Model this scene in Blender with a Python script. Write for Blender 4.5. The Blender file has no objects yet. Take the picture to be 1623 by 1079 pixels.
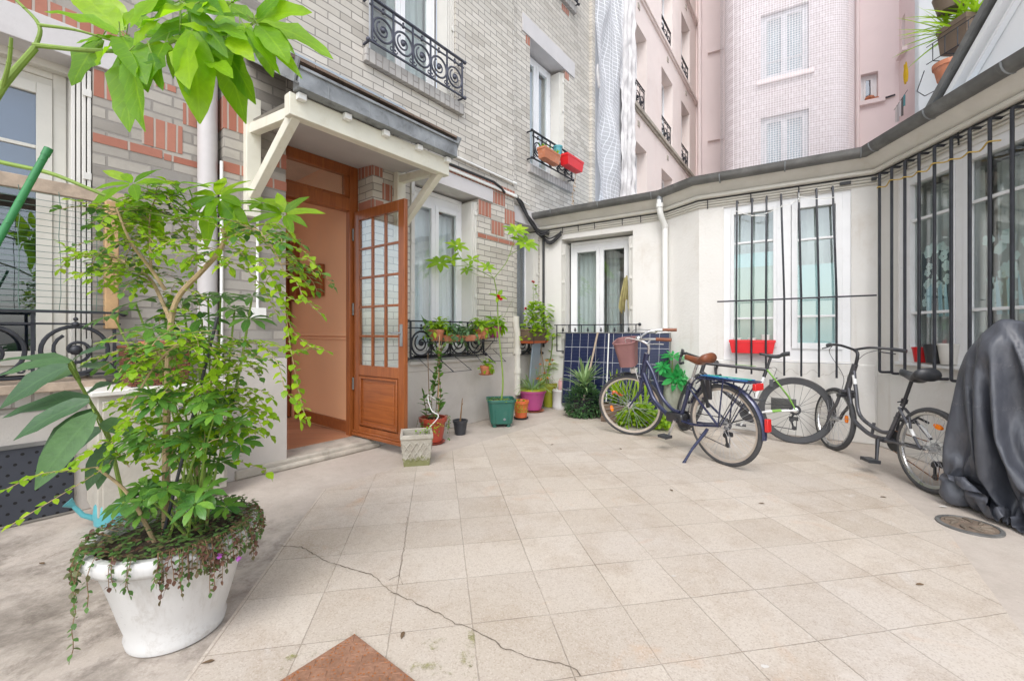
import bpy, math, random
from mathutils import Matrix, Vector, noise
R = math.radians
PI = math.pi
rnd = random.Random(7)
sc = bpy.context.scene
COL = sc.collection

# ---------------------------------------------------------------- camera maths
FPX, CX, HY, HC = 665.0, 811.5, 526.0, 1.13      # focal length and horizon of the survey, eye height

def at(px, py, Y):
    return Vector(((px - CX) / FPX * Y, Y, HC - (py - HY) / FPX * Y))

def gnd(px, py, z=0.0):
    return at(px, py, FPX * (HC - z) / (py - HY))

class Fr:
    """a facade's frame: x to the right along the wall, y into the wall, z up"""
    def __init__(s, x, y, ang):
        s.x, s.y, s.a = x, y, ang
        s.c, s.n = math.cos(ang), math.sin(ang)
        s.M = Matrix.Translation((x, y, 0)) @ Matrix.Rotation(ang, 4, 'Z')
    def loc(s, X, Y):
        dx, dy = X - s.x, Y - s.y
        return dx * s.c + dy * s.n, -dx * s.n + dy * s.c
    def hit(s, px, py=526, off=0.0):
        u = (px - CX) / FPX
        o = s.loc(0, 0); d = (u * s.c + s.n, -u * s.n + s.c)
        t = (off - o[1]) / d[1]
        return o[0] + t * d[0], HC - (py - HY) / FPX * t
    def sx(s, px, off=0.0): return s.hit(px, 526, off)[0]
    def w(s, x, y, z): return s.M @ Vector((x, y, z))

def fr2(x0, y0, x1, y1): return Fr(x0, y0, math.atan2(y1 - y0, x1 - x0))

FL = Fr(-1.872, 3.511, math.atan2(1, (1343 - CX) / FPX))
FA = fr2(.471, 6.46, 2.03, 5.5)
FA2 = fr2(2.03, 5.5, 2.274, 5.1)
FB = fr2(2.274, 5.1, 3.654, 4.2)
FC = fr2(3.654, 4.2, 3.654 - .1135, 3.2)
FP = Fr(2.92, 10.3, math.atan2(1, .724))
FQ = Fr(6.96, 15.88, R(-29))
FT = Fr((1250 - CX) / FPX * 12.1, 12.1, R(-29))

# ---------------------------------------------------------------- mesh builder
WM = {}
WORLD = set()                                     # things whose parts are modelled in yard coordinates
I4 = Matrix.Identity(4)

class MB:
    def __init__(s):
        s.v, s.f, s.m, s.X, s.uv = [], [], [], None, {}
    def add(s, vs, fs, m=0):
        b = len(s.v)
        if s.X is not None: vs = [s.X @ Vector(v) for v in vs]
        s.v += [tuple(v) for v in vs]
        for f in fs: s.f.append([b + i for i in f]); s.m.append(m)
        return s
    def quad(s, a, b, c, d, m=0): return s.add([a, b, c, d], [(0, 1, 2, 3)], m)
    def box(s, x0, x1, y0, y1, z0, z1, m=0):
        vs = [(x, y, z) for z in (z0, z1) for y in (y0, y1) for x in (x0, x1)]
        return s.add(vs, [(0, 2, 3, 1), (4, 5, 7, 6), (0, 1, 5, 4), (2, 6, 7, 3), (0, 4, 6, 2), (1, 3, 7, 5)], m)
    def bar(s, a, b, w, h, m=0, up=(0, 0, 1)):
        a, b = Vector(a), Vector(b); d = (b - a).normalized()
        u = Vector(up); r = d.cross(u)
        if r.length < 1e-4: r = d.cross(Vector((1, 0, 0)))
        r.normalize(); u = r.cross(d)
        vs = [p + r * (i * w / 2) + u * (j * h / 2) for p in (a, b) for i, j in ((-1, -1), (1, -1), (1, 1), (-1, 1))]
        return s.add(vs, [(3, 2, 1, 0), (4, 5, 6, 7), (0, 1, 5, 4), (1, 2, 6, 5), (2, 3, 7, 6), (3, 0, 4, 7)], m)
    def tube(s, pts, r, n=8, m=0, cap=True, closed=False):
        pts = [Vector(p) for p in pts]; N = len(pts)
        rs = r if isinstance(r, (list, tuple)) else [r] * N
        vs = []; ref = None
        for i, p in enumerate(pts):
            if closed: t = pts[(i + 1) % N] - pts[i - 1]
            else: t = pts[min(i + 1, N - 1)] - pts[max(i - 1, 0)]
            if t.length < 1e-9: t = Vector((0, 0, 1))
            t.normalize()
            if ref is None:
                ref = Vector((0, 0, 1)) if abs(t.z) < .9 else Vector((1, 0, 0))
            u = ref - t * ref.dot(t)
            if u.length < 1e-5: u = t.orthogonal()
            u.normalize(); w = t.cross(u); ref = u
            for k in range(n):
                a = 2 * PI * k / n
                vs.append(p + (u * math.cos(a) + w * math.sin(a)) * rs[i])
        fs = []
        for i in range(N if closed else N - 1):
            j = (i + 1) % N
            for k in range(n):
                k2 = (k + 1) % n
                fs.append((i * n + k, i * n + k2, j * n + k2, j * n + k))
        if cap and not closed:
            fs.append(tuple(range(n - 1, -1, -1))); fs.append(tuple((N - 1) * n + k for k in range(n)))
        return s.add(vs, fs, m)
    def lathe(s, prof, n=32, c=(0, 0, 0), m=0, sx=1.0, sy=1.0, wob=0.0):
        vs, fs = [], []
        for i, (r, z) in enumerate(prof):
            for k in range(n):
                a = 2 * PI * k / n
                rr = r * (1 + wob * noise.noise((math.cos(a) * 1.5, math.sin(a) * 1.5, z * 5)))
                vs.append((c[0] + rr * math.cos(a) * sx, c[1] + rr * math.sin(a) * sy, c[2] + z))
        for i in range(len(prof) - 1):
            for k in range(n):
                k2 = (k + 1) % n
                fs.append((i * n + k, i * n + k2, (i + 1) * n + k2, (i + 1) * n + k))
        fs.append(tuple(range(n - 1, -1, -1))); fs.append(tuple((len(prof) - 1) * n + k for k in range(n)))
        return s.add(vs, fs, m)
    def ball(s, c, r, n=10, m=0, sz=1.0):
        prof = [(max(1e-4, r * math.sin(PI * i / 6)), -r * sz * math.cos(PI * i / 6)) for i in range(7)]
        return s.lathe(prof, n, c, m)
    def prism(s, poly, z0, z1, m=0):
        n = len(poly)
        vs = [(x, y, z0) for x, y in poly] + [(x, y, z1) for x, y in poly]
        return s.add(vs, [tuple(range(n - 1, -1, -1)), tuple(range(n, 2 * n))] + [(i, (i + 1) % n, n + (i + 1) % n, n + i) for i in range(n)], m)
    def loft(s, rings, m=0, capa=True, capb=True):
        n = len(rings[0]); vs = [p for r in rings for p in r]; fs = []
        for i in range(len(rings) - 1):
            for k in range(n):
                k2 = (k + 1) % n
                fs.append((i * n + k, i * n + k2, (i + 1) * n + k2, (i + 1) * n + k))
        if capa: fs.append(tuple(range(n - 1, -1, -1)))
        if capb: fs.append(tuple((len(rings) - 1) * n + k for k in range(n)))
        return s.add(vs, fs, m)
    def grid(s, fn, nu, nv, m=0):
        vs = [fn(i / nu, j / nv) for j in range(nv + 1) for i in range(nu + 1)]
        fs = [(j * (nu + 1) + i, j * (nu + 1) + i + 1, (j + 1) * (nu + 1) + i + 1, (j + 1) * (nu + 1) + i) for j in range(nv) for i in range(nu)]
        return s.add(vs, fs, m)
    def wall(s, x0, x1, z0, z1, holes=(), y=0.0, th=.3, m=0):
        """a wall panel of real thickness with rectangular openings"""
        xs = sorted({x0, x1, *[max(x0, min(x1, h[k])) for h in holes for k in (0, 1)]})
        zs = sorted({z0, z1, *[max(z0, min(z1, h[k])) for h in holes for k in (2, 3)]})
        def solid(i, j):
            if not (0 <= i < len(xs) - 1 and 0 <= j < len(zs) - 1): return False
            cx, cz = (xs[i] + xs[i + 1]) / 2, (zs[j] + zs[j + 1]) / 2
            return not any(h[0] < cx < h[1] and h[2] < cz < h[3] for h in holes)
        Y = y + th
        for i in range(len(xs) - 1):
            for j in range(len(zs) - 1):
                if not solid(i, j): continue
                a, b, c, d = xs[i], xs[i + 1], zs[j], zs[j + 1]
                s.quad((a, y, c), (b, y, c), (b, y, d), (a, y, d), m)
                s.quad((b, Y, c), (a, Y, c), (a, Y, d), (b, Y, d), m)
                if not solid(i - 1, j): s.quad((a, Y, c), (a, y, c), (a, y, d), (a, Y, d), m)
                if not solid(i + 1, j): s.quad((b, y, c), (b, Y, c), (b, Y, d), (b, y, d), m)
                if not solid(i, j - 1): s.quad((a, Y, c), (b, Y, c), (b, y, c), (a, y, c), m)
                if not solid(i, j + 1): s.quad((a, y, d), (b, y, d), (b, Y, d), (a, Y, d), m)
        return s
    def build(s, name, mats, parent=None, M=None, bevel=0, sharp=38, sub=0, merge=False):
        me = bpy.data.meshes.new(name)
        me.from_pydata(s.v, [], s.f)
        if not isinstance(mats, (list, tuple)): mats = [mats]
        for k in mats: me.materials.append(k)
        if len(mats) > 1: me.polygons.foreach_set('material_index', s.m)
        me.polygons.foreach_set('use_smooth', [True] * len(s.f))
        me.update()
        if s.uv:
            at_ = me.attributes.new('blade', 'FLOAT2', 'POINT'); buf = [0.0] * (2 * len(s.v))
            for i, (p, q) in s.uv.items(): buf[2 * i], buf[2 * i + 1] = p, q
            at_.data.foreach_set('vector', buf)
        if sharp is not None: me.set_sharp_from_angle(angle=R(sharp))
        o = bpy.data.objects.new(name, me); COL.objects.link(o)
        M = M if M is not None else (WM[parent] if parent and parent not in WORLD else I4)
        WM[o] = M.copy()
        if parent:
            o.parent = parent; o.matrix_basis = WM[parent].inverted() @ M
        else: o.matrix_basis = M
        if bevel:
            b = o.modifiers.new('bevel', 'BEVEL'); b.width = bevel; b.segments = 2; b.limit_method = 'ANGLE'
            b.harden_normals = False
        if sub:
            b = o.modifiers.new('sub', 'SUBSURF'); b.levels = sub; b.render_levels = sub
        return o

def empty(name, M):
    o = bpy.data.objects.new(name, None); COL.objects.link(o)
    o.matrix_basis = M; WM[o] = M.copy(); o.empty_display_size = .1
    return o

def tag(o, label=None, cat=None, group=None, kind=None):
    if label: o['label'] = label
    if cat: o['category'] = cat
    if group: o['group'] = group
    if kind: o['kind'] = kind
    return o

def thing(name, label, cat, M, group=None):
    return tag(empty(name, M), label, cat, group)

def wthing(*a):
    o = thing(*a); WORLD.add(o); return o

def T(x, y, z=0, rz=0): return Matrix.Translation((x, y, z)) @ Matrix.Rotation(rz, 4, 'Z')

def copy_tree(o, parent=None, M=None):
    c = o.copy(); COL.objects.link(c)
    if parent is not None: c.parent = parent
    for ch in [x for x in bpy.data.objects if x.parent == o]: copy_tree(ch, c)
    if M is not None: c.matrix_basis = M; WM[c] = M.copy()
    return c

def arc(cx, cz, r, a0, a1, n, y=0):
    return [(cx + r * math.cos(R(a0 + (a1 - a0) * i / n)), y, cz + r * math.sin(R(a0 + (a1 - a0) * i / n))) for i in range(n + 1)]

def spline(pts, n=6):
    pts = [Vector(p) for p in pts]
    if len(pts) < 3: return pts
    out = []
    P = [pts[0] * 2 - pts[1]] + pts + [pts[-1] * 2 - pts[-2]]
    for i in range(1, len(P) - 2):
        a, b, c, d = P[i - 1], P[i], P[i + 1], P[i + 2]
        for k in range(n):
            t = k / n
            out.append(.5 * ((2 * b) + (c - a) * t + (2 * a - 5 * b + 4 * c - d) * t * t + (3 * b - a - 3 * c + d) * t ** 3))
    out.append(pts[-1])
    return out

# ---------------------------------------------------------------- materials
class NT:
    def __init__(s, name):
        s.mat = bpy.data.materials.new(name); s.mat.use_nodes = True
        s.t = s.mat.node_tree; s.t.nodes.clear()
        s.out = s.n('ShaderNodeOutputMaterial')
    def n(s, t, **kw):
        o = s.t.nodes.new(t)
        for k, v in kw.items(): setattr(o, k, v)
        return o
    def l(s, a, b): s.t.links.new(a, b)
    def val(s, sock, v):
        if hasattr(v, 'is_linked') or isinstance(v, bpy.types.NodeSocket): s.l(v, sock)
        else: sock.default_value = (*v, 1) if isinstance(v, tuple) and len(v) == 3 and sock.type == 'RGBA' else v
    def obj(s): return s.n('ShaderNodeTexCoord').outputs['Object']
    def noise(s, scale, detail=4, rough=.55, vec=None, dist=0):
        o = s.n('ShaderNodeTexNoise'); s.l(vec if vec is not None else s.obj(), o.inputs['Vector'])
        o.inputs['Scale'].default_value = scale; o.inputs['Detail'].default_value = detail
        o.inputs['Roughness'].default_value = rough; o.inputs['Distortion'].default_value = dist
        return o.outputs['Fac']
    def ramp(s, fac, stops):
        o = s.n('ShaderNodeValToRGB'); s.l(fac, o.inputs['Fac']); e = o.color_ramp.elements
        while len(e) < len(stops): e.new(.5)
        for k, (p, c) in enumerate(stops):
            e[k].position = p; e[k].color = (*c, 1) if isinstance(c, tuple) else (c, c, c, 1)
        return o.outputs['Color']
    def mix(s, f, a, b, mode='MIX'):
        o = s.n('ShaderNodeMix', data_type='RGBA', blend_type=mode)
        s.val(o.inputs[0], f); s.val(o.inputs[6], a); s.val(o.inputs[7], b)
        return o.outputs[2]
    def math(s, op, a, b=0.0, clamp=False):
        o = s.n('ShaderNodeMath', operation=op, use_clamp=clamp); s.val(o.inputs[0], a); s.val(o.inputs[1], b)
        return o.outputs[0]
    def bump(s, h, strength=.3, dist=.01, normal=None):
        o = s.n('ShaderNodeBump'); o.inputs['Strength'].default_value = strength; o.inputs['Distance'].default_value = dist
        s.l(h, o.inputs['Height'])
        if normal is not None: s.l(normal, o.inputs['Normal'])
        return o.outputs['Normal']
    def bsdf(s, col, rough=.6, metal=0.0, normal=None, spec=.5, coat=0.0, trans=0.0):
        o = s.n('ShaderNodeBsdfPrincipled')
        s.val(o.inputs['Base Color'], col); s.val(o.inputs['Roughness'], rough); s.val(o.inputs['Metallic'], metal)
        o.inputs['Specular IOR Level'].default_value = spec
        o.inputs['Coat Weight'].default_value = coat
        o.inputs['Transmission Weight'].default_value = trans
        if normal is not None: s.l(normal, o.inputs['Normal'])
        return o.outputs[0]
    def done(s, sh): s.l(sh, s.out.inputs['Surface']); return s.mat

def c_mul(c, k): return tuple(min(1, x * k) for x in c)

def pm(name, col, rough=.5, metal=0.0, var=.1, scale=6.0, bump=0.0, bscale=40.0, spec=.5, coat=0.0, dirt=None, dfac=.35, dscale=2.5):
    """plain surface with its own mottling, fine relief and, if asked, stains"""
    t = NT(name)
    c = t.mix(t.ramp(t.noise(scale, 5), [(.3, 0.0), (.7, 1.0)]), c_mul(col, 1 - var), c_mul(col, 1 + var))
    if dirt:
        d = t.ramp(t.noise(dscale, 8, .7, dist=.6), [(.52, 0.0), (.72, 1.0)])
        c = t.mix(t.math('MULTIPLY', d, dfac), c, dirt)
    nrm = t.bump(t.noise(bscale, 3), bump, .01) if bump else None
    rr = t.ramp(t.noise(scale * 2, 3), [(.3, max(.02, rough - .08)), (.7, min(1, rough + .08))])
    return t.done(t.bsdf(c, rr, metal, nrm, spec, coat))

def brick(name, cols, mortar, bw=.232, bh=.0705, ms=.007, rotv=False, dark=.25, off=.5, dscale=.9):
    t = NT(name)
    sp = t.n('ShaderNodeSeparateXYZ'); t.l(t.obj(), sp.inputs[0])
    cb = t.n('ShaderNodeCombineXYZ')
    u = t.math('ADD', sp.outputs['X'], sp.outputs['Y'])
    if rotv: t.l(sp.outputs['Z'], cb.inputs[0]); t.l(u, cb.inputs[1])
    else: t.l(u, cb.inputs[0]); t.l(sp.outputs['Z'], cb.inputs[1])
    nz = t.n('ShaderNodeTexNoise'); nz.inputs['Scale'].default_value = 5; t.l(cb.outputs[0], nz.inputs['Vector'])
    wv = t.n('ShaderNodeVectorMath', operation='MULTIPLY_ADD')
    t.l(nz.outputs['Color'], wv.inputs[0]); wv.inputs[1].default_value = (.010, .010, 0); t.l(cb.outputs[0], wv.inputs[2])
    b = t.n('ShaderNodeTexBrick'); t.l(wv.outputs[0], b.inputs['Vector'])
    b.offset = off; b.inputs['Scale'].default_value = 1
    b.inputs['Brick Width'].default_value = bw; b.inputs['Row Height'].default_value = bh
    b.inputs['Mortar Size'].default_value = ms; b.inputs['Mortar Smooth'].default_value = .25
    b.inputs['Bias'].default_value = 0
    b.inputs['Color1'].default_value = (0, 0, 0, 1); b.inputs['Color2'].default_value = (1, 1, 1, 1); b.inputs['Mortar'].default_value = (.5, .5, .5, 1)
    n = len(cols)
    per = t.ramp(b.outputs['Color'], [(i / (n - 1), c) for i, c in enumerate(cols)])
    per = t.mix(t.ramp(t.noise(38, 5, .7), [(.35, 0.0), (.75, .35)]), per, c_mul(cols[n // 2], .72))
    st = t.ramp(t.noise(dscale, 8, .68, dist=.8), [(.46, 0.0), (.75, 1.0)])
    per = t.mix(t.math('MULTIPLY', st, dark), per, c_mul(cols[0], .55))
    col = t.mix(b.outputs['Fac'], per, mortar)
    h = t.math('SUBTRACT', t.math('MULTIPLY', t.noise(60, 4), .25), b.outputs['Fac'])
    return t.done(t.bsdf(col, .72, 0, t.bump(h, .75, .006), .35))

def leafmat(name, ca, cb, cc=None, trans=.45, gloss=.42):
    t = NT(name)
    g = t.n('ShaderNodeNewGeometry')
    rp = t.ramp(g.outputs['Random Per Island'], [(0, ca), (.6, cb), (1, cc or cb)])
    rp = t.mix(t.ramp(t.noise(30, 3), [(.35, 0.0), (.7, .35)]), rp, c_mul(ca, .7))
    av = t.n('ShaderNodeAttribute'); av.attribute_name = 'blade'
    sp = t.n('ShaderNodeSeparateXYZ'); t.l(av.outputs['Vector'], sp.inputs[0])
    sd = t.math('ABSOLUTE', sp.outputs['Y'])
    ph = t.math('FRACT', t.math('SUBTRACT', t.math('MULTIPLY', sp.outputs['X'], 9.0), t.math('MULTIPLY', sd, 1.6)))
    vein = t.math('MAXIMUM', t.math('LESS_THAN', sd, .07), t.math('MULTIPLY', t.math('LESS_THAN', ph, .12), .6))
    rp = t.mix(t.math('MULTIPLY', vein, .24), rp, c_mul(cc or cb, 1.25))
    p = t.bsdf(rp, gloss, 0, t.bump(t.math('ADD', t.noise(70, 2), t.math('MULTIPLY', ph, .5)), .35, .004), .45)
    tr = t.n('ShaderNodeBsdfTranslucent'); t.l(t.mix(.5, rp, c_mul(cb, 1.6)), tr.inputs['Color'])
    mx = t.n('ShaderNodeMixShader'); mx.inputs[0].default_value = trans
    t.l(p, mx.inputs[1]); t.l(tr.outputs[0], mx.inputs[2])
    return t.done(mx.outputs[0])

def glassmat(name, tint=(.93, .97, .96), refl=1.0, wav=.02):
    t = NT(name)
    fr = t.n('ShaderNodeFresnel'); ge = t.n('ShaderNodeNewGeometry')
    t.l(t.math('SUBTRACT', 1.55, t.math('MULTIPLY', ge.outputs['Backfacing'], 1.55 - 1 / 1.55)), fr.inputs['IOR'])   # same sheet seen from either side
    nb = t.bump(t.noise(2.2, 2), wav, .05)
    t.l(nb, fr.inputs['Normal'])
    gl = t.n('ShaderNodeBsdfGlossy'); gl.inputs['Roughness'].default_value = .015; t.l(nb, gl.inputs['Normal'])
    gl.inputs['Color'].default_value = (1, 1, 1, 1)
    tr = t.n('ShaderNodeBsdfTransparent'); tr.inputs['Color'].default_value = (*tint, 1)
    mx = t.n('ShaderNodeMixShader'); t.l(t.math('MULTIPLY', fr.outputs[0], refl * 1.9, True), mx.inputs[0])
    t.l(tr.outputs[0], mx.inputs[1]); t.l(gl.outputs[0], mx.inputs[2])
    return t.done(mx.outputs[0])

def netmat(name, col, cell, line, veil, horiz='XZ'):
    """woven safety net: threads and a thin veil between them"""
    t = NT(name)
    sp = t.n('ShaderNodeSeparateXYZ'); t.l(t.obj(), sp.inputs[0])
    def ln(o):
        m = t.math('FRACT', t.math('DIVIDE', o, cell))
        return t.math('LESS_THAN', m, line)
    a = t.math('MAXIMUM', ln(t.math('ADD', sp.outputs['X'], sp.outputs['Y'])), ln(sp.outputs['Z']))
    a = t.math('ADD', t.math('MULTIPLY', a, 1 - veil), veil, True)
    d = t.bsdf(col, .8)
    tr = t.n('ShaderNodeBsdfTransparent')
    mx = t.n('ShaderNodeMixShader'); t.l(a, mx.inputs[0]); t.l(tr.outputs[0], mx.inputs[1]); t.l(d, mx.inputs[2])
    return t.done(mx.outputs[0])

M = {}
M['brick_grey'] = brick('grey brick', [(.23, .21, .185), (.37, .34, .30), (.47, .435, .38), (.29, .275, .255)], (.27, .25, .225), dark=.5, bh=.0765)
M['brick_cream'] = brick('cream brick', [(.45, .415, .36), (.57, .535, .47), (.65, .61, .545), (.53, .50, .445)], (.26, .24, .215), ms=.005, dark=.35)
M['brick_red'] = brick('red brick soldier', [(.35, .13, .085), (.45, .195, .135), (.40, .165, .115)], (.42, .36, .31), rotv=True, bw=8.0, bh=.0625, dark=.4)
M['brick_redh'] = brick('red brick', [(.35, .13, .085), (.45, .195, .135), (.40, .165, .115)], (.42, .36, .31), bw=.235, bh=8.0, dark=.4)
M['brick_sill'] = brick('sill brick', [(.40, .38, .36), (.52, .50, .47)], (.30, .28, .26), rotv=True, bw=.4, bh=.075, dark=.3)
M['plaster'] = pm('grey render', (.53, .495, .455), .85, var=.07, scale=3, bump=.25, bscale=60, dirt=(.33, .29, .25), dfac=.35, dscale=1.6)
M['lintel'] = pm('painted lintel', (.56, .54, .535), .8, var=.05, scale=3, bump=.15, dirt=(.45, .42, .40), dfac=.3)
def streakwall():
    t = NT('cream wall paint')
    c = t.mix(t.ramp(t.noise(1.6, 6), [(.3, 0.0), (.7, 1.0)]), (.68, .66, .62), (.73, .715, .68))
    c = t.mix(t.ramp(t.noise(1.3, 9, .72, dist=.8), [(.52, 0.0), (.70, .5)]), c, (.56, .51, .44))
    mp = t.n('ShaderNodeMapping'); t.l(t.obj(), mp.inputs[0]); mp.inputs['Scale'].default_value = (9, 9, .55)
    c = t.mix(t.ramp(t.noise(1.0, 7, .7, mp.outputs[0]), [(.58, 0.0), (.74, .4)]), c, (.50, .44, .36))
    c = t.mix(t.ramp(t.noise(26, 5, .7), [(.62, 0.0), (.74, .35)]), c, (.47, .42, .36))
    h = t.math('ADD', t.noise(34, 5), t.math('MULTIPLY', t.noise(3.5, 4), 2.0))
    return t.done(t.bsdf(c, .8, 0, t.bump(h, .3, .01), .4))
M['cream_wall'] = streakwall()
M['cream_trim'] = pm('cream trim', (.70, .68, .63), .6, var=.06, scale=5, dirt=(.5, .44, .34), dfac=.3, dscale=6)
M['white_pvc'] = pm('white window frame', (.80, .805, .81), .35, var=.03, dirt=(.62, .60, .56), dfac=.25, dscale=7)
M['beige_paint'] = pm('beige painted timber', (.62, .60, .54), .5, var=.05, bump=.06, dirt=(.52, .47, .38), dfac=.35, dscale=5)
M['canopy_paint'] = pm('pale yellow painted timber', (.74, .72, .61), .5, var=.06, scale=4, bump=.08, dirt=(.55, .49, .34), dfac=.4, dscale=7)
M['zinc'] = pm('zinc', (.27, .285, .295), .5, .25, .3, 7, bump=.15, bscale=12, dirt=(.10, .105, .11), dfac=.8, dscale=9)
M['zinc_dark'] = pm('old zinc gutter', (.16, .16, .155), .5, .3, .25, 7, bump=.12, bscale=14, dirt=(.28, .28, .27), dfac=.5, dscale=5)
M['zinc_roof'] = pm('zinc roof sheet', (.36, .43, .50), .4, .5, .12, 4)
M['tile_roof'] = pm('roof tile', (.17, .12, .09), .85, var=.35, scale=10, bump=.4, dirt=(.09, .10, .05), dfac=.6, dscale=8)
M['pipe_grey'] = pm('grey painted pipe', (.52, .495, .49), .5, var=.05, dirt=(.42, .38, .36), dfac=.3)
M['pipe_cream'] = pm('cream painted pipe', (.64, .615, .55), .45, var=.05, dirt=(.5, .44, .34), dfac=.3, dscale=8)
M['pipe_white'] = pm('white plastic pipe', (.80, .80, .77), .4, var=.03, dirt=(.55, .52, .46), dfac=.25, dscale=6)
M['iron'] = pm('black iron', (.035, .037, .045), .5, .3, .3, 12, bump=.15, bscale=60)
M['iron_grey'] = pm('slate grey iron', (.07, .075, .10), .5, .2, .25, 12, bump=.15, bscale=60)
M['black_rubber'] = pm('black cable', (.03, .03, .032), .6, var=.3)
M['pink_wall'] = pm('pink render', (.84, .745, .70), .85, var=.035, scale=1.2, bump=.1, dirt=(.70, .55, .50), dfac=.35, dscale=.7)
M['pink_light'] = pm('pale pink render', (.85, .745, .73), .85, var=.03, scale=1, dirt=(.74, .62, .62), dfac=.35, dscale=.6)
M['tower_tile'] = brick('small pale pink tiles', [(.64, .575, .575), (.69, .625, .63), (.73, .67, .675)], (.56, .485, .49), bw=.16, bh=.16, ms=.012, dark=.08)
M['white_wall'] = pm('white wall', (.82, .83, .84), .8, var=.03, scale=1.5, dirt=(.66, .66, .66), dfac=.25)
M['stone'] = pm('worn stone step', (.44, .40, .34), .85, var=.2, scale=6, bump=.4, dirt=(.22, .19, .15), dfac=.6, dscale=5)
M['int_orange'] = pm('orange wall paint', (.76, .40, .215), .55, var=.04, scale=3)
M['int_floor'] = brick('terracotta hall floor', [(.46, .20, .10), (.54, .26, .14), (.50, .23, .12)], (.34, .17, .10), bw=.3, bh=.3, off=0, dark=.25)
M['int_cream'] = pm('pale ceiling paint', (.62, .47, .36), .7)
M['soffit'] = pm('grey soffit boards', (.50, .48, .47), .7, var=.05)
M['room'] = pm('room wall', (.62, .61, .60), .9)
M['room_dark'] = pm('dark room', (.10, .105, .11), .9, var=.3, scale=2)
M['shutter'] = pm('cream metal shutter', (.66, .645, .60), .4, var=.03, dirt=(.55, .5, .42), dfac=.25, dscale=5)
M['curtain'] = pm('sheer curtain', (.83, .81, .86), .9, var=.05, scale=3)
M['curtain_grey'] = pm('grey sheer curtain', (.58, .59, .59), .9, var=.08, scale=2)
M['film_teal'] = pm('frosted teal window film', (.46, .60, .62), .45, var=.04, scale=1.5)
M['film_green'] = pm('frosted pale green film', (.44, .50, .46), .5, var=.12, scale=1.5)
M['glass'] = glassmat('window glass')
M['glass_dim'] = glassmat('dim window glass', (.62, .68, .74), 1.4)
M['wire_green'] = pm('green coated wire', (.10, .17, .14), .5)
M['wood_old'] = pm('weathered wood', (.42, .33, .25), .8, var=.2, scale=14, bump=.3, dirt=(.22, .17, .13), dfac=.5, dscale=6)
M['wood_new'] = pm('bare pine', (.44, .28, .14), .7, var=.2, scale=10, bump=.2, dirt=(.35, .22, .1), dfac=.5, dscale=7)

def woodmat(name, ca, cb, rough=.35, ax='Z'):
    t = NT(name)
    mp = t.n('ShaderNodeMapping'); t.l(t.obj(), mp.inputs[0])
    mp.inputs['Scale'].default_value = (30, 30, 2.0) if ax == 'Z' else (2.0, 30, 30)
    g = t.noise(1.0, 6, .6, mp.outputs[0], 1.2)
    c = t.mix(t.ramp(g, [(.3, 0.0), (.7, 1.0)]), ca, cb)
    c = t.mix(t.ramp(t.noise(2.5, 4), [(.45, 0.0), (.75, .45)]), c, c_mul(ca, .6))
    return t.done(t.bsdf(c, rough, 0, t.bump(g, .12, .003), .5, .25))
M['door_wood'] = woodmat('varnished orange wood', (.215, .054, .011), (.35, .105, .024))
M['door_woodh'] = woodmat('varnished orange wood rail', (.215, .054, .011), (.35, .105, .024), ax='X')

# ================================================================ ground
def concrete():
    t = NT('stained concrete')
    a = t.ramp(t.noise(1.1, 9, .65, dist=.5), [(.30, (.40, .35, .30)), (.52, (.49, .43, .375)), (.72, (.54, .485, .425))])
    a = t.mix(t.ramp(t.noise(9, 8, .7), [(.46, 0.0), (.74, .4)]), a, (.33, .28, .225))
    a = t.mix(t.ramp(t.noise(120, 3, .7), [(.5, 0.0), (.68, .4)]), a, (.60, .56, .50))
    a = t.mix(t.ramp(t.noise(60, 6, .8), [(.56, 0.0), (.70, .5)]), a, (.20, .165, .13))
    # old damp stains spread over the corner by the tub
    sp = t.n('ShaderNodeSeparateXYZ'); t.l(t.obj(), sp.inputs[0])
    m = t.math('SUBTRACT', -.75, sp.outputs['X']); m2 = t.math('SUBTRACT', 2.9, sp.outputs['Y'])
    zone = t.math('MULTIPLY', t.math('MULTIPLY', m, 2.2, True), t.math('MULTIPLY', m2, 1.3, True))
    d = t.ramp(t.noise(2.2, 9, .75, dist=.3), [(.44, 0.0), (.60, 1.0)])
    a = t.mix(t.math('MULTIPLY', t.math('MULTIPLY', d, zone), .75), a, (.17, .145, .12))
    d = t.ramp(t.noise(7, 9, .75, dist=.2), [(.52, 0.0), (.64, 1.0)])
    a = t.mix(t.math('MULTIPLY', t.math('MULTIPLY', d, zone), .6), a, (.12, .095, .075))
    d = t.ramp(t.noise(2.6, 9, .74, dist=.2), [(.52, 0.0), (.70, .5)])
    a = t.mix(d, a, (.36, .31, .26))
    return t.done(t.bsdf(a, .75, 0, t.bump(t.noise(55, 6, .7), .4, .006), .35))
M['concrete'] = concrete()

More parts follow.
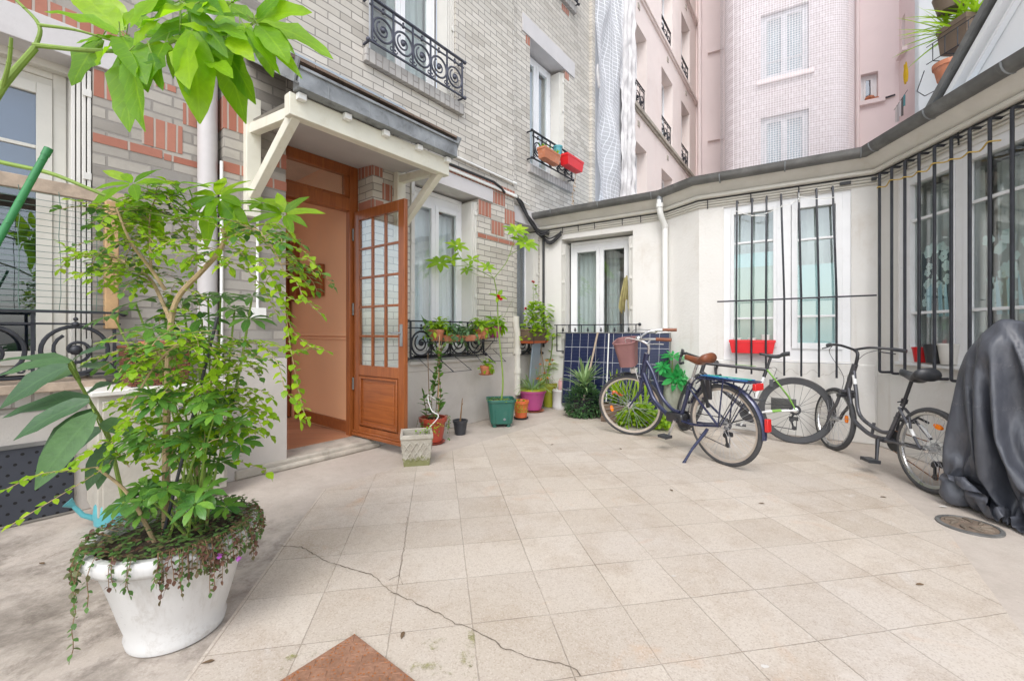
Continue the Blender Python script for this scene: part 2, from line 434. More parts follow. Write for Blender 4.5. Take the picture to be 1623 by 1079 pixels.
TS = .30847
PF = Matrix.Translation((-.40067, 1.26867, 0)) @ Matrix.Rotation(.174, 4, 'Z')
def tiles():
    t = NT('stone paving tiles')
    nz = t.n('ShaderNodeTexNoise'); nz.inputs['Scale'].default_value = 9; t.l(t.obj(), nz.inputs['Vector'])
    wv = t.n('ShaderNodeVectorMath', operation='MULTIPLY_ADD')
    t.l(nz.outputs['Color'], wv.inputs[0]); wv.inputs[1].default_value = (.006, .006, 0); t.l(t.obj(), wv.inputs[2])
    b = t.n('ShaderNodeTexBrick'); t.l(wv.outputs[0], b.inputs['Vector']); b.offset = 0
    b.inputs['Scale'].default_value = 1; b.inputs['Brick Width'].default_value = TS; b.inputs['Row Height'].default_value = TS
    b.inputs['Mortar Size'].default_value = .0027; b.inputs['Mortar Smooth'].default_value = .6
    b.inputs['Color1'].default_value = (0, 0, 0, 1); b.inputs['Color2'].default_value = (1, 1, 1, 1)
    per = t.ramp(b.outputs['Color'], [(0, (.465, .40, .325)), (.5, (.52, .455, .378)), (1, (.565, .50, .42))])
    big = t.ramp(t.noise(.9, 7, .65, dist=.5), [(.34, 0.0), (.66, 1.0)])
    c = t.mix(t.math('MULTIPLY', big, .5), per, (.55, .505, .465))
    c = t.mix(t.ramp(t.noise(2.4, 9, .74, dist=.2), [(.49, 0.0), (.68, .62)]), c, (.37, .29, .215))
    c = t.mix(t.ramp(t.noise(11, 8, .75), [(.54, 0.0), (.72, .4)]), c, (.33, .265, .205))
    # rust blushes
    c = t.mix(t.ramp(t.noise(2.0, 5, .6, dist=1.5), [(.60, 0.0), (.76, .5)]), c, (.52, .33, .20))
    # pale scuffs
    c = t.mix(t.ramp(t.noise(5.5, 9, .75, dist=.4), [(.60, 0.0), (.72, .6)]), c, (.62, .59, .555))
    # exposed aggregate
    v = t.n('ShaderNodeTexVoronoi'); v.inputs['Scale'].default_value = 210; t.l(t.obj(), v.inputs['Vector'])
    sepc = t.n('ShaderNodeSeparateColor'); t.l(v.outputs['Color'], sepc.inputs[0])
    c = t.mix(t.ramp(sepc.outputs[0], [(.72, 0.0), (.82, .30)]), c, (.28, .21, .16))
    c = t.mix(t.ramp(sepc.outputs[1], [(.80, 0.0), (.88, .30)]), c, (.66, .60, .53))
    # joints come and go: some filled with pale dust, some open and dark
    jf = t.math('MULTIPLY', b.outputs['Fac'], t.ramp(t.noise(2.3, 4), [(.36, .10), (.66, .68)]))
    jc = t.mix(t.ramp(t.noise(1.7, 3), [(.42, 0.0), (.66, 1.0)]), (.15, .125, .10), (.33, .27, .21))
    c = t.mix(jf, c, jc)
    h = t.math('SUBTRACT', t.math('MULTIPLY', t.noise(140, 4, .7), .3), b.outputs['Fac'])
    return t.done(t.bsdf(c, t.ramp(t.noise(4, 4), [(.3, .5), (.7, .75)]), 0, t.bump(h, .55, .004), .35))
M['tiles'] = tiles()
M['crack'] = pm('open crack', (.16, .13, .10), .95, var=.3)

g = MB(); g.quad((-40, -40, 0), (40, -40, 0), (40, 40, 0), (-40, 40, 0))
tag(g.build('ground', M['concrete']), kind='structure')

poly = [(-1.349, 3.006), (-.98, .905), (-.8, -1.2), (.3, -1.2), (1.899, 1.556), (2.44, 2.337), (2.72, 3.0), (3.2, 4.08), (2.2, 4.86), (1.9, 5.25), (.9, 5.85), tuple(FL.w(3.25, -.713, 0))[:2]]
pv = MB(); PFi = PF.inverted()
pl = [PFi @ Vector((x, y, .004)) for x, y in poly]
pv.add(pl, [tuple(range(len(pl)))], 0)
def crack(pts, w):
    P = [gnd(*p) for p in pts]; out = []
    for i in range(len(P) - 1):
        n = max(2, int((P[i + 1] - P[i]).length / .018))
        for k in range(n):
            q = P[i].lerp(P[i + 1], k / n); q += Vector((rnd.uniform(-1, 1), rnd.uniform(-1, 1), 0)) * .005
            out.append(q)
    out.append(P[-1])
    L, Rr = [], []
    for i, q in enumerate(out):
        t = (out[min(i + 1, len(out) - 1)] - out[max(i - 1, 0)]).normalized(); s = Vector((-t.y, t.x, 0)) * w * rnd.uniform(.25, 1.0)
        L.append(PFi @ Vector((*(q + s)[:2], .0065))); Rr.append(PFi @ Vector((*(q - s)[:2], .0065)))
    n = len(L)
    pv.add(L + Rr, [(i, i + 1, n + i + 1, n + i) for i in range(n - 1)], 1)
crack([(446, 866), (478, 868), (520, 892), (590, 913), (621, 939)], .0028)
crack([(621, 939), (690, 971), (722, 990), (760, 1003), (795, 1027), (842, 1046), (905, 1057), (920, 1073)], .0030)
crack([(640, 928), (632, 915), (641, 868), (646, 820)], .0014)
crack([(616, 922), (634, 912)], .002)
tag(pv.build('paving', [M['tiles'], M['crack']], None, PF), kind='structure')

# concrete border joint, rust plate, drain
def mossmat():
    t = NT('moss film')
    c = t.ramp(t.noise(60, 4), [(.3, (.16, .17, .03)), (.7, (.34, .34, .08))])
    a = t.ramp(t.noise(16, 8, .75), [(.53, 0.0), (.68, .75)])
    tr = t.n('ShaderNodeBsdfTransparent'); mx = t.n('ShaderNodeMixShader')
    t.l(a, mx.inputs[0]); t.l(tr.outputs[0], mx.inputs[1]); t.l(t.bsdf(c, .95), mx.inputs[2])
    return t.done(mx.outputs[0])
M['moss'] = mossmat()
ms = MB()
for pts in ([(655, 1079), (640, 1040), (690, 1010), (742, 1020), (752, 1060), (748, 1079)], [(436, 1079), (452, 1045), (520, 1012), (560, 1000), (566, 1008), (500, 1040), (448, 1079)], [(741, 1000), (752, 1000), (756, 1079), (745, 1079)]):
    ms.add([(*gnd(*p)[:2], .0085) for p in pts], [tuple(range(len(pts)))])
tag(ms.build('moss', M['moss']), kind='stuff')

def rust():
    t = NT('rusty steel')
    v = t.n('ShaderNodeTexVoronoi'); v.inputs['Scale'].default_value = 75; t.l(t.obj(), v.inputs['Vector'])
    c = t.ramp(t.noise(14, 6, .7), [(.3, (.20, .105, .065)), (.6, (.33, .18, .115)), (.8, (.40, .25, .18))])
    c = t.mix(t.ramp(v.outputs['Distance'], [(.15, 1.0), (.34, 0.0)]), c, (.36, .12, .03))
    return t.done(t.bsdf(c, .8, .2, t.bump(v.outputs['Distance'], .5, .004), .3))
M['rust'] = rust()
A = gnd(562, 1005, .012)
pa = (gnd(430, 1082, .012) - A).normalized(); pb = (gnd(661, 1082, .012) - A).normalized()
Mp = Matrix.Translation((A.x, A.y, 0)) @ Matrix.Rotation(math.atan2(pb.y, pb.x), 4, 'Z')
rp = MB(); ext = .55
rp.box(0, ext, -ext * .95, 0, .005, .016)
for i in range(15):                              # raised tread bars
    for j in range(14):
        x, y = .02 + i * .036, -.018 - j * .036; s_ = .010 if (i + j) % 2 else -.010
        rp.bar((x - .010, y - s_, .0165), (x + .010, y + s_, .0165), .005, .003)
o = rp.build('steel_plate', M['rust'], None, Mp, bevel=.002)
tag(o, 'rusty patterned steel plate lying flat on the paving with moss along its edges', 'plate')

# ================================================================ windows, railings
def pane(parent, fr, x0, x1, z0, z1, y, mat='glass'):
    b = MB(); b.box(x0, x1, y, y + .006, z0, z1)
    return b.build('pane', M[mat], parent, fr.M)

def room(parent, fr, x0, x1, z0, z1, y, d=.9, mat='room'):
    b = MB(); e = .06
    b.box(x0 - e, x1 + e, y + d, y + d + .02, z0 - e, z1 + e)
    b.box(x0 - e - .02, x0 - e, y, y + d, z0 - e, z1 + e); b.box(x1 + e, x1 + e + .02, y, y + d, z0 - e, z1 + e)
    b.box(x0 - e, x1 + e, y, y + d, z0 - e - .02, z0 - e); b.box(x0 - e, x1 + e, y, y + d, z1 + e, z1 + e + .02)
    return b.build('interior', M[mat], parent, fr.M)

def curtain(parent, fr, x0, x1, z0, z1, y, amp=.018, folds=9, mat='curtain', name='curtain'):
    b = MB()
    b.grid(lambda u, v: (x0 + (x1 - x0) * u, y + amp * math.sin(u * folds * 2 * PI + .6 * math.sin(v * 3)) * (.4 + .6 * (1 - v)), z0 + (z1 - z0) * v), int(folds * 8), 4)
    return b.build(name, M[mat], parent, fr.M, sharp=None)

def frame_rect(b, x0, x1, z0, z1, w, y0, y1, wb=None, m=0):
    wb = wb or w
    b.box(x0, x0 + w, y0, y1, z0, z1, m); b.box(x1 - w, x1, y0, y1, z0, z1, m)
    b.box(x0 + w, x1 - w, y0, y1, z1 - w, z1, m); b.box(x0 + w, x1 - w, y0, y1, z0, z0 + wb, m)

def window(bld, fr, x0, x1, z0, z1, y, leaves=2, fw=.05, sw=.05, muntins=(), fmat='white_pvc', gmat='glass', head=0.0, rd=.9, rmat='room', vm=(), label=None, hw=.0):
    """frame with sashes, panes and an interior behind; returns the frame"""
    b = MB(); frame_rect(b, x0, x1, z0, z1, fw, y, y + .06)
    if head: b.box(x0 + fw, x1 - fw, y + .012, y + .05, z1 - fw - head, z1 - fw)
    w = b.build('window', M[fmat], bld, fr.M, bevel=.003)
    if label: w['label'] = label
    X0, X1, Z0, Z1 = x0 + fw, x1 - fw, z0 + fw, z1 - fw - head
    L = (X1 - X0) / leaves
    for i in range(leaves):
        a, c = X0 + i * L + .002, X0 + (i + 1) * L - .002
        s = MB(); frame_rect(s, a, c, Z0 + .002, Z1 - .002, sw, y - .012, y + .035, sw * 1.25)
        for zm in muntins: s.box(a + sw, c - sw, y - .004, y + .02, zm - .011, zm + .011)
        s.build('sash', M[fmat], w, fr.M, bevel=.003)
        pane(w, fr, a + sw, c - sw, Z0 + sw * 1.25, Z1 - sw, y + .008, gmat)
    if rd: room(w, fr, x0, x1, z0, z1, y + .065, rd, rmat)
    return w

def shutter(win, fr, x, side, z0, z1, y0, y1, mat='shutter', n=3):
    """metal shutter folded flat into the reveal: stacked leaves with hinge blocks"""
    b = MB(); t = .017
    for k in range(n):
        xa = x + side * (.006 + k * (t + .006)); a, c = sorted((xa, xa + side * t))
        b.box(a, c, y0 + .012 * k, y1, z0 + .03, z1 - .03)
    zz = z0 + .2
    while zz < z1 - .1:
        a, c = sorted((x + side * .004, x + side * (t + .006) * 1.9))
        b.box(a, c, y0 - .006, y0 + .006, zz, zz + .045); zz += (z1 - z0 - .4) / 3
    return b.build('shutter', M[mat], win, fr.M, bevel=.002)

def spiral(cx, cz, r, y, turns=1.3, a0=90, s=1):
    return [(cx + r * (1 - .75 * i / 22) * math.cos(R(a0 + s * 360 * turns * i / 22)), y, cz + r * (1 - .75 * i / 22) * math.sin(R(a0 + s * 360 * turns * i / 22))) for i in range(23)]

def railing(bld, fr, x0, x1, z0, z1, y, n, mat='iron', ends=True, name='railing', tk=.011):
    b = MB(); h = z1 - z0
    b.box(x0 - .03, x1 + .03, y - .016, y + .016, z1 - .014, z1)
    b.box(x0 - .03, x1 + .03, y - .010, y + .010, z0, z0 + .014)
    b.box(x0 - .03, x1 + .03, y - .008, y + .008, z1 - .085, z1 - .073)
    L = (x1 - x0) / n
    for i in range(n + 1): b.box(x0 + i * L - .008, x0 + i * L + .008, y - .008, y + .008, z0, z1)
    for i in range(n):
        cx, cz = x0 + (i + .5) * L, z0 + .01 + (h - .10) / 2
        r = min(L * .46, (h - .11) / 2)
        b.tube(arc(cx, cz, r, 0, 360, 28, y)[:-1], tk, 6, closed=True)
        b.tube(spiral(cx, cz, r * .72, y, 1.25, 120, 1), tk * .8, 6)
        b.ball((cx, y, cz), r * .22)
        b.ball((cx, y, z1 - .082), .018); b.ball((cx, y, z1 - .05), .012)
        for sx in (-1, 1): b.tube(spiral(cx + sx * r * .92, z0 + .05, .03, y, 1.0, 0, sx), tk * .6, 5)
    if ends:
        for zz in (z1 - .007, z0 + .007):
            for xx in (x0 - .045, x1 + .045): b.ball((xx, y, zz), .022); 
            b.box(x0 - .04, x0 - .02, y, y + .1, zz - .007, zz + .007); b.box(x1 + .02, x1 + .04, y, y + .1, zz - .007, zz + .007)
    return b.build(name, M[mat], bld, fr.M)

# ================================================================ brick building on the left
BL = thing('brick_building', 'grey and red brick apartment building with an open wooden door under a small canopy', 'building', FL.M)
xD0, xD1 = -.02, .80
W1 = (-2.75, -1.148, .80, 2.852); W2 = (1.25, 2.302, .80, 2.832)
U1 = (.757, 1.92, 3.86, 6.2); W3 = (3.19, 3.745, .80, 2.712); U2 = (3.505, 4.493, 3.62, 5.535); U3 = (4.1, 4.75, 6.75, 8.6)
ZT = 9.6
b = MB(); b.wall(-4.5, -.464, 0, ZT, [W1], .15, .3)
b.wall(-.464, xD0, .0, ZT, [], 0, .3)
b.build('wall', M['brick_grey'], BL, FL.M, sharp=30)
b = MB(); b.wall(xD0, 3.048, 0, ZT, [(xD0 - .1, xD1, -.1, 2.80), W2, U1], 0, .3)
b.wall(3.048, 5.36, 0, ZT, [W3, U2, U3], .06, .3)
b.box(5.36, 5.47, .0, .4, 0, ZT)
b.build('wall', M['brick_cream'], BL, FL.M, sharp=30)
# rendered base
b = MB()
b.box(-.475, xD0 + .004, -.018, .2, 0, .915); b.box(xD1 - .004, 3.06, -.018, .02, 0, .80)
b.box(1.2, 2.36, -.024, .02, .70, .80)
b.box(-4.5, -.47, .132, .16, 0, .655); b.box(3.06, 3.75, .044, .08, 0, .80)
b.build('plinth', M['plaster'], BL, FL.M, bevel=.006)
# red brick pattern, a hair proud of the wall
def rect(b, p0, p1, off, proud=.004, m=0):
    x0, z1 = FL.hit(*p0, off); x1, z0 = FL.hit(*p1, off)
    b.box(x0, x1, off - proud, off + .02, z0, z1, m)
def patch(name, mat, *boxes):
    for q in boxes: k = MB(); k.box(*q); k.build(name, M[mat], BL, FL.M)
def patchpx(name, mat, off, *rs_):
    for p0, p1 in rs_:
        k = MB(); rect(k, p0, p1, off); k.build(name, M[mat], BL, FL.M)
for p0, p1 in (((147, 109), (223, 175)), ((225, 182), (289, 245)), ((290, 163), (314, 204)), ((247, 127), (279, 148))): patchpx('soldier_brick', 'brick_red', .15, (p0, p1))
for p0, p1 in (((606, 290), (621, 320)), ((757.5, 316), (778, 345.6)), ((780, 302), (800, 328)), ((800, 331), (815.5, 359)), ((778, 348.5), (799, 375.6))): patchpx('soldier_brick', 'brick_red', 0, (p0, p1))
patch('soldier_brick', 'brick_red', (-.468,  -.29, -.004, .15, 2.66, 2.90), (-.13, xD0 + .004, -.004, .2, 2.48, 2.60), (xD1 - .004, .909, -.005, .249, 2.68, 2.92), (1.62, 3.052, -.004, .02, 3.005, 3.10), (-2.9, -.98, .146, .17, 3.045, 3.145),
      (3.40, 3.505, .056, .08, 5.40, 5.52), (4.493, 4.62, .056, .08, 5.40, 5.52), (4.4, 4.62, .056, .08, 6.5, 6.6))
patchpx('brick_band', 'brick_redh', .15, ((147, 210), (257, 252)), ((260, 243.5), (314, 267)))
patchpx('brick_band', 'brick_redh', 0, ((757.5, 369), (815, 390)))
patch('brick_band', 'brick_redh', (-.468, -.29, -.004, .15, 2.335, 2.41), (-.21, xD0 + .004, -.004, .2, 2.30, 2.375), (xD1 - .004, .92, -.005, .249, 2.36, 2.44))
# lintels
for x0, x1, z0, z1, y in ((-3.0, -1.019, 2.852, 3.04, .15), (1.10, 2.579, 2.832, 2.998, 0), (3.10, 3.75, 2.712, 2.93, .06), (3.30, 4.80, 5.535, 5.79, .06)):
    b = MB(); b.box(x0, x1, y - .02, y + .285, z0 - .006, z1); b.build('lintel', M['lintel'], BL, FL.M, bevel=.004)
# brick sills upstairs
for x0, x1, z0, z1, y in ((.69, 2.01, 3.735, 3.865, 0), (3.44, 4.72, 3.50, 3.62, .06), (4.05, 4.80, 6.63, 6.75, .06)):
    b = MB(); b.box(x0, x1, y - .055, y + .29, z0, z1); b.build('sill', M['brick_sill'], BL, FL.M, bevel=.006)

# window beside the big pot
M['glass_tone'] = pm('grey blue blind', (.36, .41, .47), .8, var=.05)  # pale reflection of the upper pane, put into a colour
w = window(BL, FL, W1[0], W1[1] - .10, .86, 2.82, .36, 2, .06, .07, (2.30,), 'beige_paint', 'glass_dim', .05, .8, 'room_dark')
shutter(w, FL, W1[1], -1, .84, 2.84, .16, .36, n=4)
b = MB(); b.box(W1[0] + .06, W1[1] - .17, .44, .45, 2.06, 2.75); b.build('glass_tone', M['glass_tone'], w, FL.M)  # sheet added behind the pane to stand for its reflection
b = MB(); b.box(W1[0], W1[1], .30, .36, 2.80, 2.86); b.box(W1[1] - .11, W1[1] - .002, .37, .44, .8, 2.85); b.build('head_board', M['beige_paint'], w, FL.M, bevel=.004)
b = MB(); b.box(-3.0, -1.10, .02, .40, .775, .83); b.build('sill', M['wood_old'], w, FL.M, bevel=.006)
b = MB(); b.box(-3.0, -1.09, .125, .40, .69, .775); b.build('brick_sill', M['brick_sill'], w, FL.M, bevel=.005)
b = MB(); b.box(-3.0, -1.0, .06, .095, 1.955, 2.035); b.build('weathered_rail', M['wood_old'], w, FL.M, bevel=.004)
b = MB(); b.box(-1.105, -1.04, .03, .11, 1.15, 1.97); b.build('timber_post', M['wood_new'], w, FL.M, bevel=.006)
b = MB()
z = 1.26
while z < 1.97: b.tube([(-2.9, .05, z), (-1.10, .05, z)], .0016, 4); z += .038
x = -2.9
while x < -1.1:
    b.tube([(x + rnd.uniform(-.005, .005), .048 + rnd.uniform(-.003, .003), 1.26 + .089 * k) for k in range(9)], .0018, 4); x += .16
b.build('wire_mesh', M['wire_green'], w, FL.M)
railing(BL, FL, -2.80, -1.06, .86, 1.258, .045, 5)

# ventilation panel at the foot of that wall
def perf():
    t = NT('perforated dark steel')
    sp = t.n('ShaderNodeSeparateXYZ'); t.l(t.obj(), sp.inputs[0])
    def cell(o, k):
        return t.math('SUBTRACT', t.math('FRACT', t.math('MULTIPLY', o, k)), .5)
    row = t.math('FLOOR', t.math('MULTIPLY', sp.outputs['Z'], 18))
    a = cell(t.math('ADD', sp.outputs['X'], t.math('MULTIPLY', row, .0278)), 18); c = cell(sp.outputs['Z'], 18)
    d = t.math('ADD', t.math('MULTIPLY', a, a), t.math('MULTIPLY', c, c))
    hole = t.math('LESS_THAN', d, .022)
    col = t.mix(hole, t.mix(t.noise(9, 4), (.035, .04, .055), (.06, .065, .08)), (.006, .006, .007))
    return t.done(t.bsdf(col, .5, .2))
M['perf'] = perf()
b = MB(); b.box(-2.6, -1.235, .112, .14, .02, .455); b.build('vent_panel', M['perf'], BL, FL.M, bevel=.003)
b = MB(); b.box(-2.6, -1.235, .10, .13, .455, .475); b.build('vent_rim', M['zinc_dark'], BL, FL.M)

# ground floor window right of the door
w = window(BL, FL, 1.33, 2.24, .86, 2.80, .22, 2, .05, .055, (), 'white_pvc', 'glass', .10, 1.0)
curtain(w, FL, 1.36, 2.21, .88, 2.6, .36)
shutter(w, FL, W2[1], -1, .84, 2.80, .01, .22); shutter(w, FL, W2[0], 1, .84, 2.80, -.02, .22)
b = MB(); b.box(1.22, 2.33, -.055, .22, .775, .815); b.build('sill', M['plaster'], w, FL.M, bevel=.006)
railing(BL, FL, 1.20, 2.33, .84, 1.252, -.075, 4)
# narrow window in the corner
w = window(BL, FL, 3.20, 3.74, .84, 2.68, .26, 1, .05, .05, (), 'white_pvc', 'glass_dim', .05, .6, 'room')
shutter(w, FL, 3.742, -1, .84, 2.68, .07, .25, n=4)
curtain(w, FL, 3.22, 3.72, .86, 2.6, .40, mat='curtain_grey', folds=5)
railing(BL, FL, 3.10, 3.70, .80, 1.20, .0, 2)
# upper floor windows
w = window(BL, FL, .80, 1.80, 3.90, 6.15, .24, 2, .06, .06, (4.55,), 'white_pvc', 'glass', 0, 1.0, 'room')
curtain(w, FL, 1.25, 1.78, 3.95, 6.1, .42, mat='curtain_grey', folds=5)
shutter(w, FL, U1[1], -1, 3.88, 6.18, .02, .23, n=4)
railing(BL, FL, .73, 1.93, 3.90, 4.335, -.10, 5, 'iron_grey')
w = window(BL, FL, 3.53, 4.40, 3.66, 5.50, .28, 2, .06, .07, (), 'white_pvc', 'glass', 0, .9, 'room')
curtain(w, FL, 3.56, 4.38, 3.70, 5.45, .46, mat='curtain', folds=7)
shutter(w, FL, U2[1], -1, 3.64, 5.50, .07, .28, n=4)
railing(BL, FL, 3.46, 4.56, 3.68, 4.095, -.04, 5)
w = window(BL, FL, 4.15, 4.70, 6.8, 8.5, .28, 1, .06, .06, (), 'white_pvc', 'glass', 0, .5, 'room')
railing(BL, FL, 4.10, 4.75, 6.76, 7.15, -.04, 3)

# doorway: frame, hall and open leaf
b = MB(); b.box(-.4, xD1 + .02, -.04, .27, 0, .08); b.box(-.2, .84, -.075, -.03, .0, .045)
b.build('step', M['stone'], BL, FL.M, bevel=.015)
yF = .26
b = MB()
b.box(.705, .80, yF, yF + .07, .08, 2.80); b.box(-.08, -.02, yF, yF + .07, .08, 2.80)
b.box(-.02, .705, yF - .01, yF + .08, 2.345, 2.47); b.box(-.02, .705, yF, yF + .07, 2.70, 2.80)
b.box(.655, .705, yF + .01, yF + .06, 2.47, 2.70); b.box(-.02, .705, yF + .01, yF + .06, 2.47, 2.50)
df = b.build('door_frame', M['door_wood'], BL, FL.M, bevel=.005)
pane(df, FL, -.02, .655, 2.50, 2.70, yF + .03)
b = MB()
b.box(.755, .82, yF + .07, 2.2, .08, 2.95)                       # right hand hall wall
b.box(-1.1, -1.05, yF + .07, 1.0, .08, 2.95)  # unseen left wall, cut short to let daylight into the hall
b.box(-.4, .82, 1.78, 1.83, .08, 2.95); b.box(-1.1, -.08, yF + .06, yF + .09, .1, 2.95)
hall = b.build('hall_wall', M['int_orange'], BL, FL.M)
b = MB(); b.box(-1.1, .80, yF - .01, 1.80, .06, .085); b.build('hall_floor', M['int_floor'], BL, FL.M)
b = MB(); b.box(-1.1, .82, yF + .06, 1.79, 2.951, 3.0); b.build('hall_ceiling', M['int_cream'], BL, FL.M)
b = MB(); b.box(.735, .756, yF + .07, 1.55, 1.085, 1.125); b.box(.742, .756, yF + .07, 1.55, 1.05, 1.07); b.build('dado_rail', M['int_orange'], hall, FL.M, bevel=.004)
b = MB(); b.box(.735, .756, yF + .07, 1.55, .10, .215); b.build('skirting', M['door_woodh'], hall, FL.M, bevel=.004)
b = MB(); b.box(.40, .755, 1.70, 1.79, .10, 2.25); b.box(.30, .74, 1.66, 1.71, .10, 2.12)
b.build('inner_door', M['door_wood'], hall, FL.M, bevel=.006)
b = MB(); b.box(.70, .757, .86, 1.30, 1.53, 1.88); b.build('fuse_box', M['door_wood'], hall, FL.M, bevel=.004)
b = MB(); b.box(.70, .757, 1.45, 1.60, 1.5, 2.2); b.build('letter_box', M['door_wood'], hall, FL.M, bevel=.004)

# the open leaf, hinged on the right
hx, hy = FL.w(.742, .245, 0)[:2]
fe = FL.w(.778, -.535, 0)
FD = fr2(hx, hy, fe.x, fe.y)
DW = .775
z0, z1 = .092, 2.338
b = MB(); th = .042
st = .085
b.box(0, st, 0, th, z0, z1); b.box(DW - st, DW, 0, th, z0, z1)
b.box(st, DW - st, 0, th, z1 - .095, z1); b.box(st, DW - st, 0, th, z0, z0 + .10); b.box(st, DW - st, 0, th, .70, .80)
gx0, gx1, gz0, gz1 = st, DW - st, .80, z1 - .095
for i in (1, 2): b.box(gx0 + (gx1 - gx0) * i / 3 - .011, gx0 + (gx1 - gx0) * i / 3 + .011, .006, th - .006, gz0, gz1)
for j in range(1, 5): b.box(gx0, gx1, .008, th - .008, gz0 + (gz1 - gz0) * j / 5 - .011, gz0 + (gz1 - gz0) * j / 5 + .011)
leaf = b.build('door', M['door_wood'], BL, FD.M, bevel=.004)
b = MB(); b.box(gx0, gx1, .018, .022, gz0, gz1); b.build('pane', M['glass'], leaf, FD.M)
b = MB(); b.box(st, DW - st, .014, .028, z0 + .10, .70)
frame_rect(b, st + .012, DW - st - .012, z0 + .115, .69, .022, -.006, .02); b.box(st + .07, DW - st - .07, .006, .03, z0 + .17, .635)
b.build('door_panel', M['door_woodh'], leaf, FD.M, bevel=.005)
b = MB(); b.box(-.01, DW + .012, -.022, .0, z0, z0 + .035); b.box(-.004, DW + .004, -.014, .0, z0 + .035, z0 + .06); b.build('weather_bar', M['door_woodh'], leaf, FD.M, bevel=.008)
for zz in (.55, 1.30, 2.05):
    b = MB(); b.tube([(-.004, -.004, zz), (-.004, -.004, zz + .12)], .011, 8); b.build('hinge', M['zinc_dark'], leaf, FD.M)
b = MB(); b.tube([(DW - .04, -.006, 1.12), (DW - .04, -.04, 1.12), (DW - .13, -.045, 1.12)], .008, 8); b.box(DW - .058, DW - .022, -.006, 0, 1.0, 1.2)
b.build('handle', M['zinc'], leaf, FD.M, bevel=.001)

# canopy over the door
xl, xr = FL.sx(397), FL.sx(630)
bl, br = FL.sx(459, -.70), FL.sx(703, -.70)
cw = .062
b = MB(); b.box(bl - .02, br + .03, -.745, -.665, 2.588, 2.738)
cn = b.build('canopy', M['canopy_paint'], BL, FL.M, bevel=.005)
for x, zb in ((xl, 2.02), (xr, 2.05)):
    b = MB()
    b.box(x - cw / 2 - .02, x + cw / 2 + .02, -.07, .0, zb, 2.94)
    xe = bl + .04 if x == xl else br - .04
    b.bar((x, -.03, 2.70), (xe, -.70, 2.635), cw, .075)
    b.bar((x, -.02, 2.17), (xe, -.69, 2.62), cw, .075)
    b.build('bracket', M['canopy_paint'], cn, FL.M, bevel=.004)
b = MB(); b.quad((bl, -.66, 2.70), (br, -.66, 2.70), (br, .26, 2.80), (bl, .26, 2.80))
b.quad((bl, .26, 2.805), (br, .26, 2.805), (br, -.66, 2.705), (bl, -.66, 2.705))
b.build('soffit', M['soffit'], cn, FL.M)
gl, gr = FL.sx(470, -.80), FL.sx(721, -.80)
for k in range(5):
    x = bl + .02 + (br - bl - .06) * k / 4
    b = MB(); b.box(x, x + .055, -.79, -.746, 2.695, 2.738); b.build('rafter_end', M['pipe_white'], cn, FL.M, bevel=.003)
b = MB(); b.box(gl, gr, -.835, -.745, 2.745, 2.875); b.box(gl, gr, -.85, -.83, 2.862, 2.882)
for k in range(4): b.box(gl + .2 + k * .32, gl + .206 + k * .32, -.838, -.74, 2.742, 2.878)
b.build('gutter', M['zinc'], cn, FL.M, bevel=.004)
zr0, zr1 = 2.915, 3.43
b = MB(); n = 9
for k in range(n):                                              # overlapping tile courses
    ya, yb = -.83 + .83 * k / n, -.83 + .83 * (k + 1) / n + .035
    za, zb = zr0 + (zr1 - zr0) * k / n + .024, zr0 + (zr1 - zr0) * (k + 1) / n + .026
    x = gl - .05
    while x < gr:
        x2 = min(x + .165, gr); j = rnd.uniform(-.004, .004)
        b.loft([[(x, ya + j, za - .016), (x2 - .004, ya + j, za - .016), (x2 - .004, ya + j, za + .004 + j), (x, ya + j, za + .004 + j)],
                [(x, yb, zb - .020), (x2 - .004, yb, zb - .020), (x2 - .004, yb, zb), (x, yb, zb)]])
        x = x2
b.build('roof', M['tile_roof'], cn, FL.M)
b = MB(); b.bar((gl - .015, -.84, 2.845), (gl - .015, .02, 3.355), .012, .15); b.build('verge_flashing', M['zinc'], cn, FL.M)
b = MB(); b.bar((gr + .01, -.84, 2.86), (gr + .01, .02, 3.37), .012, .13); b.build('verge_flashing', M['zinc'], cn, FL.M)
b = MB()
b.bar((gl - .02, -.84, 2.765), (gl - .02, .02, 3.28), .03, .012)
b.build('verge_drip', M['zinc'], cn, FL.M)
b = MB(); b.loft([[(x, -.11, zr1 - .045), (x, -.11, zr1 - .035), (x, .002, zr1 + .065), (x, -.004, zr1 + .065)] for x in (gl, gr + .02)]); b.build('wall_flashing', M['zinc_roof'], cn, FL.M)

# pipes on the brick wall
x = FL.sx(329, .07)
b = MB(); b.tube([(x, .07, 0), (x, .07, 9)], .062, 20)
for z in (.6, 2.0, 3.2): b.tube([(x, .07, z), (x, .07, z + .05)], .066, 20)
b.build('downpipe', M['pipe_grey'], BL, FL.M)
b = MB()
for px, zt, zb in ((351, 2.4, .2), (408, 2.2, 1.3)):
    x = FL.sx(px, -.01); b.tube([(x, -.012, zb), (x, -.012, zt)], .011, 8)
x = FL.sx(409, -.02); b.box(x - .05, x + .05, -.045, .0, 1.24, 1.32)
b.build('conduit', M['pipe_white'], BL, FL.M)
b = MB()
for z, y, r in ((3.205, -.02, .016), (3.02, -.035, .014)):
    b.tube([(1.35, y, z + .01), (3.02, y, z)], r, 8); b.tube([(3.0, y, z), (3.06, y, z)], r * 1.4, 8)
b.tube([(1.30, -.03, 3.055), (3.06, -.03, 3.04), (3.2, .02, 3.02), (3.45, .03, 3.0)], .012, 8)
b.build('conduit', M['pipe_white'], BL, FL.M)
b = MB()
b.tube([(1.5, -.045, 3.075), (2.55, -.05, 3.085), (2.7, -.05, 3.05), (2.78, -.05, 3.0)], .017, 8)
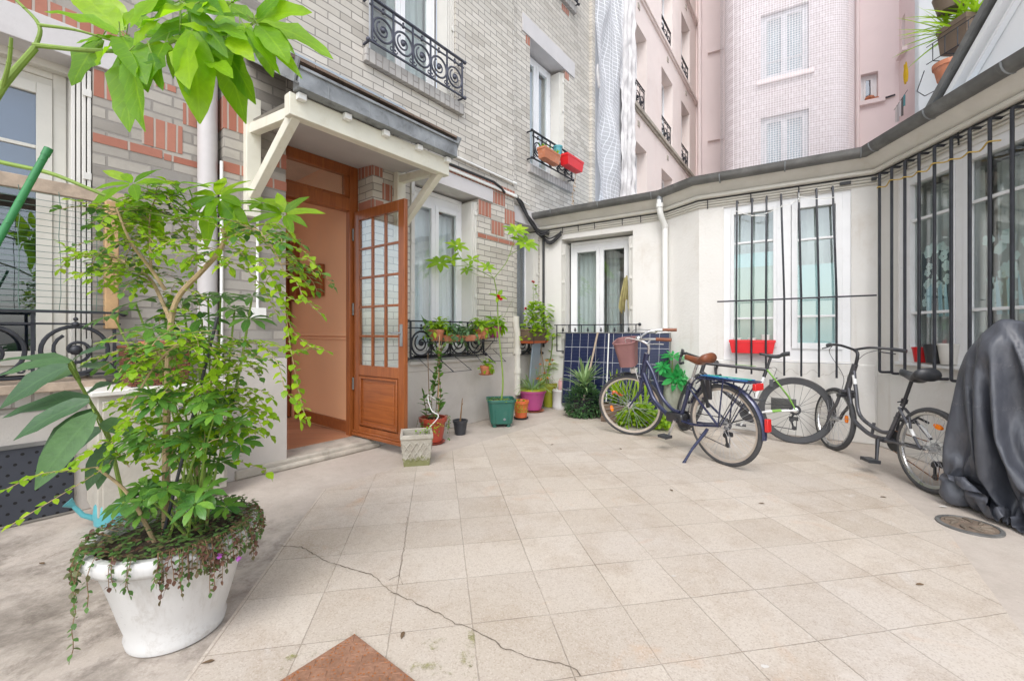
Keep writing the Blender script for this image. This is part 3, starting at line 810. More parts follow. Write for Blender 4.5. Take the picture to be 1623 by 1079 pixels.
for k in range(6):
    j = rnd.uniform
    b.tube(spline([(3.05 + j(-.02, .02), -.03, 3.02 + j(-.03, .03)), (3.25 + j(-.05, .05), .0, 2.95 + j(-.05, .05)), (3.42 + j(-.07, .07), -.02, 2.72 + j(-.06, .06)), (3.62 + j(-.05, .05), -.06, 2.62 + j(-.05, .05)), (3.72, -.14, 2.63 + j(-.05, .05))]), .013, 6)
    b.tube(spline([FL.M.inverted() @ FA.w(-.02, -.06, 2.62 + j(-.04, .04)), FL.M.inverted() @ FA.w(.15, -.06, 2.50 + j(-.05, .05)), FL.M.inverted() @ FA.w(.34, -.05, 2.60 + j(-.03, .03))]), .011, 6)
b.tube([(3.73, -.03, 2.6), (3.73, -.03, .9)], .018, 6)
b.build('cable', M['black_rubber'], BL, FL.M)
b = MB(); xg = 3.05
b.tube([(xg + .03, -.03, .25), (xg + .03, -.03, 1.12), (xg - .0, -.03, 1.25), (xg - .0, -.03, 1.35)], .045, 14)
for z in (.55, .82): b.tube([(xg + .03, -.03, z), (xg + .03, -.03, z + .07)], .056, 14)
b.build('waste_pipe', M['pipe_cream'], BL, FL.M)

# ================================================================ low white extension on the right
BR = thing('extension_building', 'low cream rendered building with barred windows and a dark gutter round the yard', 'building', T(2.6, 5.0))
hA, hB, hC = (.32, 1.386, .80, 2.515), (.27, 1.445, .82, 2.597), (.267, 2.10, .86, 2.56)
LA, LA2, LB = math.hypot(1.559, .96), math.hypot(.244, .4), math.hypot(1.38, .9)
for fr, x0, x1, hs in ((FA, -.25, LA, [hA]), (FA2, 0, LA2, []), (FB, 0, LB, [hB]), (FC, 0, 3.6, [hC])):
    b = MB(); b.wall(x0, x1, 0, 2.80, hs, 0, .32); b.build('wall', M['cream_wall'], BR, fr.M)
# base course under the barred window, left proud by old repairs
b = MB(); b.box(.02, LB - .01, -.012, .01, .0, .80); b.build('plinth', M['cream_wall'], BR, FB.M, bevel=.01)
b = MB(); b.box(0.02, 3.5, -.014, .01, .0, .72); b.build('plinth', M['cream_wall'], BR, FC.M, bevel=.01)

base = [FA.w(-.3, 0, 0), FA.w(LA, 0, 0), FA2.w(LA2, 0, 0), FB.w(LB, 0, 0), FC.w(3.6, 0, 0)]
def sweep(prof, m=0, b=None, dz=(-.02, 0, .02, 0, 0), loop=True):
    """run a profile of (outward, z) points round the facets with mitred corners"""
    b = b or MB(); rings = []
    for i, p in enumerate(base):
        nn = []
        for j in (i - 1, i):
            if 0 <= j < len(base) - 1:
                d = (base[j + 1] - base[j]).normalized(); nn.append(Vector((d.y, -d.x, 0)))
        n = sum(nn, Vector()) / len(nn); n /= n.length; k = 1 / max(.3, n.dot(nn[0]))
        rings.append([Vector((p.x, p.y, 0)) + n * k * o + Vector((0, 0, z + dz[i])) for o, z in prof])
    if loop: b.loft(rings)
    else:
        for r0, r1 in zip(rings, rings[1:]):
            for k in range(len(prof) - 1): b.quad(r0[k], r1[k], r1[k + 1], r0[k + 1], m)
    return b
def circ(o, z, r, n=10): return [(o + r * math.cos(2 * PI * k / n), z + r * math.sin(2 * PI * k / n)) for k in range(n)]
sweep([(-.3, 2.74), (.012, 2.74), (.03, 2.76), (.17, 2.855), (.17, 2.90), (-.3, 2.90)]).build('eaves', M['cream_trim'], BR, I4)
gp = [(.185 + .06 * math.cos(a), 2.915 + .075 * math.sin(a)) for a in [R(180 + 180 * k / 10) for k in range(11)]]
gp += [(.25, 2.925), (.236, 2.925)] + [(.185 + .048 * math.cos(a), 2.915 + .06 * math.sin(a)) for a in [R(360 - 180 * k / 8) for k in range(9)]]
gu = sweep(gp).build('gutter', M['zinc_dark'], BR, I4)
b = MB()
for fr, L, n in ((FA, LA, 3), (FB, LB, 3), (FC, 2.2, 4)):
    for k in range(n):
        x = .25 + (L - .4) * k / max(1, n - 1); b = MB()
        b.tube([fr.w(x, -.185 - .064 * math.cos(R(a)), 2.92 - .079 * math.sin(R(a))) for a in range(0, 181, 20)], .007, 6)
        b.build('gutter_strap', M['zinc'], gu, I4)
sweep([(.14, 2.935), (-2.6, 3.80), (-2.6, 3.76), (.14, 2.915)]).build('roof', M['zinc_roof'], BR, I4)
sweep(circ(.045, 2.725, .026)).build('heating_pipe', M['pipe_cream'], BR, I4)
b = MB()
for o, z, r in ((.018, 2.675, .011), (.018, 2.645, .011), (.016, 2.615, .008)): sweep(circ(o, z, r, 6), b=b)
b.build('conduit', M['pipe_cream'], BR, I4)
b = MB(); sweep(circ(.03, 2.693, .006, 6), b=b)
for fr, xs in ((FA, (.35, .6, .85, 1.25, 1.5)), (FB, (.1, .55, 1.0)), (FC, (.4, .9))):
    for x in xs: b.tube([fr.w(x, -.03, 2.60), fr.w(x, -.034, 2.70)], .006, 5)
for fr, xs in ((FB, (1.35, 1.6)),):
    for x in xs: b.bar(fr.w(x, -.03, 2.655), fr.w(x + .09, -.03, 2.655), .03, .03)
b.build('cable', M['black_rubber'], BR, I4)
# downpipe between the facets
x = 1.80
b = MB(); pts = spline([(x - .02, -.19, 2.86), (x - .02, -.19, 2.72), (x - .01, -.16, 2.62), (x + .02, -.075, 2.48), (x + .02, -.07, 2.3), (x + .02, -.07, 0.0)], 5)
b.tube(pts, .037, 14)
b.tube([(x - .02, -.19, 2.72), (x - .02, -.19, 2.77)], .045, 14)
dp = b.build('downpipe', M['pipe_white'], BR, FA.M)
b = MB(); b.tube([(x - .02, -.19, 2.765), (x - .02, -.19, 2.86)], .038, 14); b.build('outlet', M['zinc'], dp, FA.M)

# window behind the solar panel
w = window(BR, FA, .385, 1.31, .84, 2.49, .20, 2, .045, .055, (), 'white_pvc', 'glass', .06, 1.0, 'room')
curtain(w, FA, .42, .80, .9, 2.35, .36, mat='curtain_grey', folds=5)
curtain(w, FA, .85, 1.05, .9, 2.35, .5, mat='curtain_grey', folds=3)
shutter(w, FA, hA[1], -1, .82, 2.48, .02, .2); shutter(w, FA, hA[0], 1, .82, 2.48, .02, .2, n=2)
b = MB(); b.box(hA[0] - .03, hA[1] + .03, -.02, .2, .76, .80); b.build('sill', M['cream_trim'], w, FA.M, bevel=.005)
b = MB(); y = -.08; z1 = 1.238
b.box(.24, 1.49, y - .008, y + .008, z1 - .014, z1); b.box(.28, 1.45, y - .007, y + .007, z1 - .13, z1 - .118); b.box(.28, 1.45, y - .007, y + .007, .84, .854)
for k in range(7):
    xx = .28 + 1.17 * k / 6; b.box(xx - .006, xx + .006, y - .006, y + .006, .84, z1)
    if k < 6:
        c = xx + .0975
        b.box(c - .014, c + .014, y - .005, y + .005, z1 - .098, z1 - .07); b.ball((c, y, z1 - .058), .012); b.box(c - .004, c + .004, y - .004, y + .004, z1 - .12, z1 - .09)
b.ball((1.50, y, z1 - .007), .022); b.box(1.48, 1.49, y - .005, y + .08, z1 - .012, z1)
b.build('railing', M['iron'], BR, FA.M)

# barred window in the middle
x0, x1, z0, z1 = .262, 1.453, .812, 2.603
b = MB(); frame_rect(b, x0, x1, z0, z1, .08, .02, .10, .15); b.box(.80, .93, .018, .098, z0 + .01, z1 - .01)
b.box(hB[0], hB[1], -.015, .05, hB[2] - .02, z0)
w = b.build('window', M['white_pvc'], BR, FB.M, bevel=.003)
for a, c, za, zb, sw, mts, film in ((.342, .80, .96, 2.53, .035, (2.16, 1.287), 'film_green'), (.935, 1.375, .945, 2.525, .055, (2.13, 1.30), 'film_teal')):
    s = MB(); frame_rect(s, a, c, za, zb, sw, .005, .065, sw * 1.2)
    for zm in mts: s.box(a + sw, c - sw, .02, .045, zm - .012, zm + .012)
    s.build('sash', M['white_pvc'], w, FB.M, bevel=.003)
    pane(w, FB, a + sw, c - sw, za + sw, zb - sw, .05)
    ft = 2.04 if a < .5 else 1.86
    f = MB(); f.box(a + sw, c - sw, .064, .068, za + sw, ft); f.build('window_film', M[film], w, FB.M)
    if a < .5:
        f = MB(); f.box(a + sw, c - sw, .062, .0635, 1.88, ft); f.build('film_strip', M['film_teal'], w, FB.M)
room(w, FB, x0, x1, z0, z1, .11, .9, 'room')
curtain(w, FB, x0 + .05, x1 - .05, z0, z1, .22, mat='curtain_grey', folds=8)  # grey sheet added behind the panes to lighten the dark room
gb = None
xs = (.412, .564, .704, .84, .999, 1.153, 1.291); xb = (.406, .56, .70, .862, 1.02, 1.175, 1.322)
y = -.125
xs = [FB.sx(p, y) for p in (1168, 1192, 1215, 1238, 1266, 1294, 1320)]; xb = [FB.sx(p, y) for p in (1167, 1191, 1214, 1243, 1270, 1298, 1326)]
b = MB(); b.tube([(FB.sx(1137, y), y - .018, 1.48), (FB.sx(1389, y), y - .018, 1.488)], .0085, 8)
gb = b.build('window_grille', M['iron'], BR, FB.M)
for a, c in zip(xs, xb):
    b = MB(); b.tube([(c, y, .66), (c, y, 1.5), (a, y, 2.60), (a, y + .015, 2.62), (a, .0, 2.625)], .0098, 8); b.build('bar', M['iron'], gb, FB.M)
b = MB()
for (a, za), (c, zc) in (((.41, 2.50), (.70, 2.40)), ((.56, 2.42), (.85, 2.48)), ((.84, 2.49), (1.0, 2.54)), ((1.0, 2.56), (1.3, 2.50)), ((1.0, 2.60), (1.0, 2.50))):
    b.tube(spline([(a, y - .012, za), ((a + c) / 2, y - .012, (za + zc) / 2 - .02), (c, y - .012, zc)]), .004, 5)
b.build('cord', M['pipe_white'], gb, FB.M)
b = MB(); b.box(.744, .978, -.018, .005, .255, .40)
vg = b.build('air_vent', M['zinc_dark'], BR, FB.M, bevel=.003)
b = MB()
for k in range(6): b.box(.752, .97, -.023, -.016, .27 + k * .021, .281 + k * .021)
b.build('vent_slat', M['zinc_dark'], vg, FB.M)
# patched crack lines under that window
b = MB()
for k in range(5):
    xa = .35 + k * .22; b.tube([(xa + i * .03, -.013, .70 + .03 * math.sin(i * 1.3 + k)) for i in range(8)], .0015, 4)
b.build('hairline_crack', M['stone'], BR, FB.M)

# barred window at the right
x0, x1, z0, z1 = .26, 2.108, .855, 2.566
b = MB(); frame_rect(b, x0, x1, z0, z1, .097, .01, .09, .105); b.box(.825, .90, .008, .088, z0 + .01, z1 - .01); b.box(1.50, 1.575, .008, .088, z0 + .01, z1 - .01)
b.box(hC[0], hC[1], -.04, .05, hC[2] - .03, z0)
w = b.build('window', M['white_pvc'], BR, FC.M, bevel=.003)
for a, c in ((.357, .823), (.902, 1.498), (1.577, 2.01)):
    s = MB(); frame_rect(s, a, c, z0 + .09, z1 - .07, .04, -.002, .05)
    for zm in (2.13, 1.30): s.box(a + .04, c - .04, .01, .035, zm - .012, zm + .012)
    s.build('sash', M['white_pvc'], w, FC.M, bevel=.003)
    pane(w, FC, a + .04, c - .04, z0 + .13, z1 - .11, .04)
room(w, FC, x0, x1, z0, z1, .10, 1.0, 'room')
curtain(w, FC, .36, .85, .95, 2.45, .20, mat='curtain_grey', folds=6)
curtain(w, FC, .90, 1.22, .95, 2.45, .24, mat='curtain_grey', folds=5); curtain(w, FC, 1.4, 2.0, .95, 2.45, .24, mat='curtain_grey', folds=6)
# flower print film on the panes
def flower(b, cx, cz, r, y, m):
    n = 5; a0 = rnd.uniform(0, 6)
    for k in range(n):
        a = a0 + 2 * PI * k / n; px, pz = cx + r * .55 * math.cos(a), cz + r * .55 * math.sin(a)
        vs = [(px + r * .46 * math.cos(2 * PI * i / 9), y, pz + r * .46 * math.sin(2 * PI * i / 9)) for i in range(9)]
        b.add(vs, [tuple(range(9))], m)
M['petal'] = pm('pale flower print', (.70, .80, .80), .6, var=.05)
M['petal_b'] = pm('blue stem print', (.42, .62, .72), .6, var=.05)
M['print_dark'] = pm('dark print', (.09, .11, .13), .6, var=.2)
for a, c in ((.40, .78), (.945, 1.455)):
    b = MB(); zt = 1.86
    for k in range(26):
        fx, fz = rnd.uniform(a + .07, c - .05), rnd.uniform(1.34, zt)
        if rnd.random() < (fz - 1.34) * .7: fx = max(fx, a + .12)
        flower(b, fx, fz, rnd.uniform(.03, .052), .052 + .0006 * k, 0)
    for k in range(5):
        xx = a + (c - a) * (.35 + .15 * k); b.quad((xx - .02, .05, 1.26), (xx + .02, .05, 1.26), (xx + .03 * rnd.uniform(-1, 1), .05, 1.55), (xx - .03, .05, 1.5), 1)
    b.build('flower_print', [M['petal'], M['petal_b']], w, FC.M)
    if a < .5:
        b = MB(); b.box(a + .03, c + .01, .075, .08, 1.28, 1.83); b.build('dark_print', M['print_dark'], w, FC.M)
b = MB(); gb = None
for k in range(11):
    x = .177 + .1488 * k
    b = MB()
    cut = .92 if k in () else .745
    b.tube(spline([(x + .0, .0, 2.655), (x, -.075, 2.655), (x, -.098, 2.645), (x, -.10, 2.60)], 4) + [(x, -.10, 1.6), (x, -.10, cut + .06)] + spline([(x, -.10, cut + .05), (x, -.098, cut + .01), (x, -.075, cut), (x, 0, cut)], 4), .0115, 8)
    if gb is None: gb = b.build('window_grille', M['iron'], BR, FC.M)
    else: b.build('bar', M['iron'], gb, FC.M)
b = MB(); pts = []
for k in range(8): 
    x = .177 + .1488 * k; z = 2.515 - .008 * k + (.02 if k % 3 == 1 else 0)
    pts += [(x - .01, -.115, z), (x + .012, -.115, z + .006), (x + .075, -.10, z - .014)]
b.tube(spline(pts, 3), .006, 6)
M['rope'] = pm('yellow cord', (.52, .36, .10), .8, var=.15)
b.build('cord', M['rope'], gb, FC.M)

# gable end standing on the right hand facet
g0, g1 = FC.hit(1510, 140, .03), FC.hit(1590, 0, .03)
sl = (g1[1] - g0[1]) / (g1[0] - g0[0])
xa = g0[0] - (g0[1] - 2.90) / sl; xt = xa + 2.2
b = MB(); b.add([(xa, .03, 2.90), (3.6, .03, 2.90), (3.6, .03, 2.9 + sl * 2.2), (xt, .03, 2.9 + sl * 2.2), (xa, .5, 2.90), (3.6, .5, 2.90), (3.6, .5, 2.9 + sl * 2.2), (xt, .5, 2.9 + sl * 2.2)],
             [(0, 1, 2, 3), (7, 6, 5, 4), (0, 3, 7, 4), (3, 2, 6, 7), (1, 5, 6, 2)])
ga = b.build('gable', M['white_wall'], BR, FC.M)
b = MB(); d = Vector((1, 0, sl)).normalized(); nrm = Vector((-d.z, 0, d.x))
p0, p1 = Vector((xa - .02, .0, 2.88)), Vector((xt, .0, 2.9 + sl * 2.2))
b.bar(p0 + nrm * .015, p1 + nrm * .015, .14, .05, up=nrm); b.build('verge', M['zinc_dark'], ga, FC.M)
b = MB(); b.bar(p0 - nrm * .06, p1 - nrm * .06, .07, .055, up=nrm); b.bar(p0 - nrm * .16, p1 - nrm * .16, .05, .02, up=nrm); b.build('moulding', M['white_wall'], ga, FC.M, bevel=.006)

# ================================================================ pink building behind
PB = thing('pink_building', 'tall pale pink rendered apartment building with rows of windows behind the yard', 'building', FP.M)
def py_z(fr, px, py, off=0): return fr.hit(px, py, off)[1]
zc = [FP.hit(1000, 158)[1]]
zc = [zc[0] - 3.0, zc[0], zc[0] + 3.0, zc[0] + 6.0]
cols = [(FP.sx(1001.5), FP.sx(1025)), (FP.sx(1048.5), FP.sx(1066)), (FP.sx(1080), FP.sx(1093))]
Lp = FP.sx(1103)
holes = [(a, c, z + .03, z + 2.12) for z in zc for a, c in cols]
b = MB(); b.wall(-1.2, Lp, 0, 18, holes, 0, .45); b.build('wall', M['pink_wall'], PB, FP.M)
for z in zc[1:]:
    b = MB(); b.box(FP.sx(992), Lp, -.09, .02, z - .09, z + .01); b.box(FP.sx(992), Lp, -.05, .02, z - .15, z - .09)
    b.build('cornice', M['stone'] if z == zc[1] else M['pink_wall'], PB, FP.M, bevel=.01)
for z in zc:
    for a, c in cols:
        w = window(PB, FP, a, c, z + .03, z + 2.12, .26, 2, .06, .05, (), 'white_pvc', 'glass_dim', 0, .5, 'room')
        railing(PB, FP, a + .06, c - .06, z + .06, z + .75, .05, 3, 'iron', False)
for z in zc:
    for px in (1012, 1058, 1087):
        b = MB(); x = FP.sx(px); b.box(x - .07, x + .07, -.02, .02, z + 2.55, z + 2.68); b.build('wall_plate', M['stone'], PB, FP.M)
# wing that faces the yard, with the pipe in the corner
xT0, xT1, xW = FQ.sx(1148), FQ.sx(1352), FQ.sx(1425)
sw = (FQ.sx(1364.5), FQ.sx(1392), py_z(FQ, 1364, 163), py_z(FQ, 1364, 119))
b = MB(); b.wall(0, xW, 0, 22, [sw], 0, .4); b.build('wall', M['pink_light'], PB, FQ.M)
w = window(PB, FQ, *sw, .18, 1, .09, .06, (), 'white_pvc', 'glass_dim', 0, .5, 'room_dark')
b = MB(); b.box(sw[0] - .12, sw[1] + .15, -.12, .1, sw[2] - .14, sw[2]); b.build('sill', M['pink_light'], w, FQ.M, bevel=.01)
b = MB(); x = FQ.sx(1107); b.tube([(x + .05, -.09, 0), (x + .05, -.09, 20)], .075, 10)
x = FQ.sx(1358); b.tube([(x, -.09, 0), (x, -.09, 20)], .06, 10)
b.build('downpipe', M['pink_light'], PB, FQ.M)
for py in (84, 223):
    b = MB(); z = py_z(FQ, 1122, py); b.box(FQ.sx(1122), FQ.sx(1147), -.10, .02, z - .07, z + .07); b.build('ledge', M['pink_light'], PB, FQ.M, bevel=.01)
b = MB(); z = py_z(FQ, 1402, 157); b.bar((FQ.sx(1399), -.05, z), (FQ.sx(1418), -.05, z + .04), .04, .04); b.build('bracket', M['iron'], PB, FQ.M)
# side return towards the white house
FW = Fr(*FQ.w(xW, 0, 0)[:2], FQ.a - PI / 2)
b = MB(); wh = [(.25, .55, 9.6, 10.7), (.25, .55, 12.6, 13.7)]
b.wall(0, 3.2, 0, 22, wh, 0, .3); b.build('wall', M['pink_light'], PB, FW.M)
for h in wh: b = MB(); b.box(h[0] - .1, h[1] + .2, -.12, .05, h[2] - .12, h[2]); b.build('sill', M['pink_light'], PB, FW.M)
for h in wh: window(PB, FW, *h, .12, 1, .05, .04, (), 'white_pvc', 'glass_dim', 0, .3, 'room_dark')

M['glass_tone_blue'] = pm('pale blue blind', (.33, .38, .45), .8)  # bluish look of the tower glass, painted on a sheet behind it
M['window_pale'] = pm('pale window paint', (.60, .61, .64), .5)
# rounded stair tower clad in small tiles
x0, x1 = FT.sx(1148), FT.sx(1352)
rc, dp = .62, 2.4
def plan(off=0.0, n=9):
    pts = [(x0 - off, dp)]
    for k in range(n + 1):
        a = R(180 + 90 * k / n); pts.append((x0 + rc + (rc + off) * math.cos(a), rc + (rc + off) * math.sin(a)))
    for k in range(n + 1):
        a = R(270 + 90 * k / n); pts.append((x1 - rc + (rc + off) * math.cos(a), rc + (rc + off) * math.sin(a)))
    pts.append((x1 + off, dp))
    return pts
tw = [(FT.sx(1206), FT.sx(1282), z, z + 1.95) for z in [py_z(FT, 1206, 130) + k * (py_z(FT, 1206, 28) - py_z(FT, 1206, 190)) for k in (-2, -1, 0, 1)]]
b = MB(); pp = plan()
for k in range(len(pp) - 1):                     # curved skin, opened where the windows are
    (xa, ya), (xb, yb) = pp[k], pp[k + 1]
    if abs(xa - (x0 + rc)) < 1e-6 and abs(ya) < 1e-6:
        b.wall(xa, xb, 0, 20, tw, 0, .3)
    else: b.quad((xa, ya, 0), (xb, yb, 0), (xb, yb, 20), (xa, ya, 20))
b.build('tower_wall', M['tower_tile'], PB, FT.M)
for h in tw:
    w = window(PB, FT, *h, .10, 2, .08, .07, (h[2] + .55,), 'window_pale', 'glass', 0, .5, 'room')
    curtain(w, FT, h[0] + .1, h[1] - .1, h[2] + .1, h[3] - .1, .22, folds=7, mat='glass_tone_blue')  # sheet that carries the bluish look of the glass
    b = MB(); b.box(h[0] - .12, h[1] + .12, -.10, .1, h[2] - .12, h[2]); b.build('sill', M['pink_light'], w, FT.M, bevel=.01)

M['net_white'] = netmat('white net thread', (.82, .79, .81), .066, .12, .16)
pp = plan(.14); b = MB()
for k in range(len(pp) - 1):
    (xa, ya), (xb, yb) = pp[k], pp[k + 1]
    b.quad((xa, ya, 3), (xb, yb, 3), (xb, yb, 19), (xa, ya, 19))
tag(b.build('bird_net', M['net_white'], None, FT.M), 'fine white bird net stretched round the rounded pink tower', 'net')

# sheeted strip between the brick and the pink house
M['sheet_white'] = netmat('white scaffold sheet', (.76, .77, .79), .085, .13, .5)
M['sheet_back'] = pm('grey wall behind sheeting', (.60, .61, .63), .9, var=.06)
NF = Fr(*FL.w(0, .35, 0)[:2], FL.a)
xa, xb = NF.sx(938), NF.sx(1000.5)
SB = thing('sheeted_wall', 'narrow house wall wrapped in hanging white scaffold sheeting beside the brick building', 'wall', NF.M)
b = MB(); b.box(xa - .1, xb, .0, .4, 2.5, 13); b.build('backing_wall', M['sheet_back'], SB, NF.M)
b = MB()
def fold(u, v):
    z = 3.3 + 9.2 * v; x = xa + (xb - xa) * .62 * u
    y = -.10 - .05 * math.sin(u * 9 + 2.2 * math.sin(v * 7)) - .05 * noise.noise((u * 5, v * 16, 2)) - .035 * math.sin((u * 4 + v * 26))
    return (x, y, z)
b.grid(fold, 30, 120); b.build('sheet', M['sheet_white'], SB, NF.M, sharp=None)
M['sheet_solid'] = pm('bunched white sheet', (.70, .68, .67), .8, var=.08, scale=12)
b = MB()
b.grid(lambda u, v: (xa + (xb - xa) * (.63 + .40 * u), -.07 - .025 * math.sin(u * 22 + 3 * noise.noise((u * 3, v * 20, 7))) - .05 * noise.noise((u * 6, v * 34, 3)), 3.3 + 9.2 * v), 28, 220)
b.build('bunched_sheet', M['sheet_solid'], SB, NF.M, sharp=None)
b = MB(); z0 = py_z(NF, 938, 122)
b.tube(spline([(xa + .02, -.12, z0 + .2), (xa - .04, -.14, z0), (xa + .03, -.14, z0 - .25), (xa + .07, -.13, z0 - .1), (xa + .02, -.12, z0 + .15)]), .02, 6); b.build('tie_rope', M['sheet_solid'], SB, NF.M)

# white house at the right with plants at its window
WH = thing('white_house', 'smooth white house wall rising behind the gable with window boxes', 'building', T(6.5, 6.5))
pL, pR = at(1450, 526, 6.3), at(1640, 526, 4.9)
FH = fr2(pL.x, pL.y, pR.x, pR.y)
xe = FH.sx(1544)
b = MB(); b.wall(0, xe, 0, 12, [], 0, .5); b.box(0, .06, 0, 4.5, 0, 12); b.wall(xe, 4, 0, 12, [], -.07, .5); b.build('wall', M['white_wall'], WH, FH.M)
WHM = FH

# ================================================================ leaf helpers
def leaf(b, p, d, L, W, n=None, droop=.25, fold=.25, m=0, seg=4, shape='oval', wavy=.12):
    """one folded, drooping blade from p along d"""
    d = Vector(d).normalized()
    up = Vector(n) if n is not None else Vector((0, 0, 1))
    r = d.cross(up)
    if r.length < 1e-3: r = d.cross(Vector((1, .2, 0)))
    r.normalize(); u = r.cross(d).normalized()
    vs = []; q = Vector(p); dd = d.copy(); b0 = len(b.v)
    for i in range(seg + 1):
        t = i / seg
        if shape == 'oval': w = W * .5 * math.sin(PI * min(1, .06 + .94 * t ** .85)) ** .8
        elif shape == 'obov': w = W * .5 * math.sin(PI * min(1, .04 + .96 * t ** 1.35)) ** .85
        else: w = W * .5 * (1 - t ** 2.2) * min(1, .45 + t * 4)
        if i == seg: w = W * .02
        uu = r.cross(dd).normalized()
        wv = w * wavy * math.sin(i * 2.1 + L * 90)
        vs += [q - r * w + uu * (w * fold + wv), q.copy(), q + r * w + uu * (w * fold - wv)]
        for k in range(3): b.uv[b0 + 3 * i + k] = (t, k - 1.0)
        q = q + dd * (L / seg)
        dd = (dd - Vector((0, 0, 1)) * droop / seg).normalized()
    fs = []
    for i in range(seg):
        a = 3 * i; fs += [(a, a + 1, a + 4, a + 3), (a + 1, a + 2, a + 5, a + 4)]
    b.add(vs, fs, m)

def rdir(zlo=-.3, zhi=.6, rn=rnd):
    a = rn.uniform(0, 2 * PI); z = rn.uniform(zlo, zhi); k = math.sqrt(max(0, 1 - z * z))
    return Vector((k * math.cos(a), k * math.sin(a), z))

def twig_leaves(b, pts, L, W, gap, droop=.4, start=.0, rn=rnd, jit=.35, shape='oval', m=0):
    """alternate leaves along a twig"""
    pts = [Vector(p) for p in pts]; side = 1; acc = 0
    tot = sum((c - a).length for a, c in zip(pts, pts[1:])); run = 0
    for a, c in zip(pts, pts[1:]):
        d = c - a; l = d.length
        if l < 1e-6: continue
        d /= l; t = 0
        while acc + (l - t) >= gap:
            t += gap - acc; acc = 0
            if run + t < start * tot: continue
            p = a + d * t
            s = d.cross(Vector((0, 0, 1)))
            if s.length < .1: s = Vector((rn.uniform(-1, 1), rn.uniform(-1, 1), 0))
            s.normalize()
            dr = d * .55 + s * side * rn.uniform(.7, 1.1) + Vector((0, 0, rn.uniform(-.35, .3))) + rdir() * jit
            k = rn.uniform(.7, 1.2)
            leaf(b, p, dr, L * k, W * k, Vector((rn.uniform(-.4, .4), rn.uniform(-.6, .2), 1)), droop, .22, m, 3, shape)
            side = -side
        acc += l - t; run += l
    leaf(b, pts[-1], pts[-1] - pts[-2] + Vector((0, 0, .0)), L, W, None, droop, .2, m, 3, shape)

def wander(p, d, L, n=6, curl=.25, sag=.15, rn=rnd):
    out = [Vector(p)]; d = Vector(d).normalized()
    for i in range(n):
        d = (d + rdir(-1, 1, rn) * curl - Vector((0, 0, sag * (i + 1) / n))).normalized()
        out.append(out[-1] + d * (L / n))
    return out

def palm(b, c, n, L, W, up=(0, 0, 1), droop=.5, tilt=.15, m=0, rn=rnd, shape='obov'):
    """leaflets fanned round one point"""
    up = Vector(up).normalized(); e = up.orthogonal().normalized(); f = up.cross(e); a0 = rn.uniform(0, 6)
    for k in range(n):
        a = a0 + 2 * PI * k / n + rn.uniform(-.12, .12); s = rn.uniform(.8, 1.1)
        d = e * math.cos(a) + f * math.sin(a) + up * tilt
        leaf(b, Vector(c) + d * L * .08, d, L * s, W * s, up, droop, .18, m, 4, shape)

def strap(b, p, d, L, W, m=0, sag=1.0, seg=9):
    p = Vector(p); d = Vector(d).normalized(); s = d.cross(Vector((0, 0, 1)))
    if s.length < .05: s = Vector((1, 0, 0))
    s.normalize(); vs = []
    for i in range(seg + 1):
        t = i / seg; w = W * .5 * min(1, .55 + t * 2) * (1 - t ** 3)
        u = s.cross(d).normalized()
        vs += [p - s * w + u * w * .35, p.copy(), p + s * w + u * w * .35]
        p = p + d * (L / seg); d = (d - Vector((0, 0, 1)) * sag * (.3 + t) / seg).normalized()
    b.add(vs, [q for i in range(seg) for q in ((3 * i, 3 * i + 1, 3 * i + 4, 3 * i + 3), (3 * i + 1, 3 * i + 2, 3 * i + 5, 3 * i + 4))], m)

M['leaf_lime'] = leafmat('young lime leaf', (.09, .24, .015), (.26, .50, .012), (.42, .64, .015), gloss=.33, trans=.55)
M['leaf_mid'] = leafmat('fresh green leaf', (.13, .29, .014), (.29, .48, .018), (.46, .63, .028), gloss=.35)
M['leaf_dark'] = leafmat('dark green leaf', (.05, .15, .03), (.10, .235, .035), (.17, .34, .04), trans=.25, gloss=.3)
M['leaf_grey'] = leafmat('dull green leaf', (.055, .12, .055), (.085, .18, .07), (.12, .24, .08), trans=.25, gloss=.35)
M['leaf_creep'] = leafmat('creeper leaf', (.06, .14, .04), (.11, .24, .05), (.16, .10, .06), trans=.3)
M['leaf_red'] = leafmat('purplish creeper leaf', (.12, .05, .04), (.18, .09, .06), (.10, .16, .05), trans=.3)
M['leaf_spider'] = leafmat('striped strap leaf', (.16, .30, .10), (.25, .40, .15), (.40, .50, .26), trans=.35)
M['leaf_emerald'] = leafmat('emerald leaf', (.02, .30, .06), (.04, .42, .10), (.08, .48, .12), trans=.35)
M['bark'] = pm('pale bark', (.40, .29, .16), .85, var=.25, scale=30, bump=.4, bscale=80)
M['stem_green'] = pm('green stem', (.20, .30, .05), .6, var=.15, scale=20)
M['stem_brown'] = pm('brown stem', (.20, .12, .06), .8, var=.2, scale=20)
M['soil'] = pm('potting soil', (.06, .042, .03), .95, var=.4, scale=25, bump=.6, bscale=70)
def tubmat():
    t = NT('weathered white tub')
    c = t.mix(t.ramp(t.noise(3, 6), [(.3, 0.0), (.7, 1.0)]), (.55, .54, .52), (.62, .61, .59))
    mp = t.n('ShaderNodeMapping'); t.l(t.obj(), mp.inputs[0]); mp.inputs['Scale'].default_value = (14, 14, 2.2)
    c = t.mix(t.ramp(t.noise(1, 8, .72, mp.outputs[0]), [(.52, 0.0), (.74, .55)]), c, (.34, .30, .25))
    c = t.mix(t.ramp(t.noise(9, 9, .75), [(.56, 0.0), (.70, .5)]), c, (.30, .26, .21))
    c = t.mix(t.ramp(t.noise(48, 5, .8), [(.64, 0.0), (.72, .6)]), c, (.20, .17, .13))
    return t.done(t.bsdf(c, .55, 0, t.bump(t.noise(40, 5), .12, .004), .4))
M['tub_white'] = tubmat()
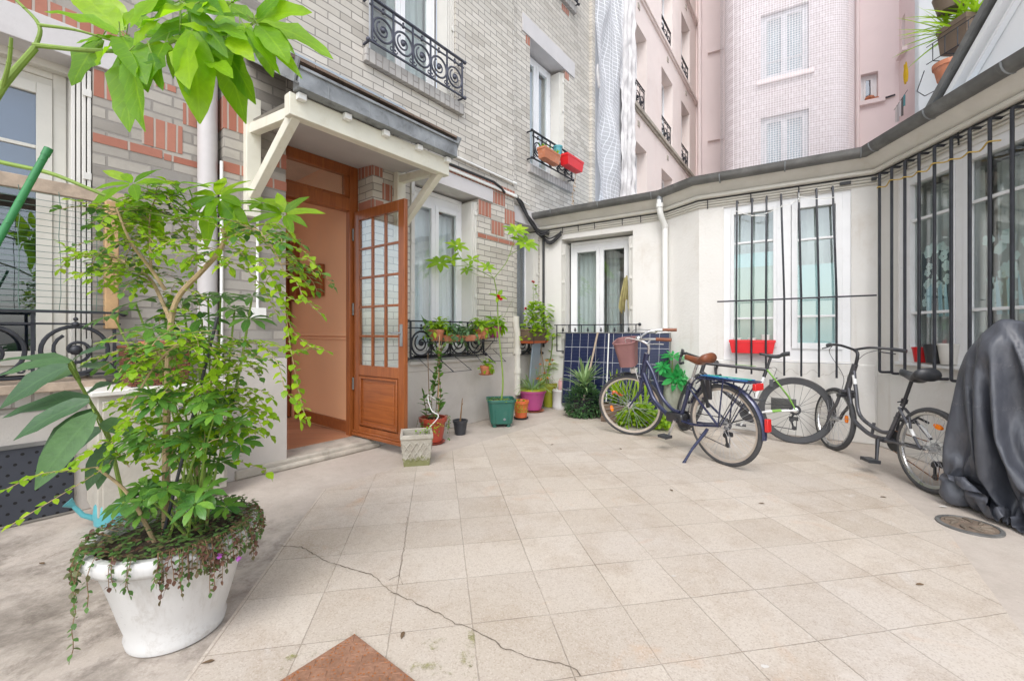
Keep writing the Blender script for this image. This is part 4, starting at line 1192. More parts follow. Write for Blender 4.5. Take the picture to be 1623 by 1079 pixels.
M['white_plastic'] = pm('weathered white plastic', (.60, .59, .575), .5, var=.05, scale=3, bump=.08, dirt=(.36, .32, .27), dfac=.65, dscale=4.5)
M['terracotta'] = pm('terracotta', (.47, .17, .085), .75, var=.12, scale=8, bump=.15, dirt=(.55, .40, .32), dfac=.45, dscale=9)
M['red_glaze'] = pm('dark red plastic', (.37, .055, .03), .35, var=.12, scale=8, dirt=(.22, .08, .05), dfac=.4, dscale=7)
M['orange_plastic'] = pm('orange plastic', (.62, .13, .04), .45, var=.06, dirt=(.5, .25, .15), dfac=.3)
M['black_plastic'] = pm('black plastic', (.035, .037, .042), .45, var=.15)
M['green_plastic'] = pm('dark green plastic', (.025, .125, .095), .4, var=.08, scale=5, dirt=(.12, .18, .14), dfac=.35, dscale=6)
M['magenta'] = pm('magenta pot', (.42, .07, .22), .4, var=.08, dirt=(.3, .1, .18), dfac=.3)
M['lime_pot'] = pm('lime pot', (.36, .38, .03), .4, var=.1)
M['red_plastic'] = pm('bright red plastic', (.68, .018, .025), .35, var=.05)
M['teal_plastic'] = pm('teal plastic', (.10, .36, .40), .4, var=.06, dirt=(.2, .3, .3), dfac=.3)
M['pink_metal'] = pm('pale pink enamel', (.62, .34, .34), .35, var=.06)
M['brown_box'] = pm('brown plastic box', (.16, .11, .075), .6, var=.15)
M['flower_red'] = pm('red petals', (.70, .01, .03), .5, var=.12)
M['flower_orange'] = pm('orange petals', (.80, .16, .015), .5, var=.12)
M['flower_purple'] = pm('purple petals', (.32, .08, .34), .5, var=.12)
M['wicker'] = brick('brown wicker', [(.16, .055, .03), (.24, .09, .045), (.20, .07, .035)], (.05, .02, .012), bw=.03, bh=.014, ms=.0025, dark=.2)

def pot(name, label, x, y, prof, mat, group=None, n=32, soil=None, M_=None, bevel=0):
    """round pot: outer profile continued down inside to the soil"""
    t = thing(name, label, 'plant pot', M_ or T(x, y), group)
    rt, zt = prof[-1]; s = soil or .03
    b = MB(); b.lathe(prof + [(rt - .012, zt - .002), (rt - .02, zt - s - .01), (.001, zt - s - .01)], n)
    b.build('pot_body', M[mat], t, sharp=45, bevel=bevel)
    b = MB(); b.grid(lambda u, v: ((u - .5) * 2 * (rt - .016) * .72, (v - .5) * 2 * (rt - .016) * .72, zt - s + .008 * noise.noise((u * 9, v * 9, x))), 8, 8)
    b2 = MB(); b2.lathe([(rt - .016, zt - s - .012), (rt - .017, zt - s), (rt * .6, zt - s + .006), (.002, zt - s + .008)], 20, wob=.02)
    b2.build('soil', M['soil'], t, sharp=None)
    return t
def saucer(t, r, mat='terracotta', h=.022):
    b = MB(); b.lathe([(r * .8, .002), (r, h), (r - .008, h), (r * .78, .008), (.001, .008)], 28); b.build('saucer', M[mat], t)

# ================================================================ the big white pot
BPx, BPy = -1.275, 1.60
t = pot('plant_pot', 'large weathered white plastic tub holding the tall shrub at the left', BPx, BPy,
        [(.135, 0), (.150, .006), (.156, .03), (.150, .045), (.172, .12), (.198, .22), (.226, .31), (.230, .322), (.254, .328), (.266, .345), (.266, .372), (.258, .384), (.246, .386)], 'tub_white', None, 48, .035)
PT = Vector((BPx, BPy, .36))

# tall small-leaved shrub: trunk and limbs traced at their own depths
SH = wthing('shrub', 'tall small leaved shrub with arching drooping twigs growing in the white tub', 'shrub', T(BPx, BPy, .36))
trunk = MB(); lv = MB(); lv2 = MB()
rs = random.Random(11)
def S(*pts): return [at(x, y, Y) for x, y, Y in pts]
limbs = []
def limb(pts, r0, r1):
    P = spline(S(*pts), 5); n = len(P)
    trunk.tube(P, [r0 + (r1 - r0) * i / (n - 1) for i in range(n)], 7); limbs.append(P); return P
limb([(262, 868, 1.60), (263, 720, 1.61), (266, 600, 1.62), (270, 520, 1.62), (282, 472, 1.62), (318, 432, 1.60), (345, 402, 1.58), (356, 378, 1.57), (352, 362, 1.56)], .0125, .0075)
limb([(271, 510, 1.62), (258, 480, 1.65), (240, 445, 1.68), (215, 425, 1.70), (180, 408, 1.74), (150, 410, 1.77)], .008, .003)
limb([(262, 460, 1.63), (238, 425, 1.60), (212, 392, 1.56), (196, 360, 1.54), (185, 330, 1.53)], .007, .003)
limb([(239, 428, 1.60), (238, 385, 1.63), (238, 340, 1.66), (252, 300, 1.68)], .005, .002)
limb([(300, 868, 1.70), (318, 700, 1.74), (334, 600, 1.76), (344, 560, 1.77)], .011, .006)
limb([(210, 640, 1.50), (240, 588, 1.48), (272, 552, 1.46), (300, 540, 1.46)], .004, .002)
limb([(250, 868, 1.55), (205, 785, 1.50), (153, 740, 1.44)], .008, .004)
limb([(356, 378, 1.57), (400, 362, 1.52), (430, 390, 1.50), (455, 440, 1.48)], .004, .0015)
tw = []
def twig(pts, gap=.017, L=.034, W=.025, b=None, st=.0):
    P = spline(S(*pts), 5); trunk.tube(P, .0014, 4, cap=False); twig_leaves(b or lv, P, L, W, gap, .55, st, rs); tw.append(P)
twig([(356, 372, 1.57), (385, 392, 1.52), (420, 425, 1.48), (448, 480, 1.46), (462, 560, 1.45), (478, 640, 1.45), (486, 662, 1.45)])
twig([(430, 440, 1.5), (455, 470, 1.48), (488, 480, 1.46), (508, 498, 1.46)])
twig([(448, 470, 1.5), (462, 520, 1.49), (486, 545, 1.48), (515, 556, 1.48)])
twig([(330, 560, 1.70), (375, 545, 1.62), (420, 542, 1.56), (462, 556, 1.52), (500, 552, 1.5)], .014)
twig([(420, 548, 1.58), (442, 580, 1.52), (452, 618, 1.5), (470, 640, 1.5), (476, 668, 1.5)])
twig([(344, 420, 1.6), (380, 420, 1.62), (415, 455, 1.62), (440, 500, 1.6)])
twig([(352, 364, 1.57), (330, 350, 1.6), (290, 345, 1.62), (250, 352, 1.63)], .012)
twig([(352, 364, 1.57), (372, 350, 1.56), (400, 365, 1.54), (430, 395, 1.52)], .012)
twig([(185, 332, 1.53), (165, 325, 1.5), (140, 322, 1.48), (118, 318, 1.46)], .013)
twig([(185, 332, 1.53), (205, 318, 1.55), (235, 315, 1.56)], .012)
twig([(150, 410, 1.76), (122, 402, 1.72), (100, 388, 1.70)], .013)
twig([(180, 408, 1.74), (150, 430, 1.70), (125, 432, 1.68)], .013)
twig([(252, 302, 1.68), (280, 312, 1.66), (310, 335, 1.64)], .013)
twig([(210, 640, 1.5), (195, 672, 1.46), (178, 700, 1.43), (165, 728, 1.42)], .012, .03, .024)
twig([(280, 590, 1.5), (262, 618, 1.44), (240, 632, 1.42), (210, 662, 1.4), (188, 690, 1.4)], .011, .03, .024)
twig([(153, 740, 1.44), (110, 745, 1.38), (60, 752, 1.32), (10, 775, 1.26)], .014, .03, .02)
twig([(175, 735, 1.46), (120, 770, 1.38), (70, 800, 1.30), (20, 830, 1.24)], .020, .028, .018)
twig([(205, 740, 1.5), (170, 700, 1.44), (145, 712, 1.4), (120, 730, 1.36)], .011, .03, .022)
twig([(330, 610, 1.74), (360, 640, 1.68), (385, 668, 1.64), (398, 700, 1.62)], .014, .03, .022)
for k in range(195):                                  # short side twigs over the limbs
    P = rs.choice(limbs[:6] + limbs[7:]); i = rs.randrange(len(P) // 3, len(P)); p = P[i]
    d = rdir(-.1, .55, rs); d.y *= .8
    W_ = wander(p, d, rs.uniform(.09, .22), 5, .22, .35, rs)
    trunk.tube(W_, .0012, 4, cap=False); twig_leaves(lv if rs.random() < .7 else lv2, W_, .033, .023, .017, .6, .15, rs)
for k in range(125):                                  # dense middle of the bush
    p = at(rs.uniform(205, 385), rs.uniform(515, 735), rs.uniform(1.45, 1.80))
    W_ = wander(p, rdir(-.2, .5, rs), rs.uniform(.08, .16), 5, .25, .4, rs)
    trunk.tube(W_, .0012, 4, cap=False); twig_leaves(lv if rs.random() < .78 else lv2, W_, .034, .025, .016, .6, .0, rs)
trunk.build('trunk', M['bark'], SH); lv.build('foliage', M['leaf_mid'], SH, sharp=None)
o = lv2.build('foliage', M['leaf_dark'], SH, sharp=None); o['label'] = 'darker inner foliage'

# schefflera filling the lower part of the tub
SC = wthing('umbrella_plant', 'dark glossy umbrella plant with fingered leaves at the base of the tall shrub', 'plant', T(BPx + .03, BPy + .02, .36))
st = MB(); lf = MB(); r2 = random.Random(5)
for k in range(40):
    px, py, Y = r2.uniform(195, 385), r2.uniform(610, 815), r2.uniform(1.42, 1.78)
    c = at(px, py, Y)
    b0 = Vector((BPx + r2.uniform(-.06, .10), BPy + r2.uniform(-.07, .07), .36)); mid = b0.lerp(c, .55) + Vector((0, 0, .06))
    if k % 4 == 0: st.tube(spline([b0, mid, c], 4), [.005 - .003 * i / 8 for i in range(9)], 5, cap=False)
    else: st.tube([c, c.lerp(mid, .35)], .0022, 5, cap=False)
    palm(lf, c, r2.choice((7, 8, 8, 9)), r2.uniform(.062, .088), .027, Vector((r2.uniform(-.4, .4), r2.uniform(-.8, .1), 1)), .9, .12, 0, r2)
for px, py, Y in ((290, 478, 1.75), (330, 470, 1.78), (372, 490, 1.75), (320, 505, 1.7), (395, 505, 1.72), (260, 500, 1.75), (215, 480, 1.7), (180, 500, 1.68), (350, 470, 1.8), (400, 470, 1.74), (240, 520, 1.6), (310, 525, 1.62)):
    c = at(px, py, Y); b0 = Vector((BPx + .05, BPy + .06, .36))
    st.tube(spline([b0, b0.lerp(c, .6) + Vector((0, .02, 0)), c], 4), .004, 5, cap=False)
    palm(lf, c, 8, r2.uniform(.08, .11), .03, Vector((r2.uniform(-.3, .3), -.35, 1)), .8, .1, 0, r2)
st.build('stem', M['stem_green'], SC); lf.build('foliage', M['leaf_dark'], SC, sharp=None)

# creeping plant over the rim
CR = wthing('creeping_plant', 'small leaved creeping plant covering the soil and hanging over the white rim', 'plant', T(BPx, BPy, .37))
st = MB(); lf = MB(); lr = MB(); r3 = random.Random(9)
for k in range(900):
    a = r3.uniform(0, 2 * PI); r = .26 * math.sqrt(r3.random())
    p = Vector((BPx + r * math.cos(a), BPy + r * math.sin(a), .375 + r3.uniform(-.01, .05)))
    d = rdir(-.1, .5, r3); leaf(lf if r3.random() < .8 else lr, p, d, r3.uniform(.014, .024), r3.uniform(.011, .017), None, .4, .2, 0, 3)
def hang(a, L, bmesh, gap=.014, out=.25):
    P = [Vector((BPx + (.20 + .02 * i) * math.cos(a), BPy + (.20 + .02 * i) * math.sin(a), .385 + .008 * i)) for i in range(4)]
    q = P[-1].copy(); n = max(3, int(L / .03))
    for i in range(n):
        q = q + Vector((math.cos(a) * .006 * max(0, 2 - i) + r3.uniform(-.006, .006), math.sin(a) * .006 * max(0, 2 - i) + r3.uniform(-.006, .006), -.03)); P.append(q.copy())
    st.tube(P, .0012, 4, cap=False); twig_leaves(bmesh, P, .019, .013, gap, .7, .15, r3)
for k in range(60): hang(r3.uniform(0, 2 * PI), r3.uniform(.02, .10), lf if r3.random() < .7 else lr)
for k in range(34): hang(R(r3.uniform(-65, 25)), r3.uniform(.05, .17), lr if r3.random() < .6 else lf)
for a, L in ((-118, .33), (-116, .12), (-104, .15), (-80, .13), (-45, .14), (-30, .20), (-122, .20), (-128, .09)): hang(R(a), L, lf, .017)
for k in range(2):
    a = R(r3.uniform(-40, 15)); p = Vector((BPx + .29 * math.cos(a), BPy + .29 * math.sin(a), .37 - r3.uniform(0, .14)))
    for j in range(3): leaf(lr, p, rdir(-.2, .8, r3), .02, .016, None, .2, .2, 1, 3)
st.build('stem', M['stem_brown'], CR); lf.build('foliage', M['leaf_creep'], CR, sharp=None)
o = lr.build('foliage', [M['leaf_red'], M['flower_purple']], CR, sharp=None); o['label'] = 'purplish hanging foliage'

def stake(name, label, p, q, r, mat):
    d = (q - p); b = MB(); b.tube([p, q], r, 10); b.tube([q - d.normalized() * .02, q + d.normalized() * .006], r * 1.15, 10)
    n = int(d.length / .07)
    for k in range(n): b.ball(p.lerp(q, (k + .5) / n), r * 1.12, 8, 0, .5)
    o = b.build(name, M[mat], None, I4)
    tag(o, label, 'stake'); return o
stake('plant_stake', 'thin black plastic stake stuck in the white tub', Vector((BPx - .03, BPy - .03, .37)), at(344, 505, 1.62), .0055, 'black_plastic')
M['stake_green'] = pm('green stake plastic', (.03, .20, .06), .45, var=.1)
p0, p1 = at(-40, 448, 1.2), at(76, 238, 1.30)
stake('plant_stake', 'thick green plastic stake leaning at the left edge of the photo', p0 + (p0 - p1) * 1.6, p1, .0095, 'stake_green')

# broad leaved plant low at the left of the tub
BV = wthing('broad_leaved_plant', 'plant with long dark drooping leaves growing beside the ventilation panel', 'plant', T(-1.74, 1.97))
st = MB(); lf = MB()
tr = spline([Vector((-1.74, 1.97, 0.0)), at(188, 760, 1.9), at(172, 690, 1.85), at(140, 632, 1.75), at(107, 572, 1.7)], 5)
st.tube(tr, [.010 - .005 * i / (len(tr) - 1) for i in range(len(tr))], 7)
for (x0, y0), (x1, y1), L, Y, up in (((110, 575), (10, 590), .24, 1.68, (0, -.6, 1)), ((112, 573), (-10, 566), .28, 1.75, (0, -.2, 1)), ((108, 580), (0, 640), .26, 1.6, (.3, -1, .6)), ((115, 572), (170, 545), .20, 1.7, (0, -.6, 1)),
    ((120, 585), (195, 575), .2, 1.72, (0, -.4, 1)), ((140, 632), (30, 650), .28, 1.65, (0, -.7, 1)), ((142, 635), (80, 670), .24, 1.6, (.2, -.9, .8)), ((150, 650), (75, 720), .26, 1.62, (.4, -1, .6)),
    ((150, 655), (85, 735), .30, 1.55, (.5, -1, .4)), ((160, 680), (40, 745), .28, 1.8, (.3, -1, .5)), ((172, 700), (125, 800), .2, 1.75, (.6, -1, .2)), ((175, 705), (150, 790), .18, 1.8, (.6, -1, .1)), ((135, 625), (185, 600), .17, 1.8, (0, -.8, 1)),
    ((118, 590), (30, 618), .23, 1.85, (0, -.8, .8)), ((160, 670), (235, 690), .2, 1.75, (0, -.8, .7))):
    a, c = at(x0, y0, Y), at(x1, y1, Y - .05)
    leaf(lf, a, c - a + Vector((0, 0, .03)), L, L * .34, Vector(up), .5, .2, 0, 6)
    st.tube([a, a + (tr[-6] - a) * .4], .003, 5, cap=False)
st.build('stem', M['stem_green'], BV); lf.build('foliage', M['leaf_grey'], BV, sharp=None)

# large-leaved branch reaching in at the top left
AV = wthing('large_leaved_tree', 'small tree at the left whose bright large leaves hang across the top of the photo', 'tree', T(-2.12, 1.15))
st = MB(); lf = MB(); r4 = random.Random(21)
def stem(pts, r0, r1, b=st):
    P = spline(S(*pts), 5); n = len(P); b.tube(P, [r0 + (r1 - r0) * i / (n - 1) for i in range(n)], 8)
    for p in P[2::3]: b.ball(p, r0 * 1.06, 8, 0, .5)
    return P
P0 = spline([Vector((-2.12, 1.15, 0)), Vector((-2.1, 1.2, .8)), at(-120, 330, 1.25), at(-20, 175, 1.28), at(10, 130, 1.29), at(56, 76, 1.30)], 6)
st.tube(P0, [.015 - .006 * i / (len(P0) - 1) for i in range(len(P0))], 9)
stem([(56, 76, 1.30), (62, 40, 1.30), (20, -5, 1.28)], .006, .004)
stem([(2, 145, 1.29), (14, 100, 1.26), (18, 60, 1.24)], .006, .004)
stem([(54, 72, 1.30), (140, 80, 1.31), (235, 80, 1.32), (270, 68, 1.33), (322, 42, 1.34)], .0075, .004)
stem([(63, 40, 1.30), (120, 48, 1.31), (178, 65, 1.33)], .005, .003)
stem([(285, -10, 1.34), (286, 30, 1.34), (285, 58, 1.34)], .003, .003)
stem([(310, 52, 1.34), (355, 60, 1.38), (405, 35, 1.42)], .004, .0025)
# each leaf: base px, tip px, width factor
LV = [((186, 55), (82, 0), .28), ((190, 50), (110, -35), .3), ((195, 48), (178, -10), .34), ((160, 62), (105, 128), .48), ((200, 60), (190, 120), .42), ((195, 85), (208, 200), .34), ((205, 85), (232, 200), .26), ((215, 75), (222, 135), .42),
      ((262, 68), (228, 128), .46), ((270, 66), (205, 20), .34), ((300, 12), (218, 35), .40), ((265, -10), (195, 30), .34), ((310, 40), (230, 55), .3), ((318, 42), (258, 25), .3), ((305, 50), (318, 192), .36), ((295, 60), (302, 130), .44),
      ((330, 45), (370, 90), .4), ((300, 12), (340, 70), .24), ((345, 58), (395, 190), .30), ((350, 68), (412, 160), .34), ((340, 60), (350, 118), .5), ((380, 45), (382, 108), .40), ((400, 35), (355, -5), .3), ((405, 32), (492, 6), .3),
      ((408, 34), (535, 66), .26), ((410, 38), (475, 72), .24), ((405, 42), (482, 118), .20), ((408, 30), (450, -20), .3), ((395, 30), (345, 20), .3), ((390, 45), (445, 115), .22), ((285, 95), (300, 150), .34), ((330, 40), (395, 52), .3),
      ((345, 62), (300, 80), .3), ((320, 40), (290, -25), .35), ((240, 85), (262, 140), .36), ((330, 100), (372, 108), .3), ((186, 60), (120, 62), .25), ((375, 60), (420, 62), .3), ((180, 70), (150, 95), .4)]
for cx_, cy_ in ((190, 52), (268, 62), (300, 15), (322, 44), (405, 36), (350, 62), (210, 80), (285, 5), (365, 10)):   # more blades round each shoot
    for k in range(4):
        a_ = r4.uniform(0, 2 * PI); l_ = r4.uniform(55, 105); LV.append(((cx_ + 8 * math.cos(a_), cy_ + 8 * math.sin(a_)), (cx_ + l_ * math.cos(a_), cy_ + l_ * .75 * math.sin(a_) + 12), r4.uniform(.24, .42)))
for (x0, y0), (x1, y1), wf in LV:
    Y = 1.33 + r4.uniform(-.07, .10); a, c = at(x0, y0, Y), at(x1, y1, Y + r4.uniform(-.08, .05))
    L = (c - a).length
    leaf(lf, a, c - a, L * 1.04, L * wf * 1.12, Vector((r4.uniform(-.5, .5), -.9, r4.uniform(.1, .8))), r4.uniform(.15, .7), r4.uniform(.08, .4), 0, 7, 'oval', .22)
    st.tube([a + (a - c).normalized() * .035 + Vector((0, 0, .008)), a], .0016, 5, cap=False)
st.build('trunk', M['stem_green'], AV); lf.build('foliage', M['leaf_lime'], AV, sharp=None)

# fatsia-like stem with fingered lime leaves over the shrub
FA_ = wthing('fingered_leaf_plant', 'arching yellow green stem carrying bright fingered leaves in front of the doorway', 'plant', T(-2.3, 1.45))
st = MB(); lf = MB()
P = spline([Vector((-2.3, 1.45, 0)), Vector((-2.2, 1.45, .9)), at(-60, 240, 1.48), at(0, 257, 1.5), at(80, 275, 1.52), at(150, 303, 1.55), at(230, 335, 1.62), at(300, 345, 1.68), at(345, 322, 1.72)], 6)
st.tube(P, [.010 - .006 * i / (len(P) - 1) for i in range(len(P))], 8)
for p in P[16::4]: st.ball(p, .0065, 8, 0, .6)
for cx, cy, Y, n, L, q in ((345, 312, 1.72, 8, .17, (-.1, -.9, .8)), (210, 292, 1.6, 6, .13, (0, -.9, .8)), (450, 340, 1.72, 8, .14, (.2, -.95, .7)), (300, 300, 1.75, 7, .14, (-.2, -.5, 1)), (415, 322, 1.75, 7, .13, (.1, -.5, 1)), (245, 310, 1.66, 7, .13, (0, -.5, 1)), (270, 292, 1.7, 7, .12, (0, -.4, 1))):
    c = at(cx, cy, Y); st.tube(spline([P[-6], (P[-6] + c) / 2 + Vector((0, 0, .02)), c], 4), .0026, 5, cap=False)
    palm(lf, c, n, L, L * .30, q, .55, .10, 0, r4, 'oval')
for (x0, y0), (x1, y1), wf in (((335, 318), (328, 390), .44), ((350, 318), (395, 370), .46), ((360, 325), (372, 385), .36), ((230, 320), (240, 380), .40), ((225, 320), (188, 375), .4), ((240, 325), (262, 390), .34), ((185, 298), (140, 330), .4), ((340, 312), (300, 330), .3), ((205, 285), (165, 270), .4)):
    a, c = at(x0, y0, 1.68), at(x1, y1, 1.66); L = (c - a).length
    leaf(lf, a, c - a, L * 1.05, L * wf, Vector((r4.uniform(-.4, .4), -1, .3)), .1, .14, 0, 6)
st.build('stem', M['stem_green'], FA_); lf.build('foliage', M['leaf_lime'], FA_, sharp=None)

# ================================================================ things behind the tub
FLm = FL.M
M['cabinet_paint'] = pm('dull cream paint', (.47, .44, .38), .6, var=.1, dirt=(.30, .26, .2), dfac=.5, dscale=6)
cb = thing('cabinet', 'low cream painted cabinet half hidden behind the tall shrub', 'cabinet', FL.M @ T(-.90, -.05))
b = MB(); x0, x1, y0, y1, zt = FL.sx(150, -.2), FL.sx(352, -.2), -.30, .11, .76
b.box(x0, x1, y0, y1, .06, zt); o = b.build('body', M['cabinet_paint'], cb, FL.M, bevel=.006)
b = MB(); b.box(x0 - .03, x1 + .03, y0 - .03, y1, zt, zt + .03); b.build('top', M['cream_trim'], cb, FL.M, bevel=.006)
for k in (0, 1):
    xa = x0 + .02 + k * (x1 - x0 - .02) / 2; b = MB(); b.box(xa, xa + (x1 - x0) / 2 - .03, y0 - .016, y0 - .001, .10, zt - .03)
    d = b.build('door', M['cabinet_paint'], cb, FL.M, bevel=.004)
    b = MB(); b.ball((xa + (.05 if k else (x1 - x0) / 2 - .08), y0 - .03, zt - .12), .014); b.build('knob', M['iron'], d, FL.M)
wb = thing('wicker_basket', 'brown wicker basket standing on the cream cabinet', 'basket', FL.M @ T(-.75, -.1, zt + .03))
xa, xb = FL.sx(200, -.2), FL.sx(300, -.2); hb = .27
b = MB()
c = ((xa + xb) / 2, -.10)
rr = []
for z, k in ((zt + .031, .90), (zt + .10, .95), (zt + .2, .99), (zt + hb, 1.0), (zt + hb, .94), (zt + .12, .90), (zt + .06, .86)):
    hw, hd = (xb - xa) / 2 * k, .15 * k
    rr.append([(c[0] + sx * hw, c[1] + sy * hd, z) for sx, sy in ((-1, -1), (1, -1), (1, 1), (-1, 1))])
b.loft(rr); b.build('basket_body', M['wicker'], wb, FL.M, bevel=.008)
b = MB(); b.tube([(c[0] - (xb - xa) / 2, c[1] - .15, zt + hb), (c[0] + (xb - xa) / 2, c[1] - .15, zt + hb), (c[0] + (xb - xa) / 2, c[1] + .15, zt + hb), (c[0] - (xb - xa) / 2, c[1] + .15, zt + hb)], .013, 8, closed=True); b.build('rim', M['wicker'], wb, FL.M)
b = MB(); tc = thing('glazed_pot', 'small terracotta pot standing in the wicker basket', 'plant pot', FL.M @ T(c[0], c[1], zt + .06))
b.lathe([(.05, 0), (.075, .22), (.085, .222), (.085, .25), (.07, .25), (.06, .2), (.001, .2)], 24); b.build('pot_body', M['terracotta'], tc)
# teal watering can
g0 = gnd(150, 838); wc = thing('watering_can', 'teal plastic watering can on the ground behind the white tub', 'watering can', T(g0.x + .03, g0.y + .08, 0, R(215)) @ Matrix.Scale(.85, 4))
b = MB(); b.lathe([(.075, 0), (.085, .01), (.09, .08), (.085, .14), (.06, .17), (.055, .17), (.05, .15), (.001, .15)], 24, sx=1.15); b.build('tank', M['teal_plastic'], wc)
b = MB(); b.tube([(.085, 0, .05), (.15, 0, .09), (.20, 0, .17)], [.02, .016, .013], 10); b.tube([(.195, 0, .165), (.225, 0, .195)], [.015, .034], 12); b.build('spout', M['teal_plastic'], wc)
b = MB(); b.tube(spline([(-.07, 0, .15), (-.10, 0, .21), (-.14, 0, .16), (-.13, 0, .08), (-.09, 0, .05)], 5), .011, 8); b.build('handle', M['teal_plastic'], wc)

# ================================================================ pots along the wall right of the door
r5 = random.Random(31)
# square concrete planter
p = gnd(656, 739)
Mc = T(p.x, p.y + .10, 0, FL.a - R(38))
t = thing('concrete_planter', 'square mossy concrete planter with a lattice pattern beside the open door', 'planter', Mc)
b = MB(); h, a, c = .27, .105, .135
def sq(k, z): return [(sx * k, sy * k, z) for sx, sy in ((-1, -1), (1, -1), (1, 1), (-1, 1))]
b.loft([sq(a, 0), sq(a * 1.02, .02), sq(c * .94, h - .04), sq(c, h - .035), sq(c, h), sq(c - .022, h), sq(c - .026, h - .06), sq(.001, h - .06)])
for f in range(4):                                # lattice relief on each face
    Mx = Matrix.Rotation(f * PI / 2, 4, 'Z'); b.X = Mx
    def fp(u, z): return Vector((u * (a + (c * .94 - a) * z / (h - .04)), -(a + (c * .94 - a) * z / (h - .04)) - .003, z))
    for k in range(-3, 4):
        for s in (1, -1):
            q0, q1 = (k * .45 - s * .45, .05), (k * .45 + s * .45, h - .06)
            u0, u1 = q0[0], q1[0]; z0, z1 = .05, h - .06
            if u0 < -.85: z0 += (z1 - z0) * (-.85 - u0) / (u1 - u0); u0 = -.85
            if u0 > .85: z0 += (z1 - z0) * (u0 - .85) / (u0 - u1); u0 = .85
            if u1 > .85: z1 -= (z1 - z0) * (u1 - .85) / (u1 - u0); u1 = .85
            if u1 < -.85: z1 -= (z1 - z0) * (-.85 - u1) / (u0 - u1); u1 = -.85
            if z1 - z0 > .015: b.bar(fp(u0, z0), fp(u1, z1), .012, .008, 0, up=(0, -1, 0))
b.X = None
def mossy():
    tt = NT('mossy cast concrete')
    cc = tt.ramp(tt.noise(7, 6, .7), [(.3, (.30, .27, .22)), (.6, (.44, .41, .35)), (.8, (.52, .49, .43))])
    sp = tt.n('ShaderNodeSeparateXYZ'); tt.l(tt.obj(), sp.inputs[0])
    f = tt.math('SUBTRACT', tt.math('ADD', tt.math('MULTIPLY', tt.noise(22, 5, .7), .22), -.02), sp.outputs['Z'])
    m = tt.ramp(f, [(.0, 0.0), (.04, .8)])
    return tt.done(tt.bsdf(tt.mix(m, cc, (.16, .17, .04)), .9, 0, tt.bump(tt.noise(70, 5, .7), .5, .006), .3))
M['mossy'] = mossy()
b.build('planter_body', M['mossy'], t, bevel=.004)
b = MB(); b.quad((-.11, -.11, h - .055), (.11, -.11, h - .055), (.11, .11, h - .055), (-.11, .11, h - .055)); b.build('soil', M['soil'], t)
vp = thing('vine', 'thin green vine trailing from the square concrete planter', 'plant', Mc @ T(0, 0, h - .055))
b = MB()
for k in range(9):
    w = wander((r5.uniform(-.05, .1), r5.uniform(-.05, .08), 0), (.7, .1, 1.0), r5.uniform(.08, .22), 7, .2, .5, r5); twig_leaves(b, w, .024, .017, .02, .5, 0, r5)
b.build('foliage', M['leaf_mid'], vp, sharp=None)

# red pot with a climbing plant tied to a cane
p = gnd(684, 707); y = p.y + .13
t = pot('plant_pot', 'dark red round pot on a saucer behind the concrete planter', p.x - .01, y, [(.085, .02), (.095, .024), (.128, .22), (.140, .222), (.143, .262), (.135, .266)], 'red_glaze')
saucer(t, .125, 'red_glaze')
cp = wthing('climbing_plant', 'leafy climbing plant tied to a thin cane in the dark red pot', 'plant', T(p.x, y, .24))
st = MB(); lf = MB()
for px, py, Y in ((678, 560, y + .02), (700, 540, y + .03), (672, 640, y - .05)):
    P = spline([Vector((p.x, y, .24)), at((684 + px) / 2, 640, Y), at(px, py, Y)], 5); st.tube(P, .004, 5)
tops = [spline(S((686, 690, y), (684, 640, y), (690, 600, y), (694, 560, y), (680, 530, y), (672, 510, y)), 5), spline(S((680, 690, y), (676, 655, y - .04), (672, 630, y - .06)), 5), spline(S((688, 690, y), (698, 630, y), (696, 590, y), (702, 550, y), (720, 540, y)), 5)]
for P in tops: st.tube(P, .003, 5); twig_leaves(lf, P, .105, .045, .026, .7, .08, r5)
for k in range(16):
    a = r5.uniform(0, 6); w = [Vector((p.x + .13 * math.cos(a), y + .13 * math.sin(a), .27)), Vector((p.x + .155 * math.cos(a), y + .155 * math.sin(a), .27))]
    for j in range(r5.randint(2, 6)): w.append(w[-1] + Vector((r5.uniform(-.01, .01), r5.uniform(-.01, .01), -.035)))
    st.tube(w, .0015, 4); twig_leaves(lf, w, .022, .015, .03, .6, .2, r5)
st.build('stem', M['stem_brown'], cp); lf.build('foliage', M['leaf_dark'], cp, sharp=None)
b = MB(); b.tube([(p.x + .045, y - .02, .24), (p.x + .055, y, 1.10)], .005, 8); b.build('cane', M['wood_new'], cp)
b = MB(); q = Vector((p.x + .05, y - .01, .42)); b.tube(spline([q, q + Vector((-.09, -.09, .08)), q + Vector((-.05, -.13, -.06)), q + Vector((.02, -.13, -.12)), q + Vector((-.06, -.16, -.22))], 5), .005, 5); b.build('tie', M['pipe_white'], cp)

# small black pot with a bare stick
p = gnd(728, 691); y = p.y + .08
t = pot('plant_pot', 'small black plastic pot with a bare stem, in front of the grey wall base', p.x, y, [(.052, 0), (.058, .003), (.076, .135), (.083, .137), (.084, .16), (.079, .162)], 'black_plastic')
b = MB(); b.tube([(p.x, y, .14), (p.x + .01, y, .25), (p.x + .025, y - .01, .40)], [.010, .008, .004], 7); b.tube([(p.x + .012, y, .30), (p.x + .03, y, .345)], .003, 5)
s_ = b.build('bare_stem', M['stem_brown'], None, I4); tag(s_, 'bare brown stem standing in the small black pot', 'plant')

